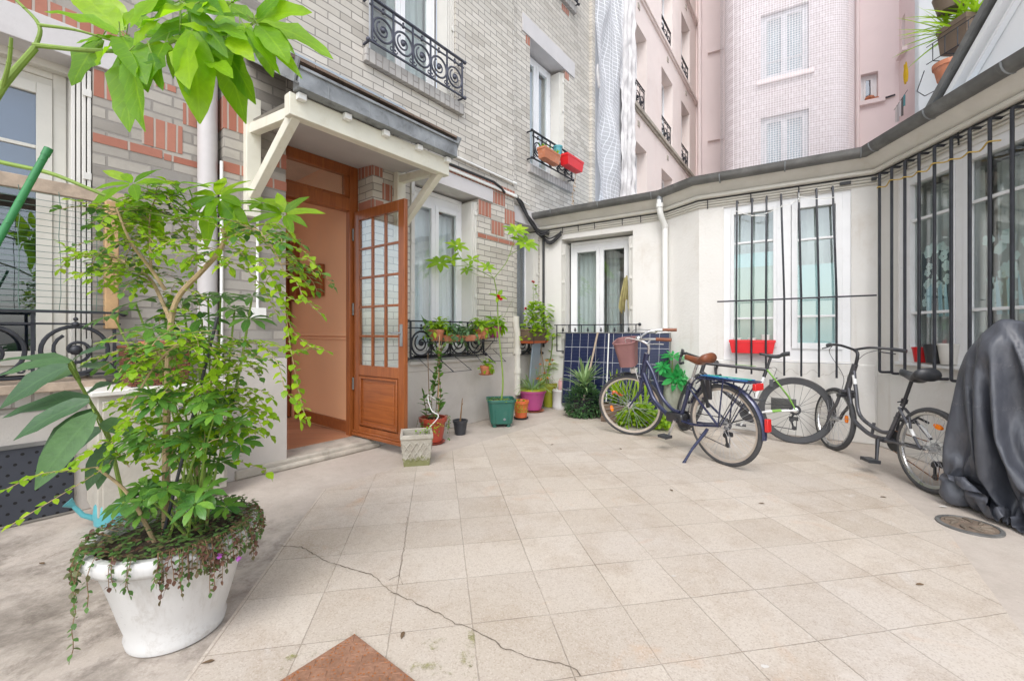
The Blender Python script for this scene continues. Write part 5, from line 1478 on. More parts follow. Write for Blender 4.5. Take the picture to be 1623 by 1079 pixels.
# green square tub on feet with the thin tree
p = gnd(793, 679); y = p.y + .17
Mg = T(p.x, y, 0, R(8))
t = thing('plant_pot', 'dark green square plastic tub on feet holding the thin tree', 'plant pot', Mg)
b = MB(); zb, zt = .035, .33
def oc(k, z, ch=.22): return [(k * sx, k * sy, z) for sx, sy in ((-1, -1 + ch), (-1 + ch, -1), (1 - ch, -1), (1, -1 + ch), (1, 1 - ch), (1 - ch, 1), (-1 + ch, 1), (-1, 1 - ch))]
b.loft([oc(.118, zb), oc(.128, zb + .01), oc(.158, zt - .035), oc(.168, zt - .033), oc(.170, zt), oc(.158, zt), oc(.154, zt - .04), oc(.002, zt - .04)])
for s in (-1, 1): b.box(-.004 + s * .075, .004 + s * .075, -.150, -.128, .07, zt - .05)
b.build('tub', M['green_plastic'], t, bevel=.004)
for sx in (-1, 1):
    for sy in (-1, 1): b = MB(); b.lathe([(.022, 0), (.026, .012), (.02, .05), (.002, .05)], 12, (sx * .085, sy * .085, 0)); b.build('foot', M['green_plastic'], t)
b = MB(); b.tube([(.03, -.137, .10), (.03, -.147, .10)], .014, 14); b.build('drain_plug', M['zinc'], t)
b = MB(); b.lathe([(.15, zt - .05), (.152, zt - .035), (.08, zt - .02), (.002, zt - .022)], 20, wob=.03); b.build('soil', M['soil'], t, sharp=None)
tt = wthing('thin_tree', 'thin bare stemmed young tree with leaf tufts at its branch ends in the green tub', 'tree', Mg @ T(0, 0, zt - .03))
st = MB(); lf = MB(); fl = MB(); Y = y
def stemY(pts, r0, r1, Yd=0):
    P = spline([at(px, py, Y + d) for px, py, d in pts], 5); n = len(P); st.tube(P, [r0 + (r1 - r0) * i / (n - 1) for i in range(n)], 7); return P
stemY([(794, 640, 0), (797, 600, 0), (790, 520, 0), (788, 470, 0), (783, 441, 0)], .0115, .006)
stemY([(783, 441, 0), (803, 415, .03), (812, 390, .05), (817, 368, .06)], .005, .003)
stemY([(805, 406, .03), (818, 398, .03), (831, 388, .04)], .004, .0025)
stemY([(783, 441, 0), (762, 430, -.02), (740, 418, -.04), (728, 405, -.05), (724, 392, -.05)], .005, .003)
stemY([(742, 420, -.04), (720, 422, -.07), (698, 417, -.1)], .004, .0025)
stemY([(783, 441, 0), (760, 437, .1), (740, 428, .15)], .003, .002); stemY([(783, 441, 0), (776, 432, -.06), (772, 424, -.1)], .003, .002)
stemY([(790, 520, 0), (800, 500, .0), (812, 475, .02)], .002, .001)
for px, py, d, n, L in ((817, 366, .06, 9, .13), (832, 386, .04, 9, .14), (724, 390, -.05, 8, .12), (697, 417, -.1, 7, .14), (772, 424, -.1, 7, .09), (740, 428, .15, 6, .08), (790, 470, 0, 4, .10), (748, 412, -.03, 5, .1), (716, 412, -.08, 5, .11)):
    palm(lf, at(px, py, Y + d), n, L * 1.25, L * .5, (r5.uniform(-.3, .3), -.8, .8), .45, .15, 0, r5, 'oval')
for px, py, Yd in ((793, 474, -.03), (790, 471, -.02)):
    c = at(px, py, Y + Yd)
    for k in range(14): leaf(fl, c, rdir(-.6, .9, r5), .038, .034, None, .2, .3, 0, 3)
for k in range(60):
    a = r5.uniform(0, 6); rr_ = r5.uniform(.02, .19); c = Mg @ Vector((rr_ * math.cos(a), rr_ * math.sin(a), zt - .02)); leaf(lf, c, rdir(-.2, .7, r5), .035, .022, None, .7, .2, 0, 3)
st.build('trunk', M['stem_green'], tt); lf.build('foliage', M['leaf_mid'], tt, sharp=None); fl.build('flower', M['flower_red'], tt, sharp=None)

# orange pot, magenta pot, lime pot
p = gnd(826, 666); y = p.y + .10
t = pot('plant_pot', 'plain orange pot on a dark saucer beside the green tub', p.x, y, [(.07, .02), (.076, .024), (.094, .20), (.104, .202), (.106, .24), (.10, .243)], 'orange_plastic'); saucer(t, .10, 'black_plastic')
sd = wthing('seedling', 'small seedling in the plain orange pot', 'plant', T(p.x, y, .21)); b = MB()
for k in range(18): leaf(b, (p.x + r5.uniform(-.06, .06), y + r5.uniform(-.06, .06), .22), rdir(.2, .9, r5), .05, .024, None, .5, .2, 0, 3)
for k in range(14):
    a = r5.uniform(2.5, 5.5); w = [Vector((p.x + .10 * math.cos(a), y + .10 * math.sin(a), .24))]
    for j in range(5): w.append(w[-1] + Vector((r5.uniform(-.008, .008), -.004, -.025)))
    twig_leaves(b, w, .016, .012, .018, .5, 0, r5)
b.build('foliage', M['leaf_mid'], sd, sharp=None)
p = gnd(845, 655); y = p.y + .17; xm = p.x
t = pot('plant_pot', 'wide magenta pot on a terracotta saucer at the foot of the cream pipe', xm, y, [(.11, .025), (.125, .03), (.185, .27), (.197, .272), (.2, .315), (.19, .318)], 'magenta'); saucer(t, .17)
b = MB(); b.lathe([(.194, .30), (.201, .302), (.201, .316), (.19, .32)], 32); b.build('rim', M['lime_pot'], t)
sp = wthing('spider_plant', 'striped spider plant arching over the magenta pot', 'plant', T(xm, y, .30)); b = MB()
for k in range(46):
    a = r5.uniform(0, 2 * PI); e = r5.uniform(.25, 1.5)
    strap(b, (xm + .05 * math.cos(a), y + .05 * math.sin(a), .30), (math.cos(a), math.sin(a), e), r5.uniform(.28, .48), .022, 0, r5.uniform(1.1, 2.2))
b.build('foliage', M['leaf_spider'], sp, sharp=None)
b = MB()
for k in range(120):
    a = r5.uniform(0, 6.3); rr_ = r5.uniform(.05, .22); leaf(b, (xm + rr_ * math.cos(a), y + rr_ * math.sin(a), .31 - max(0, rr_ - .19) * 3), rdir(-.3, .6, r5), .04, .026, None, .6, .2, 0, 3)
b.build('low_foliage', M['leaf_grey'], sp, sharp=None)
ml = wthing('marigold', 'yellow and orange marigold flowers between the magenta and lime pots', 'plant', T(xm + .16, y + .10, .28)); fl = MB(); lf = MB(); st = MB()
for px, py in ((856, 578), (866, 572), (872, 578), (848, 582), (862, 592), (868, 600), (876, 571), (858, 602), (852, 600)):
    c = at(px, py, y + .08); st.tube([(xm + .14, y + .1, .28), c], .003, 5)
    for k in range(12): leaf(fl, c, rdir(-.3, .8, r5), .035, .022, None, .3, .2, r5.randint(0, 1), 3)
    for k in range(6): leaf(lf, c - Vector((0, 0, .03 + .02 * k)), rdir(-.3, .5, r5), .05, .016, None, .5, .2, 0, 3)
M['flower_yellow'] = pm('yellow petals', (.80, .38, .04), .5, var=.12)
st.build('stem', M['stem_green'], ml); fl.build('flower', [M['flower_orange'], M['flower_yellow']], ml, sharp=None); lf.build('foliage', M['leaf_mid'], ml, sharp=None)
p = gnd(871, 646); y2 = p.y + .10
t = pot('plant_pot', 'tall lime green pot between the magenta pot and the white drum', p.x, y2, [(.075, 0), (.082, .005), (.12, .30), (.128, .302), (.13, .36), (.122, .362)], 'lime_pot')
sh = wthing('tall_houseplant', 'tall plant with pale oval leaves rising from the lime green pot', 'plant', T(p.x, y2, .32)); st = MB(); lf = MB()
P = spline([Vector((p.x, y2, .32)), at(868, 590, y2), at(874, 560, y2), at(876, 530, y2)], 5); st.tube(P, .008, 6)
for k in range(17):
    q = P[4 + k % (len(P) - 4)] + Vector((0, -.01, .02)); leaf(lf, q, rdir(-.1, .5, r5), .17, .07, None, .6, .15, 0, 5)
st.build('stem', M['stem_green'], sh); lf.build('foliage', M['leaf_mid'], sh, sharp=None)
b = MB(); b.tube([(p.x - .03, y2 - .02, .3), at(856, 545, y2)], .007, 7); o = b.build('cane', M['wood_new'], None, I4); tag(o, 'short bare wooden cane stuck in the lime green pot', 'cane')

# white drum with the pink can
p = gnd(891, 650); y = p.y + .13; xd = p.x
b = MB(); b.lathe([(.125, 0), (.13, .008), (.13, .05), (.127, .055), (.127, .25), (.131, .255), (.131, .275), (.12, .285), (.002, .285)], 32)
o = b.build('drum', M['white_plastic'], None, T(xd, y), sharp=40); tag(o, 'short white round drum carrying the pale pink watering can', 'drum')
wc = thing('watering_can', 'small pale pink watering can standing on the white drum', 'watering can', T(xd + .01, y, .285))
b = MB(); b.lathe([(.05, 0), (.055, .005), (.052, .12), (.048, .125), (.044, .11), (.001, .11)], 22); b.build('tank', M['pink_metal'], wc)
b = MB(); b.tube([(.045, 0, .03), (.085, -.01, .09), (.092, -.015, .15)], [.012, .009, .008], 8); b.tube([(.092, -.015, .145), (.096, -.018, .175)], [.010, .030], 12); b.build('spout', M['pink_metal'], wc)
b = MB(); b.tube(spline([(-.04, 0, .12), (-.02, 0, .16), (.03, 0, .15)], 5), .006, 7); b.build('handle', M['pink_metal'], wc)
b = MB()
for k in range(7): w = wander((xd - .09, y - .05, .29), (-.6, -.4, 1.2), r5.uniform(.15, .3), 6, .3, .25, r5); b.tube(w, .0018, 4)
o = b.build('dry_twigs', M['stem_brown'], None, I4); tag(o, 'dry bent twigs left of the pink watering can', 'twigs')

# green and grey boards standing in the corner
b = MB(); Mb = FL.M @ T(3.36, -.06, 0) @ Matrix.Rotation(R(6), 4, 'X')
b.box(-.10, .10, -.012, .012, 0, 1.0); o = b.build('board', M['zinc_roof'], None, Mb, bevel=.004); tag(o, 'pale grey board leaning in the corner behind the magenta pot', 'board')

# geranium box on the corner ledge
Mq = FL.M @ T(3.33, -.13, 1.0)
gb_ = thing('window_box', 'brown plastic window box with an orange tray hung at the corner window', 'window box', Mq)
b = MB()
def rc_(hw, hd, z): return [(-hw, -hd, z), (hw, -hd, z), (hw, hd, z), (-hw, hd, z)]
b.loft([rc_(.19, .07, 0), rc_(.22, .085, .15), rc_(.228, .092, .15), rc_(.228, .092, .175), rc_(.212, .076, .175), rc_(.205, .07, .13), rc_(.001, .001, .13)]); b.build('box_body', M['brown_box'], gb_, bevel=.004)
b = MB(); b.loft([rc_(.21, .09, -.03), rc_(.24, .11, .004), rc_(.232, .102, .004), rc_(.2, .08, -.018), rc_(.001, .001, -.018)]); b.build('tray', M['orange_plastic'], gb_)
b = MB()
for s in (-.15, .15): b.tube([(s, .12, .12), (s, .10, -.035), (s, -.115, -.035), (s, -.115, .05)], .006, 6)
b.build('bracket', M['iron'], gb_)
ge = wthing('geranium', 'bushy geranium mound with two red flowers in the brown window box', 'plant', Mq @ T(0, 0, .13)); lf = MB(); st = MB(); fl = MB()
for k in range(330):
    a = r5.uniform(0, 6.3); z = r5.random(); rr_ = .27 * math.sqrt(r5.random()) * (1.1 - .65 * z)
    p = Mq @ Vector((rr_ * 1.1 * math.cos(a), rr_ * .75 * math.sin(a) - .04, .12 + .46 * z - .10 * rr_ / .27))
    d = rdir(-.1, .7, r5); leaf(lf, p, d, r5.uniform(.05, .075), .055, (r5.uniform(-.5, .5), -.6, 1), .4, .15, 0, 4, 'obov')
for px, py in ((845, 447), (833, 490)):
    c = at(px, py, 6.1); st.tube([Mq @ Vector((0, 0, .15)), c], .003, 5)
    for k in range(16): leaf(fl, c, rdir(-.5, .9, r5), .035, .03, None, .2, .2, 0, 3)
for k in range(45):
    z = r5.uniform(.5, .92); p = Mq @ Vector((r5.uniform(-.10, .10) * (1.1 - z), -.04, .12 + z * .75)); leaf(lf, p, rdir(-.2, .6, r5), .05, .035, None, .4, .15, 0, 3)
for k in range(12):
    p = Mq @ Vector((.24, -.05, .2 + .03 * k)); leaf(lf, p, (FL.w(1, -.4, 0) - FL.w(0, 0, 0)) + rdir(-.3, .6, r5) * .5, .16, .075, None, .5, .15, 0, 5)
st.build('stem', M['stem_green'], ge); lf.build('foliage', M['leaf_mid'], ge, sharp=None); fl.build('flower', M['flower_red'], ge, sharp=None)

# shelf of pots on the railing right of the door
def wpt(px, py, off): x, z = FL.hit(px, py, off); return FL.w(x, off, z)
shf = thing('wire_shelf', 'black wire pot holders hooked over the railing of the window right of the door', 'shelf', FL.M @ T(1.9, -.16, .9))
b = MB(); zs = 1.02
for o_ in (-.28, -.20, -.11): b.tube([(1.30, o_, zs), (2.36, o_, zs)], .005, 6)
for x in (1.4, 1.75, 2.1, 2.3):
    b.tube([(x, -.08, 1.26), (x, -.10, 1.25), (x, -.11, zs), (x, -.28, zs), (x, -.28, zs + .06)], .005, 6)
    b.tube([(x, -.27, zs), (x, -.09, .86)], .005, 6)
for x in (1.28, 1.55):
    b.tube([(x, -.09, .86), (x + .02, -.33, .70), (x + .30, -.33, .70), (x + .28, -.09, .84)], .004, 6)
for x in (2.05, 2.25): b.tube([(x, -.09, .95), (x, -.30, .78), (x + .25, -.30, .76), (x + .25, -.09, .9)], .004, 6)
b.build('wire', M['iron'], shf, FL.M)
def small_pot(name, label, px, py, off, r, h, mat, group=None):
    x, z = FL.hit(px, py, off); w = FL.w(x, off, z)
    return pot(name, label, w.x, w.y, [(r * .68, .0), (r * .72, .003), (r * .92, h * .76), (r, h * .77), (r * 1.02, h), (r * .95, h + .002)], mat, group, 24, .02, T(w.x, w.y, z)), w, z
t, w1, z1_ = small_pot('plant_pot', 'terracotta pot on the wire shelf nearest the open door', 692, 540, -.19, .085, .12, 'terracotta')
t, w2, z2_ = small_pot('plant_pot', 'pale stained terracotta pot on the wire shelf beside the pink pot', 764, 537, -.19, .095, .13, 'terracotta')
t, w3, z3_ = small_pot('plant_pot', 'pink pot at the right end of the wire shelf', 784, 535, -.17, .085, .14, 'magenta')
t, w4, z4_ = small_pot('plant_pot', 'small faded terracotta pot hanging low on a saucer under the wire shelf', 770, 594, -.28, .07, .11, 'terracotta'); saucer(t, .09, 'terracotta', .015)
sx0, sz0 = FL.hit(728, 537, -.2)
tr_ = thing('plant_tray', 'long brown tray of trailing plants in the middle of the wire shelf', 'planter', FL.M @ T(sx0, -.19, zs + .006))
b = MB(); b.loft([rc_(.26, .07, 0), rc_(.29, .085, .07), rc_(.28, .078, .07), rc_(.26, .065, .05), rc_(.001, .001, .05)]); b.build('tray', M['terracotta'], tr_)
for nm, lb, c, n, L, mt, spread in (('trailing_plant', 'leafy plant in the terracotta pot nearest the door, trailing from the wire shelf', w1 + Vector((0, 0, .12)), 16, .20, 'leaf_mid', .3),
        ('trailing_plant', 'plant with broad leaves in the pale stained terracotta pot', w2 + Vector((0, 0, .13)), 11, .16, 'leaf_mid', .2),
        ('trailing_plant', 'plant drooping over the pink pot on the wire shelf', w3 + Vector((0, 0, .14)), 10, .16, 'leaf_lime', .2),
        ('trailing_plant', 'tiny plant in the low hanging faded terracotta pot', w4 + Vector((0, 0, .10)), 8, .14, 'leaf_mid', .15),
        ('trailing_plant', 'tangled trailing plants in the long brown tray', FL.w(sx0, -.19, zs + .07), 24, .24, 'leaf_grey', .35)):
    t = wthing(nm, lb, 'plant', T(c.x, c.y, c.z)); lf = MB(); st = MB()
    for k in range(int(n * 1.6)):
        dx = FL.w(1, 0, 0) - FL.w(0, 0, 0)
        q = c + dx * (r5.uniform(-.24, .24) if 'tray' in lb else r5.uniform(-.05, .05))
        W_ = wander(q, rdir(.1, 1.2, r5) + Vector((0, 0, .5)), r5.uniform(.5, 1.1) * L, 6, .3, .7, r5); st.tube(W_, .0022, 4)
        big = 'broad' in lb or 'droop' in lb
        twig_leaves(lf, W_, .105 if big else .07, .055 if big else .04, .032, .6, .1, r5)
    st.build('stem', M['stem_green'], t); lf.build('foliage', M[mt], t, sharp=None)

# ================================================================ solar panel and plants before it
xa, xb = .425, 1.90; zt, zb = 1.125, .10; yt, yb = -.11, -.24
ln = math.hypot(zt - zb, yt - yb); tilt = math.atan2(yt - yb, zt - zb)
Ms = FA.M @ T(xa, yb, zb) @ Matrix.Rotation(-tilt, 4, 'X')
def cells():
    t = NT('blue solar cells')
    sp = t.n('ShaderNodeSeparateXYZ'); t.l(t.obj(), sp.inputs[0])
    def line(o, step, w):
        f = t.math('FRACT', t.math('DIVIDE', o, step)); return t.math('LESS_THAN', t.math('MINIMUM', f, t.math('SUBTRACT', 1.0, f)), w)
    g = t.math('MAXIMUM', line(sp.outputs['X'], .1217, .013), line(sp.outputs['Z'], .205, .010))
    fb = line(sp.outputs['Z'], .0205, .10)
    c = t.mix(t.noise(7, 3), (.007, .011, .040), (.012, .018, .062))
    c = t.mix(t.math('MULTIPLY', fb, .12), c, (.30, .33, .40))
    c = t.mix(g, c, (.62, .63, .66))
    return t.done(t.bsdf(c, .22, 0, None, .4, .0))
M['cells'] = cells()
t = thing('solar_panel', 'dark blue solar panel leaning on the railing under the corner window', 'solar panel', Ms)
W_ = xb - xa
b = MB(); b.box(.012, W_ - .012, .0, .02, .012, ln - .012); b.build('cell_sheet', M['cells'], t)
b = MB(); frame_rect(b, 0, W_, 0, ln, .014, -.006, .034); b.build('panel_frame', M['zinc_dark'], t, bevel=.002)
b = MB(); b.box(W_ * .445, W_ * .455, -.004, .0, .014, ln - .014); b.build('divider', M['pipe_white'], t)
q0, q1 = FA.w(*(lambda h: (h[0], -.30, h[1]))(FA.hit(933, 588, -.30))), FA.w(*(lambda h: (h[0], -.20, h[1]))(FA.hit(947, 529, -.20)))
d_ = (q0 - q1); q0 = q1 + d_ * ((q1.z - .02) / -d_.z)
b = MB(); b.tube([q0 + Vector((0, -.12, 0)), q1 + Vector((0, -.02, .02))], .013, 8); o = b.build('wooden_pole', M['wood_old'], None, I4); tag(o, 'pale wooden pole leaning against the solar panel', 'pole')
# cloth on the shutter
cl = MB(); x0, zt_ = FA.hit(993, 440, .0)
def clf(u, v):
    wd = .03 + .10 * v ** .7; z = zt_ - (.40 + .10 * math.sin(u * 7)) * v
    return (x0 + (u - .5) * 2 * wd * .55 - .02 * v, -.02 - .035 * math.sin(u * 13 + v * 2) * v - .02, z)
cl.grid(clf, 24, 14); cl.grid(lambda u, v: (clf(u, v)[0] * .6 + x0 * .4 + .02, clf(u, v)[1] - .02, clf(u, v)[2] + .02), 16, 12)
M['cloth'] = pm('olive cloth', (.36, .32, .14), .9, var=.2, scale=14, dirt=(.18, .10, .05), dfac=.5, dscale=9)
o = cl.build('cloth', M['cloth'], None, FA.M, sharp=None); tag(o, 'crumpled olive cloth hanging on the white shutter above the solar panel', 'cloth')

# long planter with spiky plants
def ground_plant(px, py): return gnd(px, py)
p = ground_plant(928, 663); x, y = p.x, p.y + .12
t = pot('plant_pot', 'round black pot almost hidden under a dark bushy plant before the solar panel', x, y, [(.10, 0), (.14, .22), (.145, .24)], 'black_plastic')
dr = wthing('dracaena', 'spiky pale edged dracaena rising from a dark leafy mound before the solar panel', 'plant', T(x, y, .22)); b = MB(); lf = MB(); r6 = random.Random(3)
for k in range(44):
    a = r6.uniform(0, 6.3); e = r6.uniform(.3, 2.0); strap(b, (x, y, .36 + r6.uniform(0, .1)), (math.cos(a), math.sin(a), e), r6.uniform(.28, .46), .03, 0, r6.uniform(.3, 1.3))
for k in range(1100):
    d = rdir(-.55, 1, r6); rr_ = r6.uniform(.7, 1.0); q = Vector((x + d.x * .25 * rr_, y + d.y * .2 * rr_, .015 + max(0, .17 + d.z * .26) * rr_)); leaf(lf, q, d + rdir() * .6, .065, .022, None, .7, .2, 0, 3)
b.build('foliage', M['leaf_spider'], dr, sharp=None); lf.build('low_foliage', M['leaf_grey'], dr, sharp=None)
p = ground_plant(1000, 673); Mp_ = T(p.x - .02, p.y + .10, 0, FA.a)
t = thing('planter', 'low brown wooden planter in front of the solar panel', 'planter', Mp_)
b = MB()
for k in range(3): b.box(-.30, .30, -.11, -.09, .01 + k * .075, .08 + k * .075); b.box(-.30, .30, .09, .11, .01 + k * .075, .08 + k * .075)
b.box(-.30, -.28, -.09, .09, .01, .23); b.box(.28, .30, -.09, .09, .01, .23); b.build('planter_body', M['brown_box'], t, bevel=.004)
b = MB(); b.box(-.28, .28, -.09, .09, .02, .20); b.build('soil', M['soil'], t)
iv = wthing('ivy', 'bright green ground ivy tumbling over the brown wooden planter', 'plant', Mp_ @ T(.1, 0, .2)); lf = MB()
for k in range(800):
    u = r6.uniform(-.05, .52); q = Mp_ @ Vector((u, -.10 - abs(r6.gauss(0, .09)), .02 + r6.random() * .27 * max(.15, 1 - ((u - .22) / .34) ** 2)))
    leaf(lf, q, Vector((0, -.5, .2)) + rdir() * .9, .045, .042, (0, -.7, .7), .4, .12, 0, 3, 'obov')
lf.build('foliage', M['leaf_mid'], iv, sharp=None)
aga = wthing('strap_leaf_plant', 'upright strap leaved plant with small orange flowers in the brown wooden planter', 'plant', Mp_ @ T(-.1, 0, .2)); b = MB(); fl = MB()
for k in range(30):
    a = r6.uniform(0, 6.3); q = Mp_ @ Vector((r6.uniform(-.2, .25), 0, .2)); strap(b, q, (math.cos(a) * .6, math.sin(a) * .4, r6.uniform(.7, 2.2)), r6.uniform(.25, .52), .036, 0, r6.uniform(.2, .9))
for px, py in ((978, 624), (984, 626), (973, 623)):
    c = at(px, py, p.y)
    for k in range(10): leaf(fl, c, rdir(-.4, .9, r6), .04, .03, None, .2, .2, 0, 3)
for k in range(80): q = Mp_ @ Vector((r6.uniform(-.28, .0), -.05, .2 + r6.random() * .25)); leaf(b, q, rdir(-.2, .8, r6), .06, .045, None, .4, .15, 0, 3, 'obov')
b.build('foliage', M['leaf_mid'], aga, sharp=None); fl.build('flower', M['flower_orange'], aga, sharp=None)
# euphorbia in a twisted grey vase
p = ground_plant(1066, 669); x, y = p.x + .01, p.y + .06
M['vase'] = pm('grey green glaze', (.30, .31, .25), .5, var=.15, scale=5, dirt=(.16, .17, .12), dfac=.4, dscale=6)
t = thing('vase', 'tall twisted grey green vase at the right end of the solar panel', 'vase', T(x, y)); b = MB(); rings = []
for i in range(31):
    z = .48 * i / 30; rr_ = .085 + .02 * math.sin(i / 30 * PI) - (.02 if i < 2 else 0) + (.01 if i > 28 else 0)
    rings.append([(rr_ * (1 + .13 * abs(math.sin(3 * (2 * PI * k / 36) + z * 9))) * math.cos(2 * PI * k / 36), rr_ * (1 + .13 * abs(math.sin(3 * (2 * PI * k / 36) + z * 9))) * math.sin(2 * PI * k / 36), z) for k in range(36)])
rings.append([(q[0] * .8, q[1] * .8, .47) for q in rings[-1]]); rings.append([(q[0] * .1, q[1] * .1, .40) for q in rings[-1]])
b.loft(rings); b.build('vase_body', M['vase'], t, sharp=60)
eu = wthing('whorled_plant', 'emerald plant with star shaped leaf whorls in the twisted vase', 'plant', T(x, y, .42)); st = MB(); lf = MB()
for px, py, up, L in ((1066, 566, (0, -.3, 1), .16), (1071, 600, (.1, -1.2, .6), .20), (1050, 582, (-.5, -.6, .8), .12), (1082, 596, (.6, -.9, .6), .14)):
    c = at(px, py, y - .05); st.tube([(x, y, .42), c], .006, 6)
    palm(lf, c, 9, L, L * .36, up, .3, .12, 0, r6, 'obov'); palm(lf, c + Vector(up).normalized() * .02, 6, L * .6, L * .22, up, .1, .5, 0, r6, 'obov')
st.build('stem', M['stem_green'], eu); lf.build('foliage', M['leaf_emerald'], eu, sharp=None)
b = MB()
for k in range(10): q = Vector((x - .10 + r6.uniform(-.06, .06), y - .12 + r6.uniform(-.04, .04), 0)); [leaf(b, q, rdir(.0, .8, r6), .06, .045, None, .5, .15, 0, 3) for j in range(6)]
wd = wthing('weed', 'small green weeds growing at the foot of the twisted vase', 'plant', T(x - .1, y - .12)); b.build('foliage', M['leaf_mid'], wd, sharp=None)

# ================================================================ boxes and pots at the other windows
def flower_box(name, label, fr, x0, x1, y, z, h, d, mat, cat='window box'):
    Mx = fr.M @ T((x0 + x1) / 2, y, z); hw = (x1 - x0) / 2
    t = thing(name, label, cat, Mx); b = MB()
    b.loft([rc_(hw * .88, d * .8, 0), rc_(hw * .97, d * .95, h * .8), rc_(hw, d, h * .8), rc_(hw, d, h), rc_(hw - .014, d - .014, h), rc_(hw * .86, d * .74, h * .3), rc_(.001, .001, h * .3)])
    b.build('box_body', M[mat], t, bevel=.004); return t, Mx
t, Mx = flower_box('window_box', 'bright red plastic window box holding three white tubs on the barred window sill', FB, .335, .79, -.062, .89, .15, .050, 'red_plastic')
for k, (u, h, lb) in enumerate(((-.15, .125, 'white plastic tub at the left in the red window box'), (.0, .125, 'white plastic tub in the middle of the red window box'), (.13, .165, 'tallest white plastic tub at the right in the red window box'))):
    b = MB(); b.lathe([(.030, 0), (.040, h - .01), (.044, h - .01), (.044, h), (.038, h), (.03, .03), (.001, .03)], 22)
    tag(b.build('tub', M['pipe_white'], None, Mx @ T(u, 0, .046)), lb, 'tub')
q = FC.w(.60, -.07, .86)
def cpot(label, px, mat, r, h, cat='plant pot', tiltx=0):
    x, z = FC.hit(px, 526, .0); Mx = FC.M @ T(x, -.004, .866)
    t = thing('plant_pot', label, cat, Mx @ Matrix.Rotation(tiltx, 4, 'Y')); b = MB()
    b.lathe([(r * .7, .0), (r * .75, .004), (r, h * .9), (r * 1.06, h * .9), (r * 1.06, h), (r * .95, h), (r * .8, h * .3), (.001, h * .3)], 24); b.build('pot_body', M[mat], t); return t
cpot('bright red pot on the sill behind the right hand bars', 1461, 'red_plastic', .062, .13)
cpot('black pot with a loose string on the sill between red and cream pots', 1482, 'black_plastic', .072, .16)
t = cpot('cream pot on the sill next to the black one', 1506, 'cream_trim', .072, .17)
# boxes on the upper window railing
def rail_box(label, px0, px1, py0, mat, off, h, d):
    x0, z = FL.hit(px0, py0, off); x1, _ = FL.hit(px1, py0, off)
    t, Mx = flower_box('window_box', label, FL, x0, x1, off, z - h, h, d, mat); return t, Mx
t, Mx = rail_box('terracotta window box with a few sprouts on the upper railing', 857, 883, 232, 'terracotta', -.16, .16, .07)
spr = wthing('sprouts', 'few thin green sprouts in the upper terracotta window box', 'plant', Mx @ T(0, 0, .1)); b = MB()
for k in range(40): q = Mx @ Vector((r6.uniform(-.2, .25), r6.uniform(-.04, .04), .17)); leaf(b, q, rdir(.1, 1, r6), .07, .022, None, .4, .2, 0, 3)
b.build('foliage', M['leaf_lime'], spr, sharp=None)
t, Mx = rail_box('bright red window box hanging askew on the upper railing', 893, 919, 243, 'red_plastic', -.20, .17, .08)
spr = wthing('dead_vine', 'dry brown vine dangling below the red window box upstairs', 'plant', Mx @ T(.1, 0, .1)); b = MB()
w = [Mx @ Vector((.12, .02, .0))]
for k in range(12): w.append(w[-1] + Vector((r6.uniform(-.02, .02), r6.uniform(-.02, .02), -.055)))
b.tube(w, .004, 5); twig_leaves(b, w, .05, .03, .06, .4, 0, r6); b.build('stem', M['wood_new'], spr)
x, z = FL.hit(884, 244, -.10); b = MB(); b.lathe([(.05, 0), (.07, .15), (.078, .15), (.078, .17), (.066, .17), (.05, .04), (.001, .04)], 20)
tag(b.build('plant_pot', M['teal_plastic'], None, FL.M @ T(x, -.10, z - .06)), 'turquoise pot on the upper railing between terracotta and red boxes', 'plant pot')
# plants at the white house
F2 = WHM
def hw_box(label, px0, px1, py, mat, h, d):
    x0, z = F2.hit(px0, py, -.35); x1, _ = F2.hit(px1, py, -.35)
    return flower_box('window_box', label, F2, x0, x1, -.30, z, h, d, mat)
t, Mx = hw_box('brown window box with spiky plants on the white house', 1497, 1546, 92, 'brown_box', .34, .17)
cg = MB()
for x_ in (-.2, -.05, .1, .22): cg.tube([(x_, -.19, .2), (x_, -.19, -.03), (x_, .2, -.03), (x_, .25, .1)], .006, 6)
cg.tube([(-.28, -.19, .2), (.3, -.19, .2)], .006, 6); cg.tube([(-.28, -.19, -.03), (.3, -.19, -.03)], .006, 6)
cg.tube([(-.3, -.2, -.1), (-.35, -.25, -.35), (-.2, -.3, -.5), (.15, -.28, -.5), (.25, -.1, -.3), (.2, .2, -.1)], .006, 6); cg.tube([(.1, -.2, -.5), (.25, .15, -.2)], .01, 6)
cgo = cg.build('wire_basket', M['iron'], t)
yu = wthing('yucca', 'spiky yucca leaves fanning out of the brown window box on the white house', 'plant', Mx @ T(0, 0, .2)); b = MB()
for k in range(60):
    q = Mx @ Vector((r6.uniform(-.22, .25), 0, .28)); dv = Mx.to_3x3() @ Vector((r6.uniform(-1.2, .8), r6.uniform(-.9, .2), r6.uniform(.0, 1.3)))
    strap(b, q, dv, r6.uniform(.3, .75), .035, 0, r6.uniform(.1, .6))
b.build('foliage', M['leaf_mid'], yu, sharp=None)
x, z = F2.hit(1502, 128, -.45); w = F2.w(x, -.45, z)
pot('plant_pot', 'small terracotta pot in a wire holder below the brown window box', w.x, w.y, [(.09, 0), (.10, .01), (.13, .17), (.145, .172), (.148, .23), (.138, .232)], 'terracotta', None, 24, .03, T(w.x, w.y, z))
x, z = F2.hit(1506, 18, -.45); w = F2.w(x, -.45, z)
pot('plant_pot', 'small dark pot at the top edge of the photo above the yucca', w.x, w.y, [(.12, 0), (.16, .16), (.17, .2), (.16, .2)], 'brown_box', None, 24, .03, T(w.x, w.y, z))
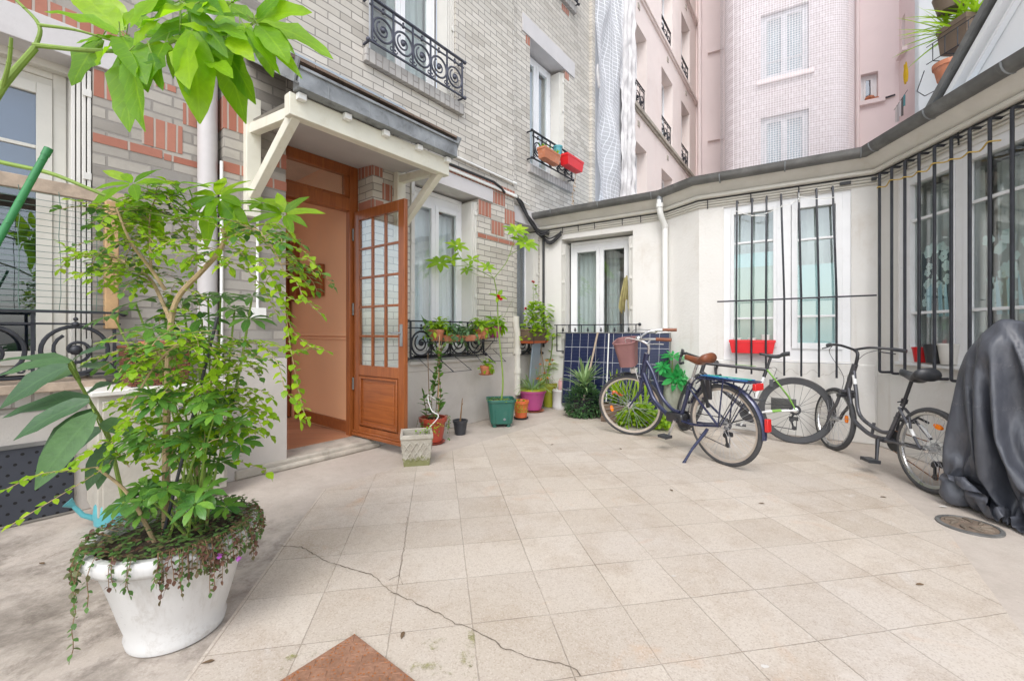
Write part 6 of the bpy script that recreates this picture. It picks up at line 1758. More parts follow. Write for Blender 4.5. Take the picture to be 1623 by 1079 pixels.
pl2 = wthing('leafy_plant', 'leafy plant in the small dark pot above the yucca', 'plant', T(w.x, w.y, z + .2)); b = MB()
for k in range(26): strap(b, w + Vector((0, 0, z + .18 - w.z)), rdir(.2, 1.5, r6), r6.uniform(.3, .6), .05, 0, .6)
b.build('foliage', M['leaf_lime'], pl2, sharp=None)
# washing on the side return
x, z = FW.hit(1440, 160, -.1)
ld = thing('washing_line', 'small line of washing pegged out at the pink side wall', 'washing', FW.M @ T(x, -.3, z)); b = MB()
for k, (dx, hh) in enumerate(((-.25, .45), (-.08, .5), (.10, .42), (.28, .5), (.45, .3))):
    b = MB(); b.grid(lambda u, v: (x + dx + .11 * (u - .5) * (.6 + .4 * v), -.3 - .02 * math.sin(u * 9), z - hh * v), 6, 6); b.build('garment', M[('pipe_white', 'curtain_grey', 'white_wall', 'zinc_dark', 'teal_plastic')[k]], ld, FW.M, sharp=None)
b = MB(); b.tube([(x - .5, -.3, z + .01), (x + .7, -.3, z + .01)], .006, 5); b.build('line', M['iron'], ld, FW.M)
x, z = FW.hit(1447, 98, -.1); M['yellow_cloth'] = pm('yellow cloth', (.75, .50, .02), .8)
b = MB(); b.grid(lambda u, v: (x + .2 * (u - .5), -.25 - .03 * math.sin(u * 9 + v * 3), z - .55 * v), 6, 8); o = b.build('cloth', M['yellow_cloth'], None, FW.M, sharp=None); tag(o, 'yellow cloth hanging high on the pink side wall by the white house', 'cloth')
# teddy-coloured thing on the tower-side sill
x, z = FQ.hit(1379, 160, .02); b = MB(); b.ball((0, 0, .09), .13, 12, 0, .7); b.ball((.16, 0, .05), .09, 12, 0, .6); tag(b.build('cushion', M['terracotta'], None, FQ.M @ T(x, .06, z)), 'orange cushion on the sill of the small square window', 'cushion')

# drain
M['drain_iron'] = pm('worn drain iron', (.22, .17, .13), .7, .3, .3, 18, bump=.3, dirt=(.33, .22, .15), dfac=.5, dscale=12)
p = gnd(1536, 834); Md = T(p.x, p.y) @ Matrix.Diagonal((.9, .9, 1, 1))
t = thing('drain_cover', 'round rusty drain cover let into the ground in front of the covered shape', 'drain cover', Md)
b = MB(); b.lathe([(.155, .0), (.155, .010), (.135, .012), (.133, .006), (.001, .006)], 40); b.build('rim', M['zinc_dark'], t, Md)
b = MB(); b.lathe([(.130, .004), (.130, .009), (.06, .012), (.001, .011)], 36); b.build('lid', M['drain_iron'], t, Md)
b = MB()
for k in range(9):
    a = 2 * PI * k / 9; P = [(r_ * math.cos(a + r_ * 9), r_ * math.sin(a + r_ * 9), .0125) for r_ in (.05, .07, .09, .11)]
    b.tube(P, [.005, .011, .012, .006], 6)
b.build('slot', M['crack'], t, Md)
# fallen leaves and bits on the ground
b = MB()
for px, py in ((873, 705), (1062, 775), (1395, 787), (1202, 797), (1452, 926), (640, 1000), (985, 712), (70, 893), (340, 1046)):
    leaf(b, gnd(px, py, .006), rdir(-.05, .1, r6), .04, .016, None, .05, .3, 0, 3)
M['dead_leaf'] = pm('dead leaf', (.14, .09, .05), .9, var=.4)
tag(b.build('fallen_leaves', M['dead_leaf'], None, I4), kind='stuff')
b = MB()
for px, py, w in ((1068, 912, .014), (1212, 1055, .014), (1494, 802, .024)):
    q = gnd(px, py, .0062); b.add([(q.x + w * (.6 + .5 * r6.random()) * math.cos(a), q.y + w * .6 * (.6 + .5 * r6.random()) * math.sin(a), .0062) for a in [2 * PI * k / 9 for k in range(9)]], [tuple(range(9))])
M['chalk'] = pm('pale paint splash', (.60, .575, .54), .8)
tag(b.build('paint_splashes', M['chalk'], None, I4), kind='stuff')

# ================================================================ bicycles (x forward, y left, z up, rear hub over the origin)
M['tyre'] = pm('tyre rubber', (.055, .055, .058), .75, var=.2, scale=10, bump=.2, bscale=120, dirt=(.17, .15, .13), dfac=.5, dscale=6)
M['alu'] = pm('aluminium', (.66, .66, .66), .3, .9, .08)
M['rim_pale'] = pm('pale anodised rim', (.62, .55, .48), .35, .6, .08)
M['rim_black'] = pm('deep carbon rim', (.04, .04, .043), .4, var=.2)
M['spoke'] = pm('spoke steel', (.36, .36, .37), .5, .1)
M['spoke_black'] = pm('black spoke', (.06, .06, .065), .4, .4)
M['navy'] = pm('navy bicycle paint', (.030, .036, .085), .25, .25, .08, coat=.5)
M['bk_black'] = pm('black bicycle paint', (.028, .028, .032), .35, .1, .1, coat=.3)
M['bk_grey'] = pm('anthracite bicycle paint', (.085, .085, .095), .3, .3, .1, coat=.4)
M['bk_white'] = pm('white bicycle paint', (.75, .75, .74), .3, var=.05, coat=.4)
M['bk_green'] = pm('neon green bicycle paint', (.17, .40, .03), .35, var=.05, coat=.3)
M['leather'] = pm('brown leather', (.20, .065, .028), .4, var=.15, scale=8)
M['basket'] = pm('dusty brown basket mesh', (.27, .13, .125), .65, var=.1)
M['strap_blue'] = pm('blue elastic strap', (.02, .16, .42), .6); M['strap_teal'] = pm('turquoise elastic strap', (.02, .45, .36), .6)
M['refl_red'] = pm('red reflector', (.62, .02, .02), .2, coat=.5)
M['refl_orange'] = pm('orange reflector', (.90, .22, .01), .2, coat=.5)

def ring(r0, prof, n=56, y=0):
    """profile of (radial, axial) points swept round the wheel axis y"""
    return [[((r0 + a) * math.cos(2 * PI * k / n), y + c, (r0 + a) * math.sin(2 * PI * k / n)) for a, c in prof] for k in range(n)]

def wheel(parent, M0, Rw, tw=.019, rimh=.018, rim='alu', spoke='spoke', nsp=32, refl=None, casset=False):
    Mw = M0
    b = MB(); pr = [(tw * math.cos(a), tw * math.sin(a)) for a in [2 * PI * k / 10 for k in range(10)]]
    rg = ring(Rw - tw, pr); b.loft(rg + [rg[0]], 0, False, False); w = b.build('wheel', M['tyre'], parent, Mw)
    b = MB(); r1 = Rw - tw * 1.55
    rg = ring(r1, [(0, tw * .72), (-rimh, tw * .5), (-rimh - .004, 0), (-rimh, -tw * .5), (0, -tw * .72), (-.003, 0)]); b.loft(rg + [rg[0]], 0, False, False); b.build('rim', M[rim], w, Mw)
    b = MB(); rr = r1 - rimh
    for k in range(nsp):
        a = 2 * PI * k / nsp; s = 1 if k % 2 else -1; a2 = a + s * .9 * (1 if (k // 2) % 2 else -1)
        b.tube([(.022 * math.cos(a2), s * .028, .022 * math.sin(a2)), (rr * math.cos(a), s * .002, rr * math.sin(a))], .0014, 4, cap=False)
    b.build('spokes', M[spoke], w, Mw)
    b = MB(); b.tube([(0, -.05, 0), (0, -.034, 0), (0, -.03, 0), (0, -.024, 0), (0, .024, 0), (0, .03, 0), (0, .034, 0), (0, .05, 0)], [.008, .01, .026, .015, .015, .026, .01, .008], 14); b.build('hub', M['alu'], w, Mw)
    if casset:
        b = MB()
        for k in range(6): b.lathe([(.028 + .005 * k, 0), (.028 + .005 * k, .002), (.001, .002)], 24, (0, 0, 0))
        b2 = MB()
        for k in range(6):
            r_ = .052 - .005 * k; y = -.030 - .0045 * k
            b2.tube([(0, y, 0), (0, y - .002, 0)], r_, 26)
        b2.build('cassette', M['spoke_black'], w, Mw)
    if refl is not None:
        b = MB(); b.X = Matrix.Rotation(-refl, 4, 'Y') @ Matrix.Translation((Rw * .60, 0, 0)); b.loft([[(.017 * math.cos(2 * PI * k / 14), y, .034 * math.sin(2 * PI * k / 14)) for k in range(14)] for y in (-.008, .008)]); b.X = None
        b.build('wheel_reflector', M['refl_orange'], w, Mw)
    return w

def saddle_mesh(x, z, L=.27, W=.17, h=.05, broad=.5):
    rings = []
    for i in range(13):
        t = i / 12; xx = x + .10 - L * t
        w = (.022 + (W / 2 - .022) * (max(0, (t - .28) / .72)) ** 1.1) if t > .28 else .022 + .004 * t
        if t > .9: w *= 1 - (t - .9) * 2.6
        if t < .08: w *= .6
        zz = z + .012 * math.cos(t * 6) + (.012 if t > .7 else 0)
        rings.append([(xx, w * math.cos(a), zz + (h * (.45 + .3 * t) * math.sin(a) if math.sin(a) > 0 else h * (.35 + .5 * t) * math.sin(a) * .8)) for a in [2 * PI * k / 16 for k in range(16)]])
    b = MB(); b.loft(rings); return b

def crank(t, M0, bx, bz, a0, mat='spoke_black', ring_r=.085, arm='alu', y0=.07):
    b = MB(); b.tube([(bx, -y0, bz), (bx, y0, bz)], .018, 12)
    for k in range(2): b.tube([(bx, -.050 - .004 * k, bz), (bx, -.053 - .004 * k, bz)], ring_r - .02 * k, 36)
    c = b.build('crankset', M[mat], t, M0)
    L = .17
    for s, a in ((1, a0), (-1, a0 + 180)):
        e = (bx + L * math.cos(R(a)), s * (y0 + .015), bz + L * math.sin(R(a)))
        b = MB(); b.tube([(bx, s * y0, bz), e], [.015, .011], 8); b.build('crank_arm', M[arm], c, M0)
        b = MB(); b.box(e[0] - .045, e[0] + .045, min(e[1], e[1] + s * .09), max(e[1], e[1] + s * .09), e[2] - .011, e[2] + .011)
        b.box(e[0] - .05, e[0] - .043, min(e[1], e[1] + s * .09), max(e[1], e[1] + s * .09), e[2] - .014, e[2] + .014); b.box(e[0] + .043, e[0] + .05, min(e[1], e[1] + s * .09), max(e[1], e[1] + s * .09), e[2] - .014, e[2] + .014)
        b.build('pedal', M['black_plastic'], c, M0, bevel=.003)

def chain_gear(t, M0, Rw, bx, bz, rr=.085, mat='spoke_black'):
    b = MB(); y = -.052
    b.tube([(0, y, Rw + .045), (bx, y, bz + rr)], .0045, 5)
    b.tube([(bx, y, bz - rr), (.01, y, Rw - .20), (-.01, y, Rw - .20), (-.015, y, Rw - .11)], .0045, 5)
    ch = b.build('chain', M[mat], t, M0)
    b = MB(); b.tube([(.0, y, Rw - .03), (.035, y - .01, Rw - .09), (.01, y, Rw - .20)], .010, 7)
    for zz, xx in ((Rw - .105, .03), (Rw - .185, .008)): b.tube([(xx, y - .006, zz), (xx, y + .006, zz)], .022, 14)
    b.box(-.03, .05, y - .025, y - .005, Rw - .11, Rw - .07)
    b.build('derailleur', M['bk_black'], t, M0, bevel=.003)

def guard(b, c, r, a0, a1, w=.05, n=28, th=.003):
    rings = []
    for k in range(n + 1):
        a = R(a0 + (a1 - a0) * k / n)
        rings.append([(c[0] + (r + dr) * math.cos(a), y, c[1] + (r + dr) * math.sin(a)) for dr, y in ((-.012, -w / 2), (.0, -w * .3), (.004, 0), (.0, w * .3), (-.012, w / 2), (-.012, w / 2 - th), (-.002, 0), (-.012, -w / 2 + th))])
    b.loft(rings)

def place(rear, front, lean=0.0):
    d = (front - rear); yaw = math.atan2(d.y, d.x)
    return Matrix.Translation((rear.x, rear.y, 0)) @ Matrix.Rotation(yaw, 4, 'Z') @ Matrix.Rotation(lean, 4, 'X')

# ---- navy step-through
rear, front = gnd(1149, 737), gnd(1004, 690)
L = (front - rear).length; Rw = .345
Mb = place(rear, front, R(-2.5))
t = thing('bicycle', 'navy step-through bicycle with brown saddle, front basket and rear rack on its kickstand', 'bicycle', Mb)
hx0, hz0, hx1, hz1 = L - .235, .86, L - .18, .68           # head tube top and bottom
bx, bz = .47, .30
steer = R(38)
b = MB()
b.tube([(hx0 - .015, 0, hz0 + .05), (hx1 + .01, 0, hz1 - .02)], .027, 14)
b.tube(spline([(hx0 + .005, 0, hz0 - .02), (hx0 - .09, 0, hz0 - .15), (hx0 - .19, 0, .50), (.57, 0, .385), (.47, 0, .37)], 6), .019, 12)
b.tube(spline([(hx1 - .01, 0, hz1 + .02), (hx1 - .09, 0, hz1 - .14), (hx1 - .17, 0, .42), (.58, 0, .30), (bx, 0, bz)], 6), .024, 12)
st_t = (.315, 0, .70)
b.tube([(bx, 0, bz), st_t], .0185, 12)
for s in (-1, 1):
    b.tube(spline([(bx - .02, s * .03, bz), (.25, s * .05, .30), (0, s * .068, Rw)], 4), .012, 8)
    b.tube([(st_t[0] + .02, s * .02, .62), (0.0, s * .068, Rw)], .010, 8)
b.tube([(bx, -.04, bz), (bx, .04, bz)], .026, 14)
b.tube([(st_t[0] + .06, 0, .55), (st_t[0] + .03, 0, .64)], .024, 12)
b.build('frame', M['navy'], t, Mb)
b = MB(); b.box(bx - .06, bx + .14, -.05, .05, bz - .035, bz + .06); b.build('motor_cover', M['bk_black'], t, Mb, bevel=.02)
Mh = Mb @ Matrix.Translation((hx1, 0, hz1)) @ Matrix.Rotation(steer, 4, (Vector((hx0 - hx1, 0, hz0 - hz1)).normalized())) @ Matrix.Translation((-hx1, 0, -hz1))
b = MB()
b.tube([(hx1 + .005, 0, hz1 - .02), (hx1 + .01, 0, hz1 - .045)], .03, 12)
for s in (-1, 1): b.tube(spline([(hx1 + .01, s * .05, hz1 - .04), (hx1 + .05, s * .055, .50), (L - .06, s * .055, .42), (L, s * .052, Rw)], 5), [.019 - .0008 * i for i in range(16)], 10)
b.box(hx1 - .015, hx1 + .035, -.06, .06, hz1 - .055, hz1 - .03)
b.build('fork', M['navy'], t, Mb if False else Mh)
wheel(t, Mb @ Matrix.Translation((0, 0, Rw)), Rw, .020, .02, 'rim_pale', 'spoke', 36, None, True)
wheel(t, Mh @ Matrix.Translation((L, 0, Rw)), Rw, .020, .02, 'rim_pale', 'spoke', 36, R(-10))
b = MB(); guard(b, (0, Rw), Rw + .022, -8, 158, .055); b.build('mudguard', M['navy'], t, Mb @ Matrix.Translation((0, 0, 0)) @ Matrix.Translation((0, 0, Rw)) @ Matrix.Scale(-1, 4, (1, 0, 0)) @ Matrix.Translation((0, 0, -Rw)))
b = MB(); guard(b, (L, Rw), Rw + .022, 62, 135, .05)
b.build('mudguard', M['bk_black'], t, Mh)
b = MB()
for s in (-1, 1):
    b.tube([(0, s * .07, Rw), (-.20, s * .055, .70)], .004, 6); b.tube([(0, s * .07, Rw), (-.30, s * .03, Rw + .13)], .003, 6)
b.build('mudguard_stay', M['bk_black'], t, Mb)
b = MB(); zr = .735
for y in (-.065, -.022, .022, .065): b.tube([(.22, y * .7, zr - .01), (-.30, y, zr + .0)], .006, 6)
for x in (.2, 0, -.2, -.30): b.tube([(x, -.065, zr), (x, .065, zr)], .006, 6)
for s in (-1, 1): b.tube([(-.06, s * .068, zr), (0, s * .07, Rw)], .007, 6); b.tube([(.22, s * .045, zr - .01), (.30, s * .03, .66)], .006, 6); b.tube([(-.26, s * .068, zr), (-.02, s * .07, Rw)], .006, 6)
rk = b.build('rear_rack', M['navy'], t, Mb)
b = MB(); b.bar((.20, .02, zr + .014), (-.26, .05, zr + .012), .02, .006); b.bar((.20, -.03, zr + .014), (-.26, -.04, zr + .012), .02, .006); b.build('elastic_strap', M['strap_blue'], rk, Mb)
b = MB(); b.bar((.14, .0, zr + .02), (-.26, .0, zr + .018), .022, .006); b.build('elastic_strap', M['strap_teal'], rk, Mb)
b = MB(); b.box(-.33, -.30, -.05, .05, zr - .06, zr - .005); b.build('tail_light', M['refl_red'], t, Mb, bevel=.006)
b = MB(); b.box(-.40, -.37, -.022, .022, Rw + .02, Rw + .12); b.build('reflector', M['refl_red'], t, Mb, bevel=.005)
b = MB(); b.tube([st_t, (st_t[0] - .06, 0, .84)], .0125, 10); b.tube([(st_t[0] + .005, 0, .67), (st_t[0] - .004, 0, .71)], .024, 12); b.build('seat_post', M['alu'], t, Mb)
saddle_mesh(st_t[0] - .03, .88, .28, .20, .065).build('saddle', M['leather'], t, Mb, sharp=None)
b = MB(); sx, sz = hx0 - .02, hz0 + .06
b.tube(spline([(sx, 0, sz - .04), (sx - .02, 0, sz + .07), (sx + .05, 0, sz + .13)], 4), .013, 10)
for s in (-1, 1): b.tube(spline([(sx + .05, 0, sz + .13), (sx + .06, s * .09, sz + .15), (sx - .01, s * .18, sz + .18), (sx - .13, s * .215, sz + .18), (sx - .26, s * .225, sz + .165)], 5), .011, 10)
hb = b.build('handlebar', M['alu'], t, Mh)
for s in (-1, 1):
    b = MB(); b.tube([(sx - .14, s * .216, sz + .18), (sx - .28, s * .227, sz + .164)], .017, 12); b.build('grip', M['leather'], hb, Mh)
    b = MB(); b.tube(spline([(sx - .09, s * .205, sz + .175), (sx - .06, s * .235, sz + .145), (sx - .16, s * .255, sz + .14), (sx - .21, s * .26, sz + .135)], 4), .006, 6); b.build('brake_lever', M['alu'], hb, Mh)
    b = MB(); b.tube(spline([(sx - .02, s * .25, sz + .18), (sx + .16, s * .18, sz + .20), (sx + .16, s * .05, sz + .02), (hx1 + .05, s * .03, hz1 - .05)], 6), .0028, 5); b.build('cable', M['pipe_white'] if s > 0 else M['black_rubber'], hb, Mh)
b = MB(); b.ball((sx + .06, .06, sz + .17), .03, 12, 0, .8); b.build('bell', M['alu'], hb, Mh)
# basket
b = MB(); bx0, bx1 = sx + .09, sx + .32
def br_(k, z, e): return [(bx0 + (bx1 - bx0) * (.5 - .5 * k * c_) - e, .155 * k * s_, z) for c_, s_ in [(math.copysign(abs(math.cos(a)) ** .55, math.cos(a)), math.copysign(abs(math.sin(a)) ** .55, math.sin(a))) for a in [2 * PI * i / 28 for i in range(28)]]]
zb_, zt_ = sz - .12, sz + .13
b.loft([br_(.74, zb_, 0), br_(.82, zb_ + .1, 0), br_(1.0, zt_, 0), br_(1.03, zt_ + .002, 0), br_(1.03, zt_ + .014, 0), br_(.98, zt_ + .014, 0), br_(.80, zb_ + .1, 0), br_(.72, zb_ + .006, 0)])
bk = b.build('basket', M['basket'], t, Mh)
b = MB(); b.tube([(q[0], q[1] * 1.01, q[2]) for q in br_(1.02, zt_ + .012, 0)], .008, 6, closed=True); b.build('basket_rim', M['basket'], bk, Mh)
b = MB(); b.tube([(hx1 + .05, 0, hz1 - .02), (L - .10, 0, hz1 + .03)], .006, 6); b.loft([[(L - .13 + dx, y * k, hz1 + .03 + dz) for y, dz in ((-.03, 0), (.03, 0), (.03, .05), (-.03, .05))] for dx, k in ((0, .7), (.05, 1), (.07, .8))]); b.build('headlight', M['alu'], t, Mh, bevel=.006)
crank(t, Mb, bx, bz, -66)
chain_gear(t, Mb, Rw, bx, bz, .075)
b = MB(); b.tube([(.10, .075, .30), (.12, .09, .26), (.16, .20, .13), (.19, .27, .015)], [.014, .016, .011, .012], 8); b.tube([(.185, .262, .03), (.192, .275, .008)], .014, 8); b.build('kickstand', M['navy'], t, Mb)
b = MB(); b.tube([(.16, .035, .52), (.11, .035, .66)], .012, 8); b.box(.08, .13, .03, .055, .55, .72); b.build('ring_lock', M['bk_black'], t, Mb, bevel=.008)
b = MB(); b.bar((.17, .045, .71), (.10, .06, .48), .012, .035); b.build('pump', M['bk_black'], t, Mb)

# ---- black and green road bike against the wall
rear = gnd(1261, 703); Rw = .335
dB = (FB.w(0, 0, 0) - FB.w(1, 0, 0)).normalized()
front = rear + dB * .985 + Vector((.0, -.06, 0))
Mb = place(rear, front, R(6))
t = thing('bicycle', 'black white and neon green road bicycle leaning on the wall under the barred window', 'bicycle', Mb)
L = .985; bx, bz = .405, .27; stx, stz = .245, .755; hx0, hz0, hx1, hz1 = .84, .80, .885, .66
b = MB()
b.tube([(stx + .01, 0, stz - .02), (hx0, 0, hz0 - .02)], .017, 12); b.tube([(hx0, 0, hz0 + .02), (hx1, 0, hz1)], .021, 12); b.tube([(hx1 - .01, 0, hz1 + .02), (bx, 0, bz)], .022, 12)
b.tube([(bx, -.035, bz), (bx, .035, bz)], .024, 12); b.tube([(stx + .03, 0, stz - .10), (stx - .005, 0, stz + .015)], .017, 12)
fr_ = b.build('frame', M['bk_black'], t, Mb)
b = MB(); b.tube([(bx, 0, bz), (stx + .03, 0, stz - .10)], .0175, 12); b.build('seat_tube', M['bk_white'], fr_, Mb)
b = MB()
for s in (-1, 1): b.tube([(stx, s * .02, stz - .02), (.06, s * .055, Rw + .14), (0, s * .064, Rw)], [.008, .006, .006], 8)
for s in (-1, 1): b.tube([(.20, s * .053, .308), (.12, s * .059, .322)], .0115, 8)
b.bar((stx + .1, 0, stz + .018 - .005), (stx + .3, 0, stz + .03 - .005), .014, .004); b.build('seat_stay', M['bk_green'], fr_, Mb)
b = MB()
for s in (-1, 1): b.tube([(bx - .02, s * .035, bz), (.22, s * .052, .305), (0, s * .064, Rw)], .0105, 8)
b.build('chain_stay', M['bk_white'], fr_, Mb)
steer = R(-62)
Mh = Mb @ Matrix.Translation((hx1, 0, hz1)) @ Matrix.Rotation(steer, 4, (Vector((hx0 - hx1, 0, hz0 - hz1)).normalized())) @ Matrix.Translation((-hx1, 0, -hz1))
b = MB()
for s in (-1, 1): b.tube(spline([(hx1 + .003, s * .02, hz1 - .01), (hx1 + .02, s * .045, .60), (L - .02, s * .05, .43), (L, s * .05, Rw)], 4), .012, 8)
b.build('fork', M['bk_black'], t, Mh)
wheel(t, Mb @ Matrix.Translation((0, 0, Rw)), Rw, .0135, .045, 'rim_black', 'spoke_black', 24, None, True)
wheel(t, Mh @ Matrix.Translation((L, 0, Rw)), Rw, .0135, .045, 'rim_black', 'spoke_black', 24)
b = MB(); b.tube([(stx, 0, stz), (stx - .035, 0, stz + .115)], .0135, 10); b.build('seat_post', M['bk_black'], t, Mb)
saddle_mesh(stx - .03, stz + .13, .27, .145, .035).build('saddle', M['black_plastic'], t, Mb, sharp=None)
b = MB(); sx, sz = hx0 - .01, hz0 + .05
b.tube([(sx, 0, sz - .04), (sx + .09, 0, sz)], .014, 10)
b.tube([(sx + .09, -.21, sz), (sx + .09, .21, sz)], .012, 10)
for s in (-1, 1): b.tube(spline([(sx + .09, s * .20, sz), (sx + .16, s * .21, sz + .0), (sx + .19, s * .215, sz - .05), (sx + .15, s * .22, sz - .12), (sx + .06, s * .22, sz - .13)], 5), .0145, 10)
hb = b.build('handlebar', M['bk_black'], t, Mh)
for s in (-1, 1): b = MB(); b.tube(spline([(sx + .15, s * .21, sz + .01), (sx + .20, s * .21, sz + .06), (sx + .215, s * .21, sz - .01), (sx + .17, s * .215, sz - .10)], 4), [.016] * 5 + [.010] * 8, 8); b.build('brake_lever', M['bk_black'], hb, Mh)
b = MB(); b.box(stx - .055, stx - .02, -.03, .03, stz - .20, stz - .12); b.tube([(stx - .03, -.02, stz - .14), (stx - .09, .03, stz - .1)], .006, 6); b.tube(spline([(stx + .02, 0, stz - .01), (stx - .08, .02, stz + .0), (stx - .05, 0, stz - .12)], 5), .003, 5); b.build('rear_brake', M['bk_black'], t, Mb, bevel=.003)
b = MB(); b.tube(spline([(bx - .05, .03, .44), (bx - .03, .05, .50), (bx + .06, .05, .50), (bx + .10, .03, .42)], 5), .0035, 5); b.tube([(bx + .02, .0, .52), (bx + .075, 0, .36)], .003, 5); b.build('bottle_cage', M['bk_black'], t, Mb)
crank(t, Mb, bx, bz, 120, 'spoke_black', .10, 'bk_white')
chain_gear(t, Mb, Rw, bx, bz, .10)

# ---- anthracite step-through at the right
rear, front = gnd(1469, 779), gnd(1318, 712)
L = (front - rear).length; Rw = .298
Mb = place(rear, front, R(4.5))
k_ = Rw / .345
t = thing('bicycle', 'dark grey low step bicycle with white stripes leaning on the wall beside the covered shape', 'bicycle', Mb)
hx0, hz0, hx1, hz1 = L - .215, .80, L - .155, .585
bx, bz = .40, .265; st_t = (.265, 0, .60)
b = MB(); b.tube([(hx0 - .012, 0, hz0 + .04), (hx1 + .008, 0, hz1)], .024, 12)
b.tube(spline([(hx0 + .0, 0, hz0 - .01), (hx0 - .055, 0, hz0 - .20), (hx0 - .13, 0, .40), (.50, 0, .32), (.375, 0, .33)], 6), .016, 10)
b.tube(spline([(hx1 - .01, 0, hz1 + .03), (hx1 - .07, 0, hz1 - .13), (hx1 - .11, 0, .35), (.60, 0, .265), (bx, 0, bz)], 6), .018, 10)
b.tube([(bx, 0, bz), st_t], .017, 10); b.tube([(bx, -.035, bz), (bx, .035, bz)], .023, 12); b.tube([(.57, 0, .28), (.56, 0, .37)], .012, 8)
for s in (-1, 1):
    b.tube([(bx - .02, s * .03, bz), (0, s * .065, Rw)], .010, 8); b.tube([(st_t[0] + .02, s * .02, .545), (0, s * .065, Rw)], .010, 8)
fr_ = b.build('frame', M['bk_grey'], t, Mb)
b = MB()
for p_, q_, r_ in (((.155, .0415, .445), (.075, .0545, .368), .0112), ((.155, -.0415, .445), (.075, -.0545, .368), .0112), ((hx0 - .012, 0, hz0 - .06), (hx0 - .036, 0, hz0 - .14), .0172), ((st_t[0] + .018, 0, .56), (st_t[0] + .04, 0, .51), .0182)):
    b = MB(); b.tube([p_, q_], r_, 10); b.build('white_decal', M['bk_white'], fr_, Mb)
b = MB()
for s in (-1, 1): b.tube(spline([(hx1 + .01, s * .05, hz1 - .01), (hx1 + .05, s * .055, .45), (L - .03, s * .055, .36), (L, s * .052, Rw)], 5), .0145, 10)
b.tube([(hx1 + .005, -.055, hz1 - .005), (hx1 + .005, .055, hz1 - .005)], .018, 10); b.build('fork', M['bk_grey'], t, Mb)
wheel(t, Mb @ Matrix.Translation((0, 0, Rw)), Rw, .021, .02, 'alu', 'spoke', 32, R(105), True)
wheel(t, Mb @ Matrix.Translation((L, 0, Rw)), Rw, .021, .02, 'alu', 'spoke', 32, R(170))
b = MB(); b.tube([(0, -.034, Rw), (0, -.030, Rw)], .075, 28); b.build('spoke_guard', M['film_teal'] if False else M['pipe_white'], t, Mb)
b = MB(); b.tube([st_t, (st_t[0] - .055, 0, .775)], .0125, 10); b.tube([(st_t[0] + .004, 0, .585), (st_t[0] - .004, 0, .615)], .022, 10); b.tube([(st_t[0], 0, .60), (st_t[0] - .02, .06, .59)], .005, 6); b.build('seat_post', M['bk_black'], t, Mb)
saddle_mesh(st_t[0] - .04, .80, .27, .205, .07).build('saddle', M['black_plastic'], t, Mb, sharp=None)
b = MB(); sx, sz = hx0 - .015, hz0 + .04
b.tube(spline([(sx, 0, sz - .03), (sx - .02, 0, sz + .09), (sx + .03, 0, sz + .13)], 4), .014, 10)
for s in (-1, 1): b.tube(spline([(sx + .03, 0, sz + .13), (sx + .02, s * .12, sz + .16), (sx - .04, s * .24, sz + .16), (sx - .12, s * .31, sz + .15)], 5), .011, 10)
hb = b.build('handlebar', M['bk_black'], t, Mb)
for s in (-1, 1):
    b = MB(); b.tube([(sx - .05, s * .25, sz + .16), (sx - .13, s * .315, sz + .15)], .016, 10); b.build('grip', M['black_plastic'], hb, Mb)
    b = MB(); b.tube(spline([(sx - .0, s * .20, sz + .155), (sx + .05, s * .23, sz + .13), (sx - .03, s * .30, sz + .12)], 4), .006, 6); b.build('brake_lever', M['bk_black'], hb, Mb)
    b = MB(); b.tube(spline([(sx + .01, s * .2, sz + .15), (sx + .14, s * .14, sz + .08), (sx + .12, s * .02, sz - .12), (hx1 + .03, s * .03, hz1)], 6), .0025, 5); b.build('cable', M['black_rubber'], hb, Mb)
b = MB(); b.box(hx1 - .01, hx1 + .04, -.07, .07, hz1 - .06, hz1 - .03); b.build('brake', M['bk_black'], t, Mb, bevel=.004)
b = MB(); b.tube([(.11, -.06, .47), (.13, 0, .50), (.11, .06, .47), (.12, .065, .50), (.09, .07, .42)], .009, 8); b.build('brake', M['bk_black'], t, Mb, bevel=.004)
crank(t, Mb, bx, bz, -100, 'spoke_black', .085, 'bk_black')
chain_gear(t, Mb, Rw * .98, bx, bz, .08, 'rust')

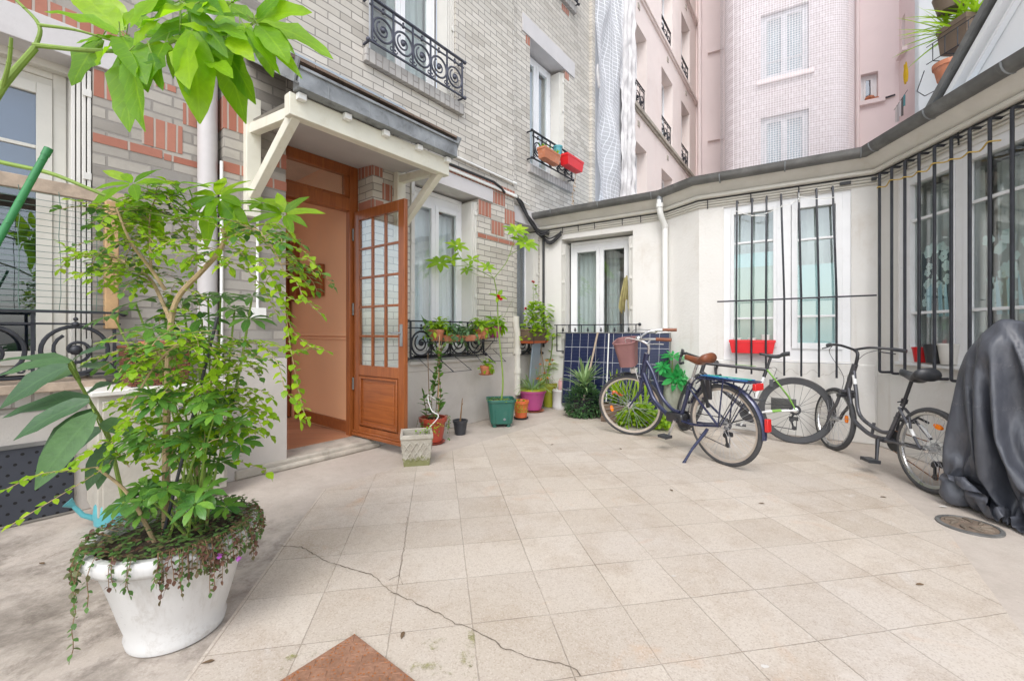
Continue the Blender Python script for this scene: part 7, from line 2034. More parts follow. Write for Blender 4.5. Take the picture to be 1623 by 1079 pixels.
# ================================================================ the covered shape
def tarpmat():
    t = NT('black plastic sheet')
    def creases(rot, sc_, w):
        mp = t.n('ShaderNodeMapping'); t.l(t.obj(), mp.inputs[0]); mp.inputs['Rotation'].default_value = rot; mp.inputs['Scale'].default_value = (1, 1, .5)
        v = t.n('ShaderNodeTexVoronoi', feature='DISTANCE_TO_EDGE'); v.inputs['Scale'].default_value = sc_; t.l(mp.outputs[0], v.inputs['Vector'])
        return t.ramp(v.outputs['Distance'], [(0, 0.0), (w, 1.0)])
    h = t.math('ADD', t.math('MULTIPLY', creases((.5, .3, .6), 4.2, .5), 1.0), t.math('MULTIPLY', creases((1.1, .2, .2), 9, .4), .6))
    h = t.math('ADD', h, t.math('MULTIPLY', creases((.2, .9, .4), 17, .35), .3))
    h = t.math('ADD', h, t.math('MULTIPLY', t.noise(45, 4, .6), .10))
    # two puckered seams running round the cover
    sp = t.n('ShaderNodeSeparateXYZ'); t.l(t.obj(), sp.inputs[0])
    zz = t.math('ADD', sp.outputs['Z'], t.math('MULTIPLY', t.noise(3, 2), .10))
    sm = None
    for z0 in (.98, .72):
        k = t.math('LESS_THAN', t.math('ABSOLUTE', t.math('SUBTRACT', zz, z0)), .013)
        sm = k if sm is None else t.math('MAXIMUM', sm, k)
    pk = t.noise(75, 3, .7)
    h = t.math('ADD', h, t.math('MULTIPLY', sm, t.math('MULTIPLY', pk, .6)))
    c = t.mix(t.ramp(t.noise(5, 6, .7), [(.5, 0.0), (.8, .5)]), (.065, .070, .085), (.14, .14, .155))
    c = t.mix(t.math('MULTIPLY', sm, t.ramp(pk, [(.54, 0.0), (.64, .25)])), c, (.25, .25, .26))  # pale flecks painted along the seams for their glint
    return t.done(t.bsdf(c, t.ramp(t.noise(9, 6, .7), [(.3, .34), (.7, .52)]), 0, t.bump(h, .42, .010), .6))
M['tarp'] = tarpmat()
c0 = Vector((3.10, 2.40, 0)); ax = R(93)            # long axis runs away from the viewer
Mt = Matrix.Translation(c0) @ Matrix.Rotation(ax, 4, 'Z')
# the sheet's shape in millimetres: a 60 x 60 draped grid, each number the step from what its neighbours foretell
SHEET = (
-673,44,44,44,43,44,43,43,42,41,42,41,42,41,41,41,41,26,-11,23,25,40,31,-5,40,10,-17,-41,-36,-38,-36,-18,-12,-8,30,41,-9,33,26,13,-5,32,-7,-5,33,-29,-12,-6,-2,37,33,25,35,5,18,22,25,-1,-3,29,
-11,0,0,0,1,-4,1,-4,-2,1,-1,1,-1,0,0,0,0,4,53,3,-2,-18,7,11,-20,12,-12,-1,-5,-3,31,5,0,-25,5,-8,29,-20,-60,15,39,-38,28,9,-19,12,14,13,-22,0,5,-16,-2,28,9,-7,-24,14,1,-2,
-10,0,0,0,-2,-2,-1,0,-3,-1,1,-1,0,0,0,0,0,11,1,6,-13,13,7,37,-3,-11,-14,1,0,0,-19,10,-32,31,1,-8,22,-7,3,-43,1,16,21,17,-33,37,11,-34,23,-9,-8,27,-15,-15,-16,-10,10,14,18,-15,
-10,0,-1,0,-1,-1,-8,0,2,1,-1,1,0,0,1,1,2,1,0,-8,25,-5,-2,2,18,-2,2,-1,0,-1,-8,-2,1,4,-12,10,-1,4,6,-8,-26,27,-29,-3,58,10,-49,20,26,-3,-3,-44,6,-7,-1,19,-1,4,-3,-8,
-10,0,0,-1,-3,-4,-1,3,5,1,4,2,3,2,-4,-3,-4,-2,0,6,9,-2,-3,-1,10,8,1,1,-1,0,-6,-7,5,0,2,4,-21,-18,48,-12,16,0,20,-11,-21,-8,41,-18,-30,-10,-22,23,-7,11,17,-39,46,-19,6,-37,
-8,0,0,1,1,1,-3,3,0,2,-2,0,1,1,5,1,-5,-4,-7,7,0,16,-5,-10,-5,23,4,-2,1,0,0,-20,15,1,6,2,-43,12,-17,59,7,-38,-1,31,12,-2,-23,12,9,9,7,-10,-12,4,1,-32,-10,-11,-17,51,
-9,-1,0,-1,5,1,1,-1,1,-2,1,1,-1,1,1,2,7,1,-13,0,0,0,10,6,-2,-4,11,1,1,1,-3,2,0,-3,6,-4,2,1,11,10,-42,23,0,2,9,0,-1,18,0,2,-8,18,4,-3,-76,22,-25,0,-2,-2,
-8,0,1,1,0,2,-1,0,-1,1,0,-1,1,-1,1,2,2,3,10,-8,-6,-1,0,3,1,1,14,0,0,-1,3,-2,2,-2,4,-8,7,6,10,-4,0,-15,5,-1,-1,19,7,-16,22,-3,9,-16,18,-61,22,7,-1,5,4,-35,
-7,1,-1,0,1,-1,2,0,0,0,0,0,-1,1,-1,1,1,2,6,7,-8,-5,-1,1,1,1,14,2,0,1,13,-1,-13,3,-2,-20,24,9,6,-9,8,-6,-1,-15,1,-6,5,28,3,-22,17,4,-32,13,1,3,-20,-14,33,9,
-7,0,1,0,0,-2,3,0,1,0,-1,0,0,0,0,-1,1,2,2,2,6,-8,-1,-1,1,1,13,5,-1,9,-9,-10,32,-9,-16,12,10,0,-1,-15,-10,19,0,2,-15,-23,36,15,-16,21,-2,-41,13,6,-26,-1,14,26,-31,19,
-4,-2,0,0,0,0,2,-1,0,0,1,-1,1,-1,0,0,-1,0,3,1,-4,8,1,-11,3,3,8,10,-1,5,-9,3,1,22,3,2,0,-6,-7,-25,16,8,0,-13,5,18,-3,-1,17,0,-47,13,-42,-5,27,27,6,3,7,1,
-4,-1,-1,0,-1,3,-1,1,-1,0,0,0,0,0,0,0,-1,0,0,2,1,4,0,-8,0,2,7,15,0,-5,1,3,5,11,1,1,-10,14,-12,-6,3,5,0,4,5,-4,-1,-2,-10,-48,1,-7,62,-27,24,10,3,0,-44,25,
-3,-1,-2,0,0,2,0,-1,1,-1,-1,1,0,0,0,1,0,-2,-1,2,3,3,-1,-6,0,-2,10,6,11,-8,2,5,6,7,1,0,-4,6,-13,0,4,-4,-1,20,-11,3,7,-50,-13,22,22,1,-22,30,8,-6,-58,4,52,-72,
-5,1,-1,-1,0,2,0,0,-1,0,0,0,0,0,0,0,1,1,-3,0,5,0,0,-5,-1,2,0,-5,23,-2,1,6,9,4,-8,8,1,0,-25,15,14,-3,-3,-22,6,1,-29,25,-7,4,0,24,-8,13,-13,-19,-3,4,-45,29,
-4,1,-1,-2,0,2,1,-2,1,-1,0,0,0,1,0,-1,0,1,2,-3,3,-2,1,25,-14,-16,-3,29,-9,2,0,10,8,0,-6,4,11,-13,-7,12,6,3,-18,12,-2,-1,-2,-4,1,3,-1,5,1,7,1,-18,10,-56,2,-9,
-7,2,0,0,-1,1,1,0,0,1,-2,0,0,0,0,1,-1,1,1,0,-3,2,0,3,-13,0,5,14,4,2,-1,14,6,-3,-4,-5,18,-20,5,12,1,3,0,3,-5,-18,2,4,5,5,5,-17,3,13,-7,-8,13,0,-9,8,
-7,1,2,-1,-1,0,2,-1,0,0,1,0,0,-1,1,-1,1,-2,2,2,-2,-1,1,2,3,17,-29,10,12,-7,1,21,3,-5,2,0,0,-21,21,12,-2,-2,13,-10,-13,1,8,3,1,-2,-34,28,12,-7,-8,-5,9,-9,-14,13,
-6,-1,3,0,-2,1,1,-1,0,0,0,0,0,1,-1,0,1,0,-1,2,1,-3,0,1,18,-13,-8,-4,14,2,11,10,1,-3,3,1,-13,0,20,3,0,0,-9,-19,-5,-2,-3,25,-21,-4,28,14,1,-31,5,13,-22,2,19,13,
-1,-5,0,2,-1,-1,1,0,0,0,0,1,0,-1,1,0,-1,1,-1,0,3,-2,-1,0,2,-5,25,-34,19,2,15,7,-1,-2,3,4,-28,24,12,1,0,-10,-3,6,4,1,-19,-19,28,15,-9,1,0,7,-16,-10,-14,-4,40,7,
4,-9,-1,1,0,-1,1,1,-1,-1,2,0,-1,1,0,0,-1,1,1,-2,2,0,-2,0,1,-4,8,25,-19,-4,21,0,2,-4,7,-4,0,12,3,-1,-1,-7,-1,3,4,-9,1,11,1,-8,11,-35,-25,7,8,13,1,-4,8,-8,
7,-6,-7,1,1,-2,0,1,0,1,0,-1,1,-1,0,1,1,-2,1,1,-3,4,-3,0,1,1,-10,11,-1,8,22,-3,0,-1,7,-7,5,12,-3,1,-22,0,-7,-10,-24,25,29,-21,-16,-21,-14,-1,3,6,-2,26,2,55,-8,2,
8,-1,-11,-2,3,-3,1,0,0,0,1,0,0,0,0,-1,1,0,-1,1,-3,0,4,-2,1,1,2,-3,-21,41,9,-1,0,4,3,-15,22,-3,1,-24,1,-17,-13,-8,-3,-8,3,-10,-4,11,6,-2,-9,-6,19,12,62,-5,4,-24,
4,6,-4,-12,1,0,-1,1,0,1,-1,1,-1,0,0,0,0,1,-1,0,-1,-2,1,1,2,2,7,-7,8,16,0,2,1,7,-2,1,1,-5,-27,-7,-21,-7,-2,1,10,-6,-5,-3,-4,-2,3,7,30,23,12,11,-6,-4,-32,30,
-13,11,13,-10,-8,2,-1,1,0,1,0,0,0,0,-1,0,0,1,1,-2,6,-2,0,1,-8,7,6,2,2,12,1,4,-1,4,-10,5,-11,-29,-10,-5,7,9,9,15,16,20,-33,-3,-4,-4,18,18,8,0,-9,-16,13,-2,12,-41,
-17,0,7,19,-11,3,-7,1,1,-1,1,-1,1,0,0,0,-1,0,0,2,1,5,-5,0,0,7,-7,9,9,7,-1,5,2,-1,-17,-8,-22,-1,5,10,12,10,8,13,2,-21,10,3,1,-14,19,3,-38,20,19,-17,-42,-14,-13,0,
-12,-3,-2,1,17,-11,3,2,0,1,-1,1,0,1,1,0,-1,0,0,0,0,1,4,-3,1,-1,7,-3,15,2,1,-8,-1,-7,-21,-6,11,12,13,19,4,1,-1,-14,-17,-15,-3,-15,14,35,1,0,10,-44,-28,-5,1,-1,-1,0,
-15,1,0,0,-2,8,4,0,-1,0,1,0,-1,1,0,0,2,0,0,0,-1,-1,2,2,7,-5,1,-4,16,-6,-15,1,-2,2,12,1,3,3,8,-13,-17,9,-12,-14,-15,-4,7,26,35,6,-10,-34,-24,-8,1,-1,3,-2,0,4,
-11,4,3,3,3,0,-5,-1,1,-1,0,0,0,-1,0,0,0,0,0,1,1,0,-1,1,-1,9,-1,4,-8,-13,11,2,-8,11,23,5,-1,-4,-15,-10,5,-20,-20,-3,14,8,32,8,-31,-13,-29,18,22,10,-6,-11,-30,0,1,27,
-1,2,0,0,-2,1,-1,0,1,0,0,0,-1,-1,-1,0,-1,-1,1,-1,-1,1,1,0,2,5,3,-20,0,15,1,-8,14,-9,5,-8,-22,-6,-5,-2,1,3,26,19,25,-23,-40,-11,-6,22,-10,-12,0,5,6,14,6,-17,-14,26,
-1,-2,-1,-1,0,1,3,1,-1,0,0,0,1,0,0,0,0,0,0,-1,0,-1,-1,1,-2,-1,1,10,0,-2,-4,7,-4,-1,3,-15,4,4,7,6,8,7,7,1,-9,12,2,-7,-2,-49,2,8,24,-2,3,-35,-7,-1,53,-72,
10,0,2,1,2,-1,-10,-1,0,1,-1,0,0,1,0,1,0,1,0,1,0,0,0,-1,-11,-14,2,11,6,2,0,-2,-6,-1,-5,37,0,19,4,-2,-7,-10,-11,-13,-13,10,8,22,9,4,-17,-19,-29,5,-3,0,7,10,-31,58,
13,1,0,-1,0,-16,11,-1,0,-1,1,-1,1,-1,0,0,1,-1,0,0,0,0,0,-15,-7,5,-5,2,-1,-6,-9,0,1,3,2,5,42,-6,2,4,6,7,5,4,2,-1,-3,-18,-14,8,24,2,-5,8,-33,-2,-10,27,10,-18,
13,0,0,-1,-20,12,3,0,0,0,-1,1,-1,0,1,-1,0,0,-1,1,0,0,-15,-7,13,-11,-2,-1,4,-21,7,-3,-2,-2,-4,-1,0,10,16,11,6,4,6,6,2,5,3,5,5,5,-4,-1,0,-40,2,8,37,-14,-6,-9,
14,-1,-5,-17,18,-1,0,-1,-1,0,1,-1,0,1,-1,1,-1,0,1,-1,0,-14,-5,3,-5,1,-2,1,0,23,-39,0,2,-1,6,-10,-5,5,-5,9,12,11,5,3,-11,-4,13,-9,-9,-10,19,10,8,11,4,-4,-34,48,15,0,
9,-7,-10,19,-7,3,0,0,0,0,-1,1,0,-1,1,-1,0,1,-1,-1,-12,-4,3,18,1,-4,-21,-1,0,9,23,-50,0,8,3,0,-5,-12,7,-6,0,6,11,9,22,-18,-7,-18,0,6,6,2,-7,5,-1,26,11,-14,17,30,
-4,1,15,-7,0,3,-1,-1,0,0,1,-1,0,1,-1,0,1,-1,-2,-9,-3,6,9,1,-4,-17,7,-8,-4,-1,23,17,-50,-3,3,8,-3,-1,-13,7,-3,-4,0,7,11,36,-31,42,13,-20,-39,-11,4,-1,18,1,48,-5,1,1,
4,8,-6,-2,2,1,0,0,0,0,-1,1,0,-1,1,0,-1,-3,-7,0,9,-2,6,-3,-7,-7,3,-10,4,-5,-9,33,-13,-28,-1,8,-1,4,-1,-14,5,0,-3,3,-7,9,50,-4,-1,24,-2,2,-3,4,8,-19,5,-11,5,4,
12,-6,-3,0,4,1,-1,0,0,0,0,0,-1,1,0,0,-4,-6,4,8,-9,6,2,-5,-6,-5,4,6,-15,-14,1,6,44,-40,-18,2,12,-10,7,0,-15,3,0,1,4,1,-11,13,26,4,23,13,-10,7,-14,14,-35,19,-2,-8,
7,-3,-1,1,3,0,0,0,0,1,-1,-1,1,0,-1,-5,-1,6,4,-8,0,7,-2,-5,-8,-2,5,-7,-5,16,-22,-5,19,27,-52,-6,7,11,-10,7,0,-14,1,0,7,1,0,-10,0,10,18,-27,58,16,4,-2,-7,-7,0,-63,
2,1,0,4,0,1,0,-1,0,-1,1,0,1,-1,-1,0,1,3,-5,-8,9,1,-1,-5,-7,-1,3,1,-12,4,-4,-11,3,32,14,-59,1,9,7,-11,7,0,-11,-2,1,-1,-8,10,-3,18,-23,34,-19,6,5,-12,23,6,1,41,
3,0,3,1,1,-1,0,0,0,0,0,0,-1,-3,0,3,4,-3,-6,0,6,0,-2,-7,-6,2,2,-2,-7,0,1,-11,-3,12,29,-4,-47,4,9,8,-13,6,-4,-9,-1,2,4,-3,15,-2,9,-33,3,-6,23,-1,34,11,-34,14,
3,1,1,2,1,-1,0,1,-1,0,0,0,0,1,0,2,-2,-4,-14,18,0,-1,-3,-9,0,0,0,-3,-3,-3,21,-24,-9,2,23,20,-24,-28,6,10,8,-18,6,-7,3,6,-3,27,-12,1,-28,3,-14,-1,2,41,5,5,-24,8,
3,0,4,1,-1,0,0,1,0,0,-1,0,0,1,1,0,-3,-24,26,-1,0,-18,7,-1,-10,10,0,-3,-4,-2,10,-5,-16,-1,8,29,4,-37,-11,7,11,7,-17,0,6,-10,20,-20,-12,9,-5,10,-16,-1,5,33,-2,3,39,-54,
3,2,2,0,0,0,0,0,1,-1,1,0,0,1,0,-1,-19,24,-4,-3,-25,13,2,-5,-3,8,-3,-1,-4,-1,7,4,-19,-4,0,20,23,-6,-45,-4,10,14,8,-19,-4,11,0,2,26,0,-11,-30,14,-12,25,-1,5,-29,22,32,
4,3,0,0,0,0,0,1,-1,1,0,1,0,-1,0,-3,3,4,1,1,-24,6,-1,-5,-1,7,-3,-23,17,2,0,18,-20,-10,-3,4,33,9,-12,-41,-1,10,14,13,-26,0,-7,26,-3,-1,19,-1,-39,24,6,-7,-36,13,-1,29,
6,1,0,0,0,-1,1,0,1,0,1,-1,0,0,-3,-1,6,2,0,-44,27,1,0,-23,30,-8,-9,-9,12,7,-36,25,3,-8,-3,-2,16,28,-1,-20,-28,3,4,-12,23,-18,17,-13,5,5,22,7,-6,-20,-12,3,29,-32,0,5,
5,1,0,1,0,0,1,1,0,-1,0,0,-2,-1,-2,-2,9,-1,-29,4,17,-2,-15,9,-26,23,-5,-3,16,-1,-31,7,35,-22,-6,-5,0,38,12,-4,-34,-29,10,13,-2,10,-9,-6,-1,-1,-7,41,25,-6,-6,-43,-7,43,-30,-25,
6,0,1,0,0,1,1,-1,0,1,-1,-2,-1,-1,-3,3,6,-27,-1,10,5,2,-21,0,2,6,-18,30,3,-22,-4,-3,17,0,-6,-5,-4,3,46,-1,-2,-17,-37,30,0,-11,-4,-8,-2,0,22,-21,34,14,-15,17,-52,-3,38,31,
7,0,0,0,0,2,-1,0,0,-1,-1,-2,-3,0,5,3,-29,-20,3,34,0,-11,-16,8,5,0,-7,15,-2,-9,-3,-3,11,5,-1,-7,-6,-2,1,54,8,-12,12,-50,8,7,2,-20,-13,1,-5,29,-26,29,19,6,-10,-8,-15,3,
7,0,0,1,0,-1,0,0,-2,0,-2,-2,2,1,2,-26,-22,8,30,0,-1,-25,-12,0,27,-4,-2,10,2,-13,-2,3,0,22,-3,-7,-7,-4,-22,1,45,26,-32,41,-52,13,-6,1,-6,-16,-4,1,23,-24,6,26,20,5,-8,-25,
7,0,0,-1,0,0,-2,-5,2,1,-3,4,3,3,-25,-31,5,39,1,-1,-13,-19,-2,12,10,-5,2,6,3,-13,0,-3,1,17,4,-4,-5,-10,16,-31,-9,42,45,-23,-18,-15,15,14,-30,-16,18,-15,5,6,-4,1,54,-12,-1,-55,
5,-1,-2,-5,0,0,3,-2,0,0,6,3,-1,-17,-34,0,47,-1,-4,-5,-19,-10,1,23,-1,-18,20,-1,-1,-9,1,-3,2,2,10,11,-1,-34,17,1,11,-39,4,35,42,-41,1,11,-15,-21,-4,14,8,6,-9,-11,-3,31,29,1,
-2,-7,1,4,1,0,0,7,1,0,-2,-5,-3,-35,-2,40,-9,2,1,-8,-18,-4,9,0,13,27,-26,1,1,-13,4,-1,-1,0,2,10,-25,11,6,13,-29,13,12,-41,29,17,2,1,45,-19,-49,12,-14,10,-4,0,4,0,5,42,
-10,8,2,2,-1,-1,-2,-1,-3,-2,-1,1,-16,-15,26,16,-15,0,1,-13,-16,5,6,13,-1,0,43,-39,-8,10,-10,1,4,-15,2,5,34,-28,-26,1,36,-14,-15,18,-9,22,-1,3,8,13,1,-51,21,-14,16,-9,-1,0,-1,22,
-1,-2,-3,-3,-1,-1,-1,-1,1,0,0,0,-11,1,8,-12,13,1,0,-23,-2,7,39,-6,-15,2,-35,26,-18,11,6,7,1,14,-32,-1,6,-4,5,-11,4,34,-19,-5,0,18,-5,-21,7,49,-1,-4,-45,6,-8,14,6,-14,0,13,
-17,1,0,0,0,0,0,1,-1,0,1,1,-11,5,25,-19,2,-1,-11,-22,23,48,3,-52,13,-16,-10,2,-9,1,24,9,-13,2,17,-30,1,12,-20,46,-24,9,-19,19,-11,2,-16,12,-1,-2,53,2,2,-11,-18,-21,7,-6,-2,10,
-16,0,0,0,0,0,0,0,0,0,0,0,-30,55,1,-24,3,-2,-12,-8,5,-1,-9,22,3,-20,-2,0,-7,1,33,0,-15,1,-23,11,2,52,-13,-41,29,-22,-7,3,21,2,1,-14,-9,-3,2,56,21,-29,16,0,-45,-4,7,-9,
-16,0,0,0,0,0,0,0,0,0,0,-28,58,-32,-21,56,-32,-28,16,53,-40,-15,-16,34,1,-32,6,-1,-8,36,4,-29,12,-2,-14,6,-2,-5,2,17,-7,-1,42,-17,-8,-33,4,-1,-2,4,-2,-5,11,47,2,7,-19,-15,-8,2,
-16,-1,1,0,0,0,0,0,0,0,-17,30,-16,11,21,-3,-40,28,-28,9,38,-50,28,-5,1,4,-30,0,37,-8,15,22,-58,-14,49,-21,-11,-18,55,-5,-49,-1,-3,8,-3,2,-4,7,-2,-10,-2,7,13,2,6,6,34,4,-34,-19,
-16,0,0,1,-1,0,1,-1,0,-6,19,0,2,18,0,-49,39,3,0,-39,18,-8,3,9,-1,-15,-4,-2,11,28,-5,1,17,-33,11,-19,8,1,-25,0,-6,-2,3,-1,-2,17,13,-30,-5,10,13,9,3,3,-1,2,-7,-8,14,-19,
-286,10,10,10,10,10,13,13,16,17,17,17,18,18,18,18,17,35,44,37,38,-22,-28,-12,-10,43,-25,-18,-25,-18,-22,-34,-38,-46,-26,-13,-5,-4,38,17,28,4,-18,-10,-19,-17,-26,-29,-22,-1,11,-26,10,-27,24,-22,0,17,20,2,
47,0,0,0,0,-5,-1,3,0,0,0,0,0,0,0,0,0,-21,-39,-9,-2,59,5,-11,-26,-35,-2,13,33,8,-22,-9,6,44,2,-13,-36,43,-8,18,-11,11,5,-4,-7,-7,-6,0,20,-1,-14,-4,-17,21,-18,33,12,3,-3,-47,
47,-1,0,0,-2,-1,1,0,0,0,0,1,-1,0,0,-1,0,2,0,-57,5,-12,25,13,-5,-51,23,6,2,-1,6,-2,32,-43,1,-7,30,3,3,6,-6,14,13,-24,6,-4,-3,29,-12,-20,-20,30,23,8,4,0,5,-8,-50,-14,
46,1,0,-1,-2,-2,0,-1,3,0,0,-1,-3,-6,-6,-6,-7,-9,-6,-8,-15,4,-12,12,16,-1,-7,3,-4,2,7,1,-12,2,-12,8,28,0,4,-4,31,-9,-41,2,16,8,30,-6,-13,-4,1,30,1,-15,18,-5,-7,-29,-27,1,
47,0,-1,-1,-2,-16,16,-1,-10,-11,-15,-16,-21,-2,6,7,7,8,4,4,-25,2,-7,-7,27,3,-7,4,-6,2,8,1,-12,0,1,9,23,-2,1,-7,-11,-26,33,10,24,-1,-34,-18,-12,-5,58,-2,10,-3,-32,18,9,-40,5,14,
27,-11,-17,-17,-26,43,2,-14,-9,-4,3,3,3,-7,-8,-3,6,7,18,9,-1,-29,45,-24,-21,21,-7,-10,1,8,1,12,-15,1,7,22,-2,2,5,6,-50,-25,34,47,-32,-5,5,-10,1,19,-7,-7,7,38,3,-15,-36,-6,0,-9,
-7,-10,-5,-3,25,-2,0,7,-2,-13,-8,-4,5,0,-5,-5,-8,-1,9,46,7,3,-24,9,-4,-7,-13,-1,8,-16,8,-1,0,-1,11,14,2,-1,-6,-26,-22,7,0,-6,25,5,4,-2,1,16,2,-3,-11,-6,35,-16,-35,7,3,1,
-8,0,3,5,0,-2,1,1,-4,2,-3,-3,-3,-3,-3,-5,-5,-5,-5,6,14,7,-1,9,1,2,-6,-6,1,4,-8,1,0,0,14,11,1,-1,-11,-22,0,-10,-13,-2,0,28,-5,2,18,13,-3,5,-12,28,-25,-9,7,-3,0,23,
-6,2,2,2,0,0,-1,-1,2,1,-4,-3,0,-1,-4,-5,-5,-4,-5,-5,7,9,6,8,3,1,-1,-9,1,-3,-14,1,13,1,15,11,1,-7,-14,-15,3,-5,4,20,-23,6,3,3,17,16,-36,5,33,-17,1,-26,-5,7,18,-15,
-5,2,3,0,0,3,-5,1,1,1,-1,-2,3,5,-4,-8,-7,-5,-6,-3,-5,8,2,14,2,2,3,-7,-3,-16,6,29,-16,-3,25,-7,-6,0,-15,-11,0,9,-4,-2,39,-50,14,25,31,-17,16,-44,-3,5,-19,2,3,9,-12,11,
8,-5,-2,0,-1,1,-3,1,1,3,1,-4,-1,1,4,-2,-6,-10,-6,-1,5,-9,-9,16,8,6,4,-11,-6,-6,28,-16,-1,5,-12,-2,1,9,-14,0,0,9,0,4,-7,17,41,5,-35,-30,-7,14,0,0,-21,42,1,1,-3,3,
12,-5,-5,-2,0,-4,2,1,1,-2,0,1,0,1,4,2,-3,-8,-9,-5,-1,-8,2,6,6,8,5,-7,-13,5,12,-7,0,10,-1,-2,6,-13,-14,3,1,7,-3,-3,-16,35,-34,0,-15,33,4,8,0,-26,9,28,6,-5,22,3,
10,-1,-5,-2,-2,-3,0,2,1,-5,0,3,0,1,2,5,1,-3,-12,-9,-4,-10,7,3,2,-7,26,-3,-21,14,6,-7,2,10,-2,2,0,-14,-9,0,2,36,0,-36,-23,-2,16,-24,38,-7,9,-4,-6,42,-21,-25,9,7,-16,30,
8,1,-1,-4,-3,-4,0,2,0,-2,-1,3,-1,-3,2,7,4,0,-5,-16,-7,0,-2,1,-12,12,19,2,-12,4,2,-6,5,12,9,-14,0,-20,5,-6,13,4,-21,-25,30,-3,-31,32,-6,0,-3,44,8,-13,12,-53,37,3,7,-47,
9,2,-2,-4,-3,-5,-1,2,1,-1,-2,3,-2,-5,-1,5,8,6,1,-7,-25,9,-5,-13,44,-30,7,4,2,-5,1,-5,8,12,6,-9,-5,-25,7,2,11,-5,-21,14,-28,0,49,13,5,1,3,-32,-1,7,-6,28,-36,4,0,4,
1,6,0,-1,-3,-4,-3,1,2,3,-5,2,0,-4,-4,-4,7,10,7,-1,-6,-13,3,-5,9,-1,-10,11,-1,-3,-3,-2,11,11,1,11,-26,-12,-4,6,17,-13,1,7,-5,-12,-1,-1,1,4,8,30,-3,-40,-5,-13,12,-2,1,57,
-5,10,3,-2,-3,-4,-3,2,1,0,1,-3,2,1,-5,-6,1,7,11,4,-4,-6,-4,-9,-1,34,-50,26,-1,21,-32,5,11,10,-1,-1,-23,4,-8,12,-13,7,23,-13,18,4,-17,1,2,11,11,-8,-15,-29,0,16,-27,9,46,-57,
-7,7,9,0,-5,-5,-2,1,-1,0,1,0,3,2,-3,-4,-4,1,8,10,0,-7,-5,-4,-14,31,-2,-13,1,11,-18,9,9,3,-1,-3,-22,1,5,7,-3,-21,32,20,4,3,3,-9,9,-1,-4,-47,8,-10,-2,-12,38,38,-26,2,
-15,13,7,5,-3,-6,-4,1,0,-2,3,1,0,1,4,-2,-8,-4,2,12,9,-6,-6,-3,-3,6,12,-27,12,5,-8,13,2,2,-2,-13,-9,-3,13,2,5,28,-46,7,6,5,26,8,-8,-22,11,-10,-39,17,26,11,21,-31,-25,21,
-20,10,13,5,-1,-5,-3,-1,-1,-1,5,0,-1,1,5,5,-10,-7,-4,7,13,1,-7,-3,-2,1,11,11,-8,-14,-2,23,-8,3,-8,-21,1,6,10,18,0,-27,22,-3,-1,15,0,-14,-4,17,-13,29,-2,1,-3,-5,-26,12,23,-21,
-22,5,13,11,2,-5,-5,-1,0,1,1,0,2,-2,4,3,2,-10,-8,-2,14,10,-5,-5,-3,0,-15,33,0,-26,12,11,-2,1,-14,-12,1,16,22,-6,4,4,6,5,-7,6,-10,12,2,-9,-18,-4,9,12,-5,18,0,-33,-25,16,
-22,0,9,15,9,-6,-5,-2,0,1,1,1,2,2,-2,-3,5,1,-6,-5,5,2,10,-10,-1,-2,3,18,-3,-18,15,1,-2,-4,-11,-10,12,29,0,-2,4,6,-1,-3,0,-9,7,-14,-18,-29,-6,0,15,17,42,6,-26,-4,1,25,
-19,-4,2,16,13,-1,-6,-3,-2,5,0,1,2,3,-9,-3,4,11,-4,-7,-1,-7,6,9,-6,-1,9,6,-1,3,3,-5,-1,-10,-10,2,41,7,-14,4,-7,-4,-1,3,12,-2,-62,5,8,23,10,14,10,-2,-5,-19,-3,1,34,-12,
1,-16,-8,4,22,4,-5,-3,0,1,3,1,0,-2,-5,7,4,1,20,-10,-26,37,5,0,-30,-7,12,2,0,7,1,-9,8,-8,-21,54,8,-29,0,1,10,7,4,0,-6,-34,41,0,0,1,-5,-16,-33,10,20,-23,13,18,-21,-32,
31,-17,-20,-16,9,30,-12,-5,-1,3,1,1,-4,-2,23,6,4,4,-14,8,6,-27,20,3,0,-42,35,-14,1,12,8,-20,-2,-6,47,5,-33,8,7,6,2,-3,-4,-13,-2,20,-6,-2,-1,9,-22,-6,26,-11,-18,25,-3,-5,-11,-1,
38,-2,-11,-18,-25,19,2,-6,1,4,4,1,0,6,-6,0,5,4,13,5,-2,4,-26,21,2,-1,-30,6,5,12,2,16,1,7,1,-28,12,6,1,-12,-4,-1,2,14,5,0,-1,-8,7,-3,-1,0,-6,11,-20,-6,1,-2,-1,0,
37,0,1,-3,-7,-29,19,2,3,2,0,-1,0,-2,-3,-4,-5,-3,0,5,11,6,8,-23,26,-5,7,-37,33,8,1,1,7,2,-25,6,4,1,-3,6,0,1,-1,-6,-16,-6,11,17,-11,-10,18,2,-18,-32,-3,11,-8,19,1,2,
39,4,4,2,-2,0,3,-2,-2,-1,-1,-2,-2,-1,-2,-2,-4,-4,-4,-4,-5,2,4,15,-15,12,5,9,2,-3,3,1,7,-25,1,0,3,4,7,2,0,-2,-13,-4,13,3,-2,-4,8,-5,-35,-37,-14,0,0,2,45,1,12,23,
48,0,-1,0,1,0,1,0,-1,-1,0,1,0,0,0,0,-1,-1,-3,-2,-3,-5,-5,-8,10,7,-3,7,3,4,-1,8,-20,8,4,1,-7,-7,-4,-1,0,3,15,0,-14,12,-6,-15,-16,-30,3,13,-2,-7,-12,-12,-5,14,33,33,
47,0,0,0,0,1,2,0,-2,0,0,0,0,-1,0,0,-1,0,1,0,1,0,0,0,1,8,2,-10,-2,0,4,-12,8,1,-1,0,0,1,-1,-1,-2,-4,-7,1,7,-11,-3,7,1,1,1,1,0,1,-2,3,-11,-4,5,-31,
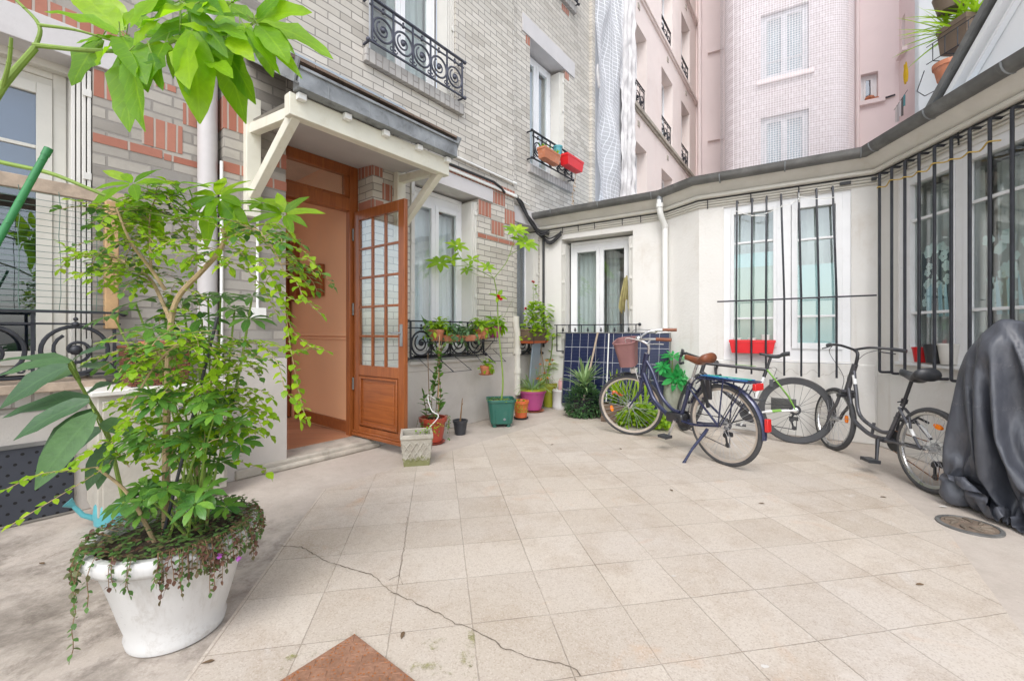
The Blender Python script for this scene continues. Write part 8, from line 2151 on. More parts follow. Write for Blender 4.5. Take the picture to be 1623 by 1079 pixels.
41,-3,-5,-5,-7,-8,20,2,2,0,0,1,0,0,-2,-2,-1,-2,-2,-5,-6,-8,-11,-4,23,17,2,12,-1,-1,-6,6,2,-2,-2,-5,-1,-20,-19,-15,-13,-10,-6,-3,-1,0,2,10,11,33,25,9,-3,2,-18,18,5,2,-13,2,
2,-1,-1,-1,6,31,-35,-2,1,0,2,0,0,-1,1,0,0,-1,-2,-1,-4,0,11,30,1,-34,1,11,25,-8,-14,4,9,4,3,4,0,2,0,-3,-3,-6,-7,-9,-9,-14,-13,-19,-6,3,25,15,16,-21,39,11,6,-12,-11,-29,
-10,3,5,16,25,-48,9,6,-6,-1,0,-3,-3,-2,1,2,1,-2,-1,1,4,11,26,1,-48,45,4,0,-11,-26,26,-18,-11,23,-15,-9,1,35,11,3,0,0,-1,-2,-1,-3,-3,-4,-10,-14,-27,-5,4,67,3,-9,-46,-26,-5,25,
0,7,17,14,-41,-2,5,3,0,-4,-1,3,1,2,-2,-2,-3,2,2,-1,12,22,1,-62,50,-2,7,-4,-6,13,-42,18,-8,-6,35,-11,-17,-16,26,20,10,4,1,1,-1,-1,3,-1,-2,-6,8,1,-1,-43,-20,-18,39,15,-22,-1,
20,12,7,-36,-12,5,4,3,0,-2,-3,1,2,-2,2,-2,0,1,1,14,17,2,-61,25,-1,4,20,-5,-5,17,-1,-36,16,-19,-9,50,-2,-27,-19,13,19,16,10,4,0,3,-3,-8,-1,5,4,1,-4,3,-2,-3,-14,-13,7,-16,
37,0,-32,-14,0,7,4,1,0,-2,-2,2,2,-2,-4,1,2,5,12,14,2,-57,10,15,4,6,-3,-30,13,-5,46,-6,-38,18,-18,-10,47,2,-26,-21,5,13,15,17,10,0,3,-7,-12,19,0,-7,5,-3,7,-3,-16,-2,4,3,
29,-20,-16,-3,3,6,3,1,0,2,-2,-1,2,0,-1,-1,7,10,11,0,-47,-2,11,12,5,0,-3,-9,-26,23,18,18,6,-53,15,-12,0,40,1,-26,-18,-1,6,-7,25,23,9,1,0,-33,-26,31,2,-5,-13,3,15,21,2,1,
14,-21,-3,0,5,6,0,1,1,4,-3,-3,3,3,1,3,10,9,-5,-36,-11,6,14,8,3,1,-5,4,-24,21,-2,17,-10,20,-34,-6,-8,12,30,2,-29,-12,1,-6,-5,-1,22,31,13,-1,-10,-46,-18,26,9,-22,-19,8,59,20,
-5,-5,-2,2,8,2,1,0,5,1,0,-5,-1,-2,4,19,3,-9,-25,-12,0,14,10,4,2,0,-6,-5,-3,-18,12,20,19,-21,12,-22,-14,-4,22,23,3,-33,-6,-1,-12,-2,1,17,-9,46,10,-9,13,-43,-19,1,-1,-11,-12,25,
-12,1,1,4,5,1,0,0,5,2,1,-1,-8,8,9,-1,-3,-17,-12,-8,9,15,5,5,1,-1,-6,0,-5,-13,1,13,17,8,-16,-5,-15,-9,-2,30,17,3,-39,4,-4,0,18,-34,8,-21,60,13,-20,3,-5,10,3,14,-3,-14,
-11,0,2,4,5,0,1,0,1,4,5,-3,3,9,1,-7,-18,-11,-8,0,21,3,4,4,0,0,-8,-1,0,-15,0,6,14,19,-7,6,-27,-13,-7,-2,36,13,0,-16,-7,-13,-4,38,18,-2,-81,34,-7,16,14,8,23,-22,21,5,
-11,1,3,3,0,3,1,-2,3,-1,8,-2,3,0,-2,-12,-7,-9,-7,27,0,3,4,3,0,0,-8,-1,-1,-7,-9,1,14,13,14,-17,22,-40,-10,-8,0,42,10,-5,7,9,-61,-16,2,0,69,-49,13,-3,-4,-6,15,32,-8,22,
-11,1,5,2,1,3,0,-2,0,0,5,3,4,-6,-11,-4,-9,-12,39,-7,0,24,-15,0,-3,1,-8,-1,0,-5,-10,-2,9,9,20,1,-8,13,-36,-13,-7,1,45,4,10,-11,18,-53,13,29,-36,19,-21,5,14,33,7,-3,-15,4,
-11,2,7,1,1,3,-1,-2,-3,4,-5,13,-8,-10,-2,-3,-16,16,15,-4,32,-11,-9,1,-1,-2,-7,-1,1,-2,-15,2,1,8,12,19,-16,11,-5,-23,-18,-6,1,48,-32,-15,-2,46,-50,-8,2,21,55,-5,3,4,-4,5,3,-22,
-10,6,4,-1,2,1,-1,-2,-2,-2,-3,-3,-1,-2,-4,-7,2,7,-3,33,7,-13,2,-1,0,-2,-7,-2,1,3,-15,-1,-9,10,8,19,7,-15,17,-20,-20,-13,-5,2,49,0,-32,-2,-1,-18,18,-20,11,64,-6,11,-40,26,8,5,
-8,7,-3,3,3,2,-4,-1,-3,-2,-3,-3,-2,-4,-6,-2,4,9,2,24,-1,-6,3,-9,3,2,-11,4,5,27,-37,-18,2,6,5,8,27,-13,2,13,-21,-27,-4,1,-22,45,32,-31,10,-37,-8,24,-12,1,50,-34,38,2,-31,-29,
-8,-1,1,8,1,0,-5,-4,-6,5,-2,-4,-6,-4,-3,-4,10,16,23,0,-15,-18,27,5,-4,-15,-4,1,17,-13,10,-38,3,2,7,9,8,22,-20,7,12,-25,-25,-1,10,-8,7,20,-16,-4,20,-34,24,-3,8,32,-15,-10,-37,51,
-9,5,3,1,3,-5,-4,-3,-1,-3,-4,-5,-4,-2,-4,6,17,27,-1,0,-27,9,9,0,2,-16,-6,-4,39,-30,4,-11,-12,0,4,7,12,13,-3,1,2,2,-35,-26,0,10,20,13,-8,-4,-15,55,-50,8,7,19,20,-36,23,-29,
-8,7,4,2,-5,-6,-3,-2,3,-13,-3,-4,-5,1,7,8,39,-5,1,-37,-6,32,-1,3,2,-24,1,6,3,-5,4,-3,-18,-1,0,5,9,18,2,-20,-13,32,1,-39,-14,-3,-1,-12,51,-3,16,-34,48,-9,-6,-1,25,13,-4,-4,
-10,1,4,0,-5,-6,-1,-1,-7,-2,-2,-5,3,4,4,45,-9,4,-33,-9,20,16,-12,1,-3,-10,0,11,-3,-2,4,4,-26,-5,1,2,6,6,-8,16,6,-37,38,8,-34,-20,0,-4,-11,50,10,-11,21,2,3,-34,19,6,23,-34,
-15,-3,-2,-2,-4,-1,-5,-9,5,3,-5,7,7,12,42,-30,11,-27,-8,11,24,-4,-5,2,-10,-8,0,15,-8,3,-1,-5,3,-20,-2,1,3,12,1,-20,34,41,-19,-9,17,-31,-28,25,26,9,-57,23,3,10,1,8,-23,-22,29,4,
-37,-3,-4,-4,2,-1,6,0,-2,1,11,14,21,27,-27,3,-35,1,13,15,10,-10,4,-13,1,-10,2,25,-19,6,-1,-3,8,-19,-7,-4,0,11,11,-1,-40,41,25,32,-19,12,4,-20,-10,-9,32,-33,-26,-2,9,36,-2,12,-38,15,
-48,2,0,-1,-1,1,0,11,11,14,18,15,7,-9,-7,17,-28,-5,1,12,-3,-6,9,0,-44,27,-4,-9,8,13,-5,-1,-9,1,-4,-8,5,-1,15,0,-7,-7,-28,45,49,7,2,1,-16,-2,-11,27,-54,-3,3,-1,2,6,10,-41,
-41,-7,2,8,10,13,14,14,11,7,4,-2,5,-17,21,-14,-13,-6,-5,8,-16,10,3,-50,-3,-1,64,-45,21,-11,13,1,29,-25,-10,-10,-8,-23,54,9,27,-60,51,-39,15,44,2,2,0,-2,1,-7,14,-74,-4,10,1,1,2,7,
-31,22,17,13,9,5,3,3,-1,-1,-1,2,-1,1,2,-44,16,-1,-6,1,-4,5,-10,-9,-19,5,17,50,-26,-9,-11,8,-13,54,-22,-7,-7,-25,-16,27,24,22,-21,4,-1,-39,25,27,7,4,-13,-1,-19,38,-61,-11,-9,26,-3,14,
44,1,0,0,0,1,-1,0,-1,0,-1,-3,-3,3,-11,-9,3,-3,20,-49,20,-31,-5,-11,18,45,-9,10,-16,1,-15,24,20,-1,6,-21,2,14,-12,-4,13,9,-9,8,-23,14,-1,-38,10,17,-1,-2,0,-38,39,-29,-19,6,13,38,
46,-1,0,0,0,0,0,0,0,0,0,0,-36,13,-2,0,4,17,-1,-11,-17,20,-27,-7,19,4,-2,3,-9,-1,18,13,-2,-2,-23,16,4,8,3,-26,-5,21,-7,5,10,-5,-1,-11,14,-22,0,0,-5,2,-39,-10,10,2,-9,25,
45,1,-1,0,0,-1,1,0,0,0,1,-49,48,-15,-10,25,-3,-31,-9,31,-10,8,-34,36,1,-24,7,5,-8,18,3,-2,8,-8,-7,10,-26,9,-36,58,-4,0,8,-33,11,0,-52,57,-39,-23,-1,6,35,33,-1,-12,9,-61,24,-1,
45,0,1,0,-1,0,0,0,1,0,-36,37,-35,32,2,-1,-15,3,-13,-13,20,-14,26,-4,5,2,-23,1,16,-2,12,-23,-1,-15,39,-1,-6,-17,14,0,-16,-3,-26,41,-26,-37,24,-9,-20,19,29,24,10,-4,14,0,-29,1,-48,24,
45,0,0,0,1,0,-1,0,0,-19,21,1,0,-39,-3,26,12,2,-45,31,-6,-12,14,18,-3,-15,-24,2,23,17,-2,-4,0,7,0,-5,-28,10,7,-55,21,8,7,-8,-1,17,18,-49,19,29,-1,-18,-10,-2,-14,9,-13,50,20,-56,
24,0,0,0,0,0,3,5,-4,-3,-1,0,0,0,0,0,8,-8,0,0,3,-5,12,43,-15,-7,-32,1,8,15,17,22,18,0,-21,11,-44,-27,-2,37,35,30,-40,-42,-18,27,32,29,-34,16,19,-13,-2,-24,18,4,21,23,22,0,
0,0,0,0,0,19,3,-20,-6,3,1,0,0,0,0,2,-3,40,-15,-23,11,16,-13,-5,33,-31,10,15,8,-2,-18,-23,8,-31,10,-24,44,10,6,-38,-16,12,6,-2,48,3,-4,-57,1,-3,-14,-8,-8,15,0,24,6,-4,2,27,
0,0,0,0,12,4,-5,-1,-10,0,0,0,0,0,4,5,2,-23,26,32,-2,0,2,-41,-27,30,36,0,1,0,3,-1,-20,18,0,-2,-2,4,-4,-7,4,-74,21,50,2,-7,-45,-1,-4,-24,-7,25,37,-20,11,1,-3,-20,23,-29,
0,0,1,6,8,1,-25,-2,11,0,1,6,11,11,6,4,4,3,1,-4,-1,2,-7,7,0,1,-1,0,0,0,3,0,-1,-1,-3,2,1,1,-3,3,-35,20,13,1,-12,-43,-4,-10,33,9,12,-24,-21,56,-37,-25,3,40,-49,-4,
0,3,3,5,4,-50,29,24,16,8,5,-1,-9,-2,5,3,2,1,0,2,-5,1,-5,-6,14,-1,-3,1,-1,0,3,2,-3,0,0,0,-1,-6,1,5,-4,-10,-27,26,-52,-8,15,57,11,-13,-6,22,-4,-1,5,-16,-33,-34,-4,25,
39,5,3,-3,-27,30,0,-1,-3,-3,1,2,1,-3,-6,-2,5,4,4,1,0,-8,5,3,-7,5,-2,-3,1,3,0,4,-4,1,-2,-2,-1,4,-10,-8,-9,-8,38,-26,5,5,19,-7,-7,-7,-11,25,7,-28,-9,-9,-26,-4,24,-19,
46,-2,-2,-3,9,0,-1,0,1,-1,-3,-2,3,0,-3,-3,-6,-3,9,5,-5,-2,10,-2,1,2,-4,0,0,-4,4,-1,0,1,-1,0,0,-1,-5,-18,8,2,1,-11,18,4,1,-21,2,3,12,-33,10,-10,-4,-40,10,8,-5,1,
47,0,0,1,-1,1,0,0,-1,0,1,-1,-1,-1,0,-2,-4,-2,-8,7,9,1,0,2,0,0,-3,-1,0,1,-2,0,0,0,1,1,-3,-2,-7,-4,4,2,-30,-3,9,20,-13,24,-14,1,-7,23,-27,-4,-37,6,19,10,-3,-40,
47,0,0,0,1,0,0,-1,1,0,-1,1,-1,0,-1,-1,-2,-2,-5,-5,7,6,2,1,1,0,-2,-2,0,-1,-18,3,15,-1,2,2,-6,-3,-5,3,-8,6,3,13,-4,5,3,-16,0,17,-4,-17,-22,-32,0,16,-18,-7,8,15,
47,0,1,0,-1,0,1,0,-1,1,0,-1,1,-1,0,0,-1,-2,-2,-3,-4,6,2,4,0,1,-1,-3,0,-13,9,7,-22,11,7,-3,-6,-1,-2,6,5,-4,-1,-1,12,-8,4,-5,0,-5,-10,-48,-2,1,47,10,1,-28,-34,58,
47,0,0,0,1,0,-1,1,0,-1,0,1,-1,1,0,-1,0,-2,-2,0,2,-4,-8,11,3,0,0,-4,-1,-5,9,-2,-1,-12,-18,-4,2,20,-1,11,-3,0,2,8,-1,-6,-15,-1,11,-9,-37,-9,17,20,-29,-18,11,4,13,3,
47,0,1,0,-1,0,1,-1,1,0,0,-1,1,0,-1,0,1,-1,-1,-2,-1,-4,2,2,2,3,0,-4,-4,3,3,-3,-1,-7,0,-2,8,-14,5,7,-1,2,0,-2,-20,28,-9,4,-9,-32,-5,4,-15,16,-12,10,-9,14,28,-53,
46,1,0,0,1,0,-1,1,-1,0,0,1,-1,0,1,0,-1,1,-1,-3,-1,-6,4,1,1,-4,9,-1,-11,10,-1,-2,-4,-3,-1,1,3,-8,8,0,0,5,2,-14,-7,-8,23,-7,-46,-10,3,3,-9,11,22,-9,30,7,-20,-10,
47,0,0,1,-1,0,1,0,0,0,0,-1,1,-1,0,0,0,0,0,-1,-3,0,0,0,-8,7,5,0,-3,1,1,-3,-4,-2,3,-3,-1,-4,14,-6,-4,5,-3,-12,28,0,-21,-49,-1,2,1,25,11,-34,-14,50,17,-1,-25,13,
47,0,0,0,1,0,0,-1,0,0,0,1,-1,1,-1,1,0,-1,0,1,-5,3,-1,-14,13,1,1,-2,3,-1,0,-5,-3,-1,3,-1,-9,3,9,-4,0,-2,6,3,-15,0,-41,5,3,2,4,-24,1,9,7,33,-4,12,1,-4,
47,0,0,0,0,0,0,1,1,0,-1,0,0,-1,0,-1,1,0,-1,0,2,-1,0,0,-1,0,-1,3,-1,0,-2,-5,-2,1,1,-1,-7,12,-2,-5,4,-1,4,3,6,-72,1,3,3,5,4,30,0,-20,13,-23,15,-6,23,-25,
48,-1,0,0,1,0,0,0,-1,0,1,-1,0,1,0,-1,0,1,0,-1,0,1,-1,-1,0,-7,-1,10,-2,-2,1,-6,-1,1,0,0,0,9,-8,-3,1,8,-9,15,-59,3,0,3,3,6,21,-8,-12,9,9,12,-45,-26,-9,20,
47,1,-1,0,0,0,0,0,1,0,0,0,0,-1,0,0,0,0,0,-1,0,1,1,0,-6,4,0,0,2,-2,-2,-4,-1,1,-1,0,5,2,-9,2,4,-3,16,-66,3,3,2,11,9,2,-13,-7,10,30,-1,-54,-30,41,-27,38,
46,1,0,0,0,1,0,0,0,0,0,0,0,0,0,1,-1,-1,0,1,-2,1,1,0,0,-1,-5,1,5,-1,-4,-4,0,1,-1,-1,10,-7,-3,3,5,0,-56,3,4,4,16,-6,-2,-4,15,7,-14,-31,-18,1,37,-46,16,18,
43,4,0,0,0,0,1,0,-1,0,0,0,0,0,0,0,0,0,0,0,0,-1,1,0,0,0,0,-14,12,3,-6,-5,3,0,-2,3,2,-4,0,1,6,-48,-2,4,3,7,2,3,-1,4,-14,-19,0,-2,-6,-6,-15,2,52,-52,
43,2,3,-1,0,1,-1,0,1,0,0,0,0,0,0,-1,0,1,0,-1,0,0,0,1,0,0,-5,1,0,3,-8,0,0,1,-2,4,0,-5,1,8,-55,3,4,2,2,17,-3,-2,-1,-2,-7,1,-2,-5,6,-7,6,-3,-27,52,
42,0,5,1,-1,0,1,0,-1,0,1,0,-1,0,0,1,0,-1,0,0,1,-1,-1,1,1,-1,1,-5,-5,7,-6,-1,2,-2,0,9,-8,-2,6,-52,3,3,2,4,3,-12,10,-2,-2,-1,0,-1,6,2,-12,1,-3,21,-7,9,
43,-2,1,5,0,0,0,0,1,0,-1,0,1,-1,1,-1,0,-1,2,0,-1,-1,2,0,-1,1,-1,-1,0,-6,-2,1,0,-3,3,3,-10,5,-48,3,6,4,3,1,1,-2,-3,1,1,-1,1,5,4,0,-2,11,5,10,-41,-9,
47,-1,-5,4,3,0,0,0,-1,1,0,0,-1,1,-1,1,-1,0,-8,5,3,-10,-5,0,15,1,-1,-1,-1,-7,-1,3,-4,2,9,-20,4,-43,6,6,2,1,1,1,0,9,-11,2,2,0,3,0,-2,2,12,21,-12,-49,4,-27,
32,10,5,-6,5,-2,4,-1,1,0,0,0,0,0,-5,-4,-3,-3,9,-4,-5,14,-9,-1,0,9,-4,4,-2,-10,-4,12,1,-3,-18,4,-37,5,4,3,2,2,1,6,0,-12,-3,-1,-1,8,16,2,0,8,-9,-35,-13,6,22,-9,
25,4,8,8,-1,4,0,1,-1,-1,0,0,0,-1,2,-1,-1,-1,-7,-4,1,-4,16,-11,-1,1,11,-1,-4,-7,-1,-16,2,-2,4,-33,4,4,2,8,2,1,0,-4,0,-1,0,6,0,-5,2,1,-6,-6,-3,4,-2,3,0,1,
28,-1,-1,3,7,10,1,-3,-2,-1,0,0,1,0,1,3,1,1,-1,-1,-4,-3,-8,15,-20,6,-10,26,-24,-14,-15,1,4,18,-29,5,5,3,4,-5,0,3,1,-2,4,1,1,-5,17,3,-16,-5,9,2,0,-5,10,-13,-1,15,
25,-7,-8,-8,-10,2,15,4,2,2,3,3,3,1,3,2,3,3,4,1,2,-1,-1,-11,12,-7,-8,-17,-12,-10,11,4,5,-25,12,6,2,0,-1,0,-1,-4,7,2,-4,-2,12,-1,-17,-3,6,23,-5,-6,2,4,-1,0,-17,23,
1,-10,1,2,8,-2,1,-2,-6,-1,-1,2,2,5,4,3,4,4,4,5,5,5,5,5,-5,-4,1,-45,0,13,1,2,-16,1,8,0,4,1,-1,-1,0,1,-8,-1,5,10,-12,-1,-2,35,-1,-16,0,3,3,0,-8,8,-2,-45,
-4,10,2,1,-1,-3,-8,0,4,1,-1,-4,-2,-2,-2,-1,0,-1,1,1,2,2,2,2,3,-1,3,3,2,-1,-2,-10,4,1,1,2,-1,-1,0,1,1,1,1,1,-5,-7,-1,1,0,-20,0,-2,3,1,-1,42,10,2,-3,-20,
-24,-4,-4,-3,-5,-4,8,3,3,0,1,1,-1,-1,-1,-2,-2,-1,-3,-2,-3,-2,-1,0,2,16,0,23,7,1,1,-3,-6,-2,-4,4,-1,8,3,1,0,-1,0,-2,0,-3,-1,2,1,-16,-3,-1,2,-1,56,-20,-10,-8,-8,-6,
-46,0,0,0,0,16,-19,-1,1,1,0,0,0,0,0,1,0,0,0,0,0,0,0,15,13,-31,-2,6,22,-5,-8,21,-7,2,2,3,7,-3,0,1,2,2,1,2,0,1,1,-4,0,-2,-3,-3,-5,19,-33,15,14,-5,2,49,
-44,-1,-1,2,17,-20,-1,1,0,0,0,0,0,1,-1,0,0,0,0,0,0,0,14,5,-17,16,2,0,-11,4,3,-16,29,-6,-3,0,-1,6,4,2,2,0,1,1,1,1,0,2,0,0,-5,0,-1,17,-1,-26,15,22,1,-56,
-46,0,6,13,-20,0,0,0,0,0,0,0,0,-1,0,0,0,0,0,0,1,14,3,-9,0,-1,4,-3,-2,5,1,-2,-14,39,-6,-7,-1,-3,4,3,3,3,1,0,1,0,3,0,2,4,0,-1,-4,-31,3,11,-18,17,28,0,
-43,8,7,-19,0,0,0,0,-1,0,0,0,0,0,1,0,0,0,0,1,12,2,-7,-8,0,-2,8,-2,-2,7,3,0,-4,-15,43,-4,-7,-2,-4,1,2,2,4,2,1,4,-2,12,0,-3,3,-1,4,-5,-3,-21,-10,-9,6,40,
-30,-1,-15,0,-1,0,-1,0,1,0,0,0,0,0,0,0,0,0,2,10,1,-8,-4,-1,0,2,-2,7,-3,1,6,1,-3,-4,-11,44,-4,-7,-3,-3,-2,2,1,4,3,-2,7,-3,4,10,1,4,-4,-1,-18,0,13,29,-7,-14,
-37,-8,-2,0,0,-1,1,0,0,0,-1,0,1,-1,0,0,1,3,7,-1,-7,2,-3,-2,1,1,-2,3,9,-9,6,3,5,-4,-9,-11,51,-7,-7,-2,-4,-3,0,0,3,4,-1,-2,0,-5,5,2,3,4,2,50,-9,-55,8,20,
-44,-3,1,-1,0,0,0,-1,0,1,0,0,-1,2,0,0,3,6,-3,-5,3,-3,-2,0,0,1,-1,0,3,5,-1,2,-2,7,-5,-7,-13,56,-8,-7,-1,-4,-2,0,-3,1,1,-2,3,0,1,1,11,-4,56,-22,4,6,6,-39,
-47,0,0,1,-1,0,0,0,1,-1,0,0,0,-1,0,6,1,-4,-2,4,0,-3,-2,1,0,0,-1,1,3,2,0,2,2,-6,11,-3,-9,-11,56,-8,-7,-2,-4,-2,0,-2,-1,1,4,0,-3,30,0,19,-17,10,11,-2,-23,18,
-47,1,0,-1,0,0,-1,1,-1,1,0,0,0,0,2,0,0,-2,3,3,-4,-3,1,-1,2,-1,-1,0,2,2,1,3,0,0,-3,7,-3,-9,-8,56,-7,-6,-3,-5,-2,-1,15,-2,-7,4,14,-29,-4,-6,-6,14,-9,69,5,-28,
-46,-1,0,-1,0,0,1,-1,1,0,1,-1,1,3,1,-4,-1,3,2,0,-5,-1,0,1,0,1,-2,1,1,3,-1,3,2,-1,-3,0,6,-4,-8,-7,56,-7,-4,-5,-3,-2,-7,5,12,-2,0,6,20,-14,-34,1,26,-27,38,7,
-47,1,-1,0,0,0,-1,1,-1,0,1,0,0,0,0,1,0,3,6,-10,0,0,-1,1,1,-1,-1,1,1,1,1,2,1,1,-1,-3,4,0,-4,-6,-6,57,-8,-3,-2,3,-16,33,-13,-1,-6,38,-26,1,5,-48,-3,5,1,58,
-46,-1,0,0,0,0,0,0,0,0,0,0,1,-1,0,1,3,10,-13,-1,-1,9,-7,0,1,-2,0,0,1,0,1,2,3,0,0,-3,-3,8,-3,-3,-6,-6,56,-5,3,-11,0,-8,1,37,-1,-50,38,-3,-11,30,-15,-18,16,-32,
-47,0,-1,0,0,0,0,0,1,-1,0,2,-1,1,1,0,10,-8,-4,-1,15,-12,-2,1,1,-2,-1,1,1,0,2,-2,6,0,0,-1,-3,-1,8,-3,-3,-7,-5,55,-4,8,-2,-38,22,5,11,22,-40,3,46,-1,1,-33,-20,55,
-46,-1,0,0,0,0,0,0,0,0,0,1,1,0,1,3,0,-3,2,0,0,-5,0,1,0,-2,1,9,-8,0,2,-1,4,0,0,1,-3,-2,0,4,1,-3,-6,-5,44,-5,9,38,-11,-26,-25,14,23,19,-2,-22,-11,31,-28,-16,
-47,0,0,0,0,-1,1,0,0,1,0,0,1,1,3,2,-3,-2,-1,13,-14,-1,1,6,-8,1,1,4,-5,9,11,-11,-3,1,0,-1,0,-3,-1,0,1,1,-3,2,4,47,-10,-18,-4,23,-6,-29,4,3,7,59,-4,-20,27,-10,
-47,0,0,-1,0,1,0,0,2,-2,1,2,1,3,1,3,-5,-6,7,-2,-6,3,0,0,12,-14,2,2,-3,-2,16,5,-12,0,-1,-1,-1,0,0,-3,-1,12,-2,-10,-8,-3,59,-20,8,7,5,-10,-17,-5,-3,6,56,8,-36,1,
-47,0,0,0,0,0,0,1,0,1,1,1,4,0,3,-4,-6,5,0,-3,-3,-1,6,1,-2,-3,13,-12,4,-1,1,5,-3,0,-1,0,0,-2,-1,-1,-1,-6,15,8,-6,-11,-14,49,11,-8,-4,1,-17,45,15,-67,16,48,11,-27,
-46,-1,-1,1,0,0,1,0,-1,4,2,3,2,1,-5,-4,6,17,-3,-20,3,-5,9,-5,-1,0,3,-7,-1,5,2,1,2,-2,1,0,-1,0,-1,3,16,-22,6,-5,9,-1,0,22,13,0,0,-11,6,-30,0,60,-49,11,37,5,
-47,0,0,0,1,1,1,0,3,2,1,4,-2,-3,-3,4,18,-10,-16,5,-6,12,13,-1,-22,3,1,-5,0,4,0,-1,7,-1,-1,-2,0,-1,33,-18,-23,34,-37,16,-11,12,-6,6,21,11,6,0,29,-28,-24,-16,8,-5,19,-25,
-44,0,1,1,2,1,4,10,-6,-4,5,-7,-4,-5,13,27,-14,-25,4,-5,1,12,3,-11,-4,4,-1,-5,0,5,0,3,-1,2,-1,0,-1,0,-6,47,-19,-5,3,-26,2,-10,7,-11,4,12,47,-4,16,10,-2,-41,-4,1,-14,15,
-31,6,8,14,-8,1,-16,2,4,-3,-13,-8,-4,13,18,0,-21,-2,-5,-2,9,8,-1,-14,-1,15,-12,-1,-1,3,0,2,-2,2,1,1,0,9,-15,-1,40,-13,-2,9,-9,-13,2,-21,-8,6,17,55,-41,0,-3,26,7,-16,-19,48,
-3,14,-1,-12,2,-9,2,-24,-10,-5,-1,5,5,19,0,-18,-11,0,0,3,11,4,-8,1,7,-16,3,0,-3,5,-2,0,2,1,0,0,17,-10,-9,-6,16,-8,27,7,12,-13,-1,-3,2,-34,-11,27,29,27,-15,9,7,0,0,-36,
23,-21,-17,-14,-10,-6,-3,2,5,5,3,-1,17,0,-2,-20,-5,-2,-1,7,14,-7,-4,20,5,2,-26,-1,-5,-2,0,0,8,0,-2,0,0,50,-13,7,-35,-11,29,-33,5,42,-5,4,-8,23,-26,-11,14,4,30,-4,4,1,3,5,
-37,-10,1,4,6,5,6,4,-2,-1,-1,0,7,2,-4,-21,-3,0,-2,14,1,-5,-10,-1,11,-2,48,-13,-22,-15,-3,-2,0,32,-15,-4,-12,4,65,-51,-3,53,-65,79,-3,14,1,-23,-3,-8,29,0,6,-21,-16,9,-6,10,3,4,
-7,5,2,0,0,0,0,2,-8,-4,-6,-5,4,1,-21,-4,1,-2,31,19,-49,8,2,11,-23,14,7,4,3,-1,-28,2,39,-9,3,-13,5,5,6,43,-15,-17,3,-15,45,-11,-25,45,0,-6,5,0,1,8,-1,-32,-7,5,5,-22,
0,0,0,0,0,0,5,-11,10,-4,1,4,-9,-38,0,1,1,20,14,-13,56,-22,-44,-17,4,15,1,3,5,-3,-15,16,10,-6,7,0,10,-10,-3,21,36,-28,1,-7,-31,-10,62,5,-21,20,4,8,-13,22,-8,-7,-29,3,-18,30,
0,0,0,0,0,8,-14,6,-4,4,0,19,-27,41,-53,25,-21,33,-57,16,-17,17,11,-20,0,12,-6,4,14,-25,1,37,-12,-16,13,6,36,-53,-2,9,29,-2,-2,-56,5,44,-12,-6,42,-20,2,8,30,-3,3,6,1,-49,15,5,
0,0,0,0,2,-10,7,1,0,0,32,-30,40,-59,23,-19,32,-54,67,-74,7,4,4,-5,9,1,-4,1,-5,-3,24,-19,-5,58,-14,-6,8,-17,-25,2,13,-5,7,16,22,-18,18,7,-41,28,3,-15,-24,-8,20,27,31,0,-35,-17,
0,0,0,0,-2,2,0,0,7,26,-41,10,0,42,0,-28,-32,12,-42,64,-56,-4,6,29,-12,-9,-11,1,5,30,20,-42,14,6,14,4,-57,84,-53,-8,-6,5,-3,51,1,8,-65,4,46,-21,-29,-19,-4,-3,-1,-3,1,16,17,24)
NG = 60; co_ = []
for k in range(3):
    res = SHEET[k * NG * NG:(k + 1) * NG * NG]; q = [0] * (NG * NG)
    for n in range(NG * NG):
        i, j = n % NG, n // NG
        q[n] = res[n] + (q[n - 1] + q[n - NG] - q[n - NG - 1] if i and j else q[n - 1] if i else q[n - NG] if j else 0)
    co_.append([v / 1000 for v in q])
b = MB(); b.add(list(zip(co_[0], co_[1], [v - .012 for v in co_[2]])), [(j * NG + i, j * NG + i + 1, (j + 1) * NG + i + 1, (j + 1) * NG + i) for j in range(NG - 1) for i in range(NG - 1)])
o = b.build('tarpaulin', M['tarp'], None, Mt @ Matrix.Diagonal((.62, .88, 1, 1)), sharp=None, sub=1)
tag(o, 'crumpled black plastic sheet draped over an upright shape at the right edge', 'tarpaulin')

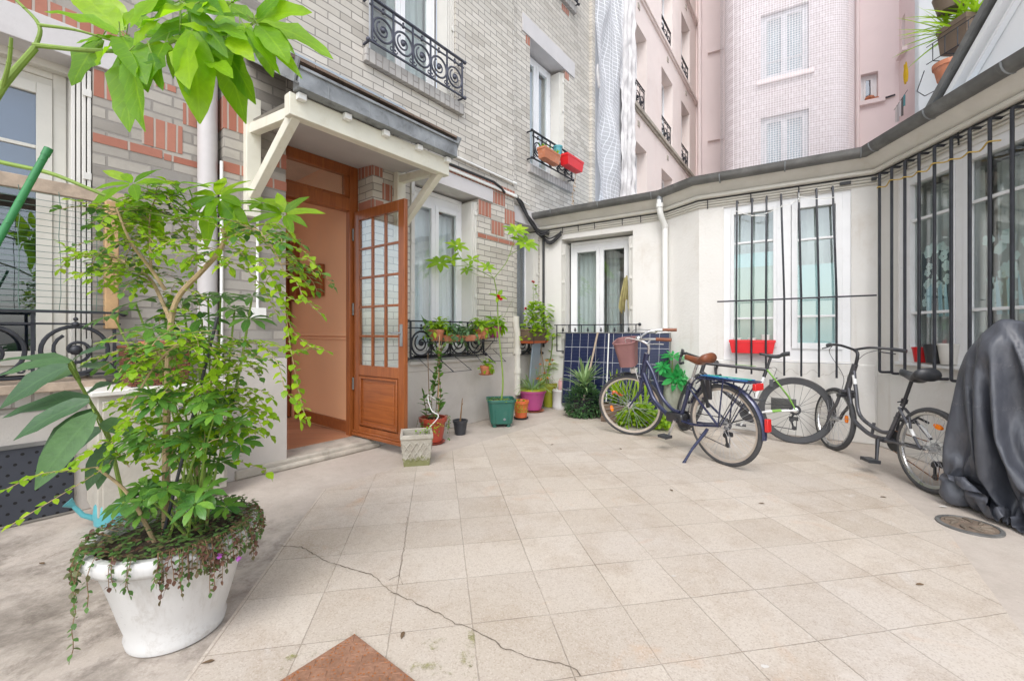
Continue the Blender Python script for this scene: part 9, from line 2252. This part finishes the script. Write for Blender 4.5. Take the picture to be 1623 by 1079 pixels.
# ================================================================ camera and light
cam = bpy.data.cameras.new('camera'); co = bpy.data.objects.new('camera', cam); COL.objects.link(co)
co.location = (0, 0, HC); co.rotation_euler = (R(90), 0, 0)
cam.sensor_fit = 'HORIZONTAL'; cam.sensor_width = 36; cam.lens = 36 * FPX / 1623
cam.shift_y = -(539.5 - HY) / 1623; cam.clip_start = .05; cam.clip_end = 200
sc.camera = co

w = bpy.data.worlds.new('World'); sc.world = w; w.use_nodes = True
nt = w.node_tree; bg = nt.nodes['Background']
sky = nt.nodes.new('ShaderNodeTexSky'); sky.sky_type = 'NISHITA'; sky.sun_disc = False
EL, AZ = R(52), R(192)
sky.sun_elevation = EL; sky.sun_rotation = AZ; sky.air_density = 1.0; sky.dust_density = 2.0
hs = nt.nodes.new('ShaderNodeHueSaturation'); hs.inputs['Saturation'].default_value = .42
nt.links.new(sky.outputs[0], hs.inputs['Color']); nt.links.new(hs.outputs[0], bg.inputs['Color'])
bg.inputs['Strength'].default_value = .15
sl_ = bpy.data.lights.new('sun', 'SUN'); so = bpy.data.objects.new('sun', sl_); COL.objects.link(so)
sl_.energy = .5; sl_.angle = R(28); sl_.color = (1, .985, .97)
dv = Vector((math.sin(AZ) * math.cos(EL), math.cos(AZ) * math.cos(EL), math.sin(EL)))
so.rotation_euler = dv.to_track_quat('Z', 'Y').to_euler()
so.location = (0, 0, 20)

vs = sc.view_settings; vs.view_transform = 'Standard'; vs.look = 'None'; vs.gamma = 1; vs.use_curve_mapping = False
vs.exposure = 1.22
sc.render.engine = 'CYCLES'
sc.cycles.use_denoising = True
sc.cycles.max_bounces = 10; sc.cycles.diffuse_bounces = 6; sc.cycles.glossy_bounces = 4; sc.cycles.transparent_max_bounces = 16; sc.cycles.transmission_bounces = 6
sc.cycles.sample_clamp_indirect = 8

# members of one kind share a group
for nm, gp in (('bicycle', 'bicycles parked in the yard'), ('plant_pot', 'plant pots round the yard'), ('window_box', 'window boxes hung at the windows'), ('tub', 'white tubs in the red window box'),
               ('watering_can', 'watering cans'), ('plant_stake', 'plastic plant stakes'), ('trailing_plant', 'plants on the wire shelf'), ('cloth', 'cloths hung out')):
    for o in list(sc.objects):
        if o.name.split('.')[0] == nm and o.parent is None: o['group'] = gp
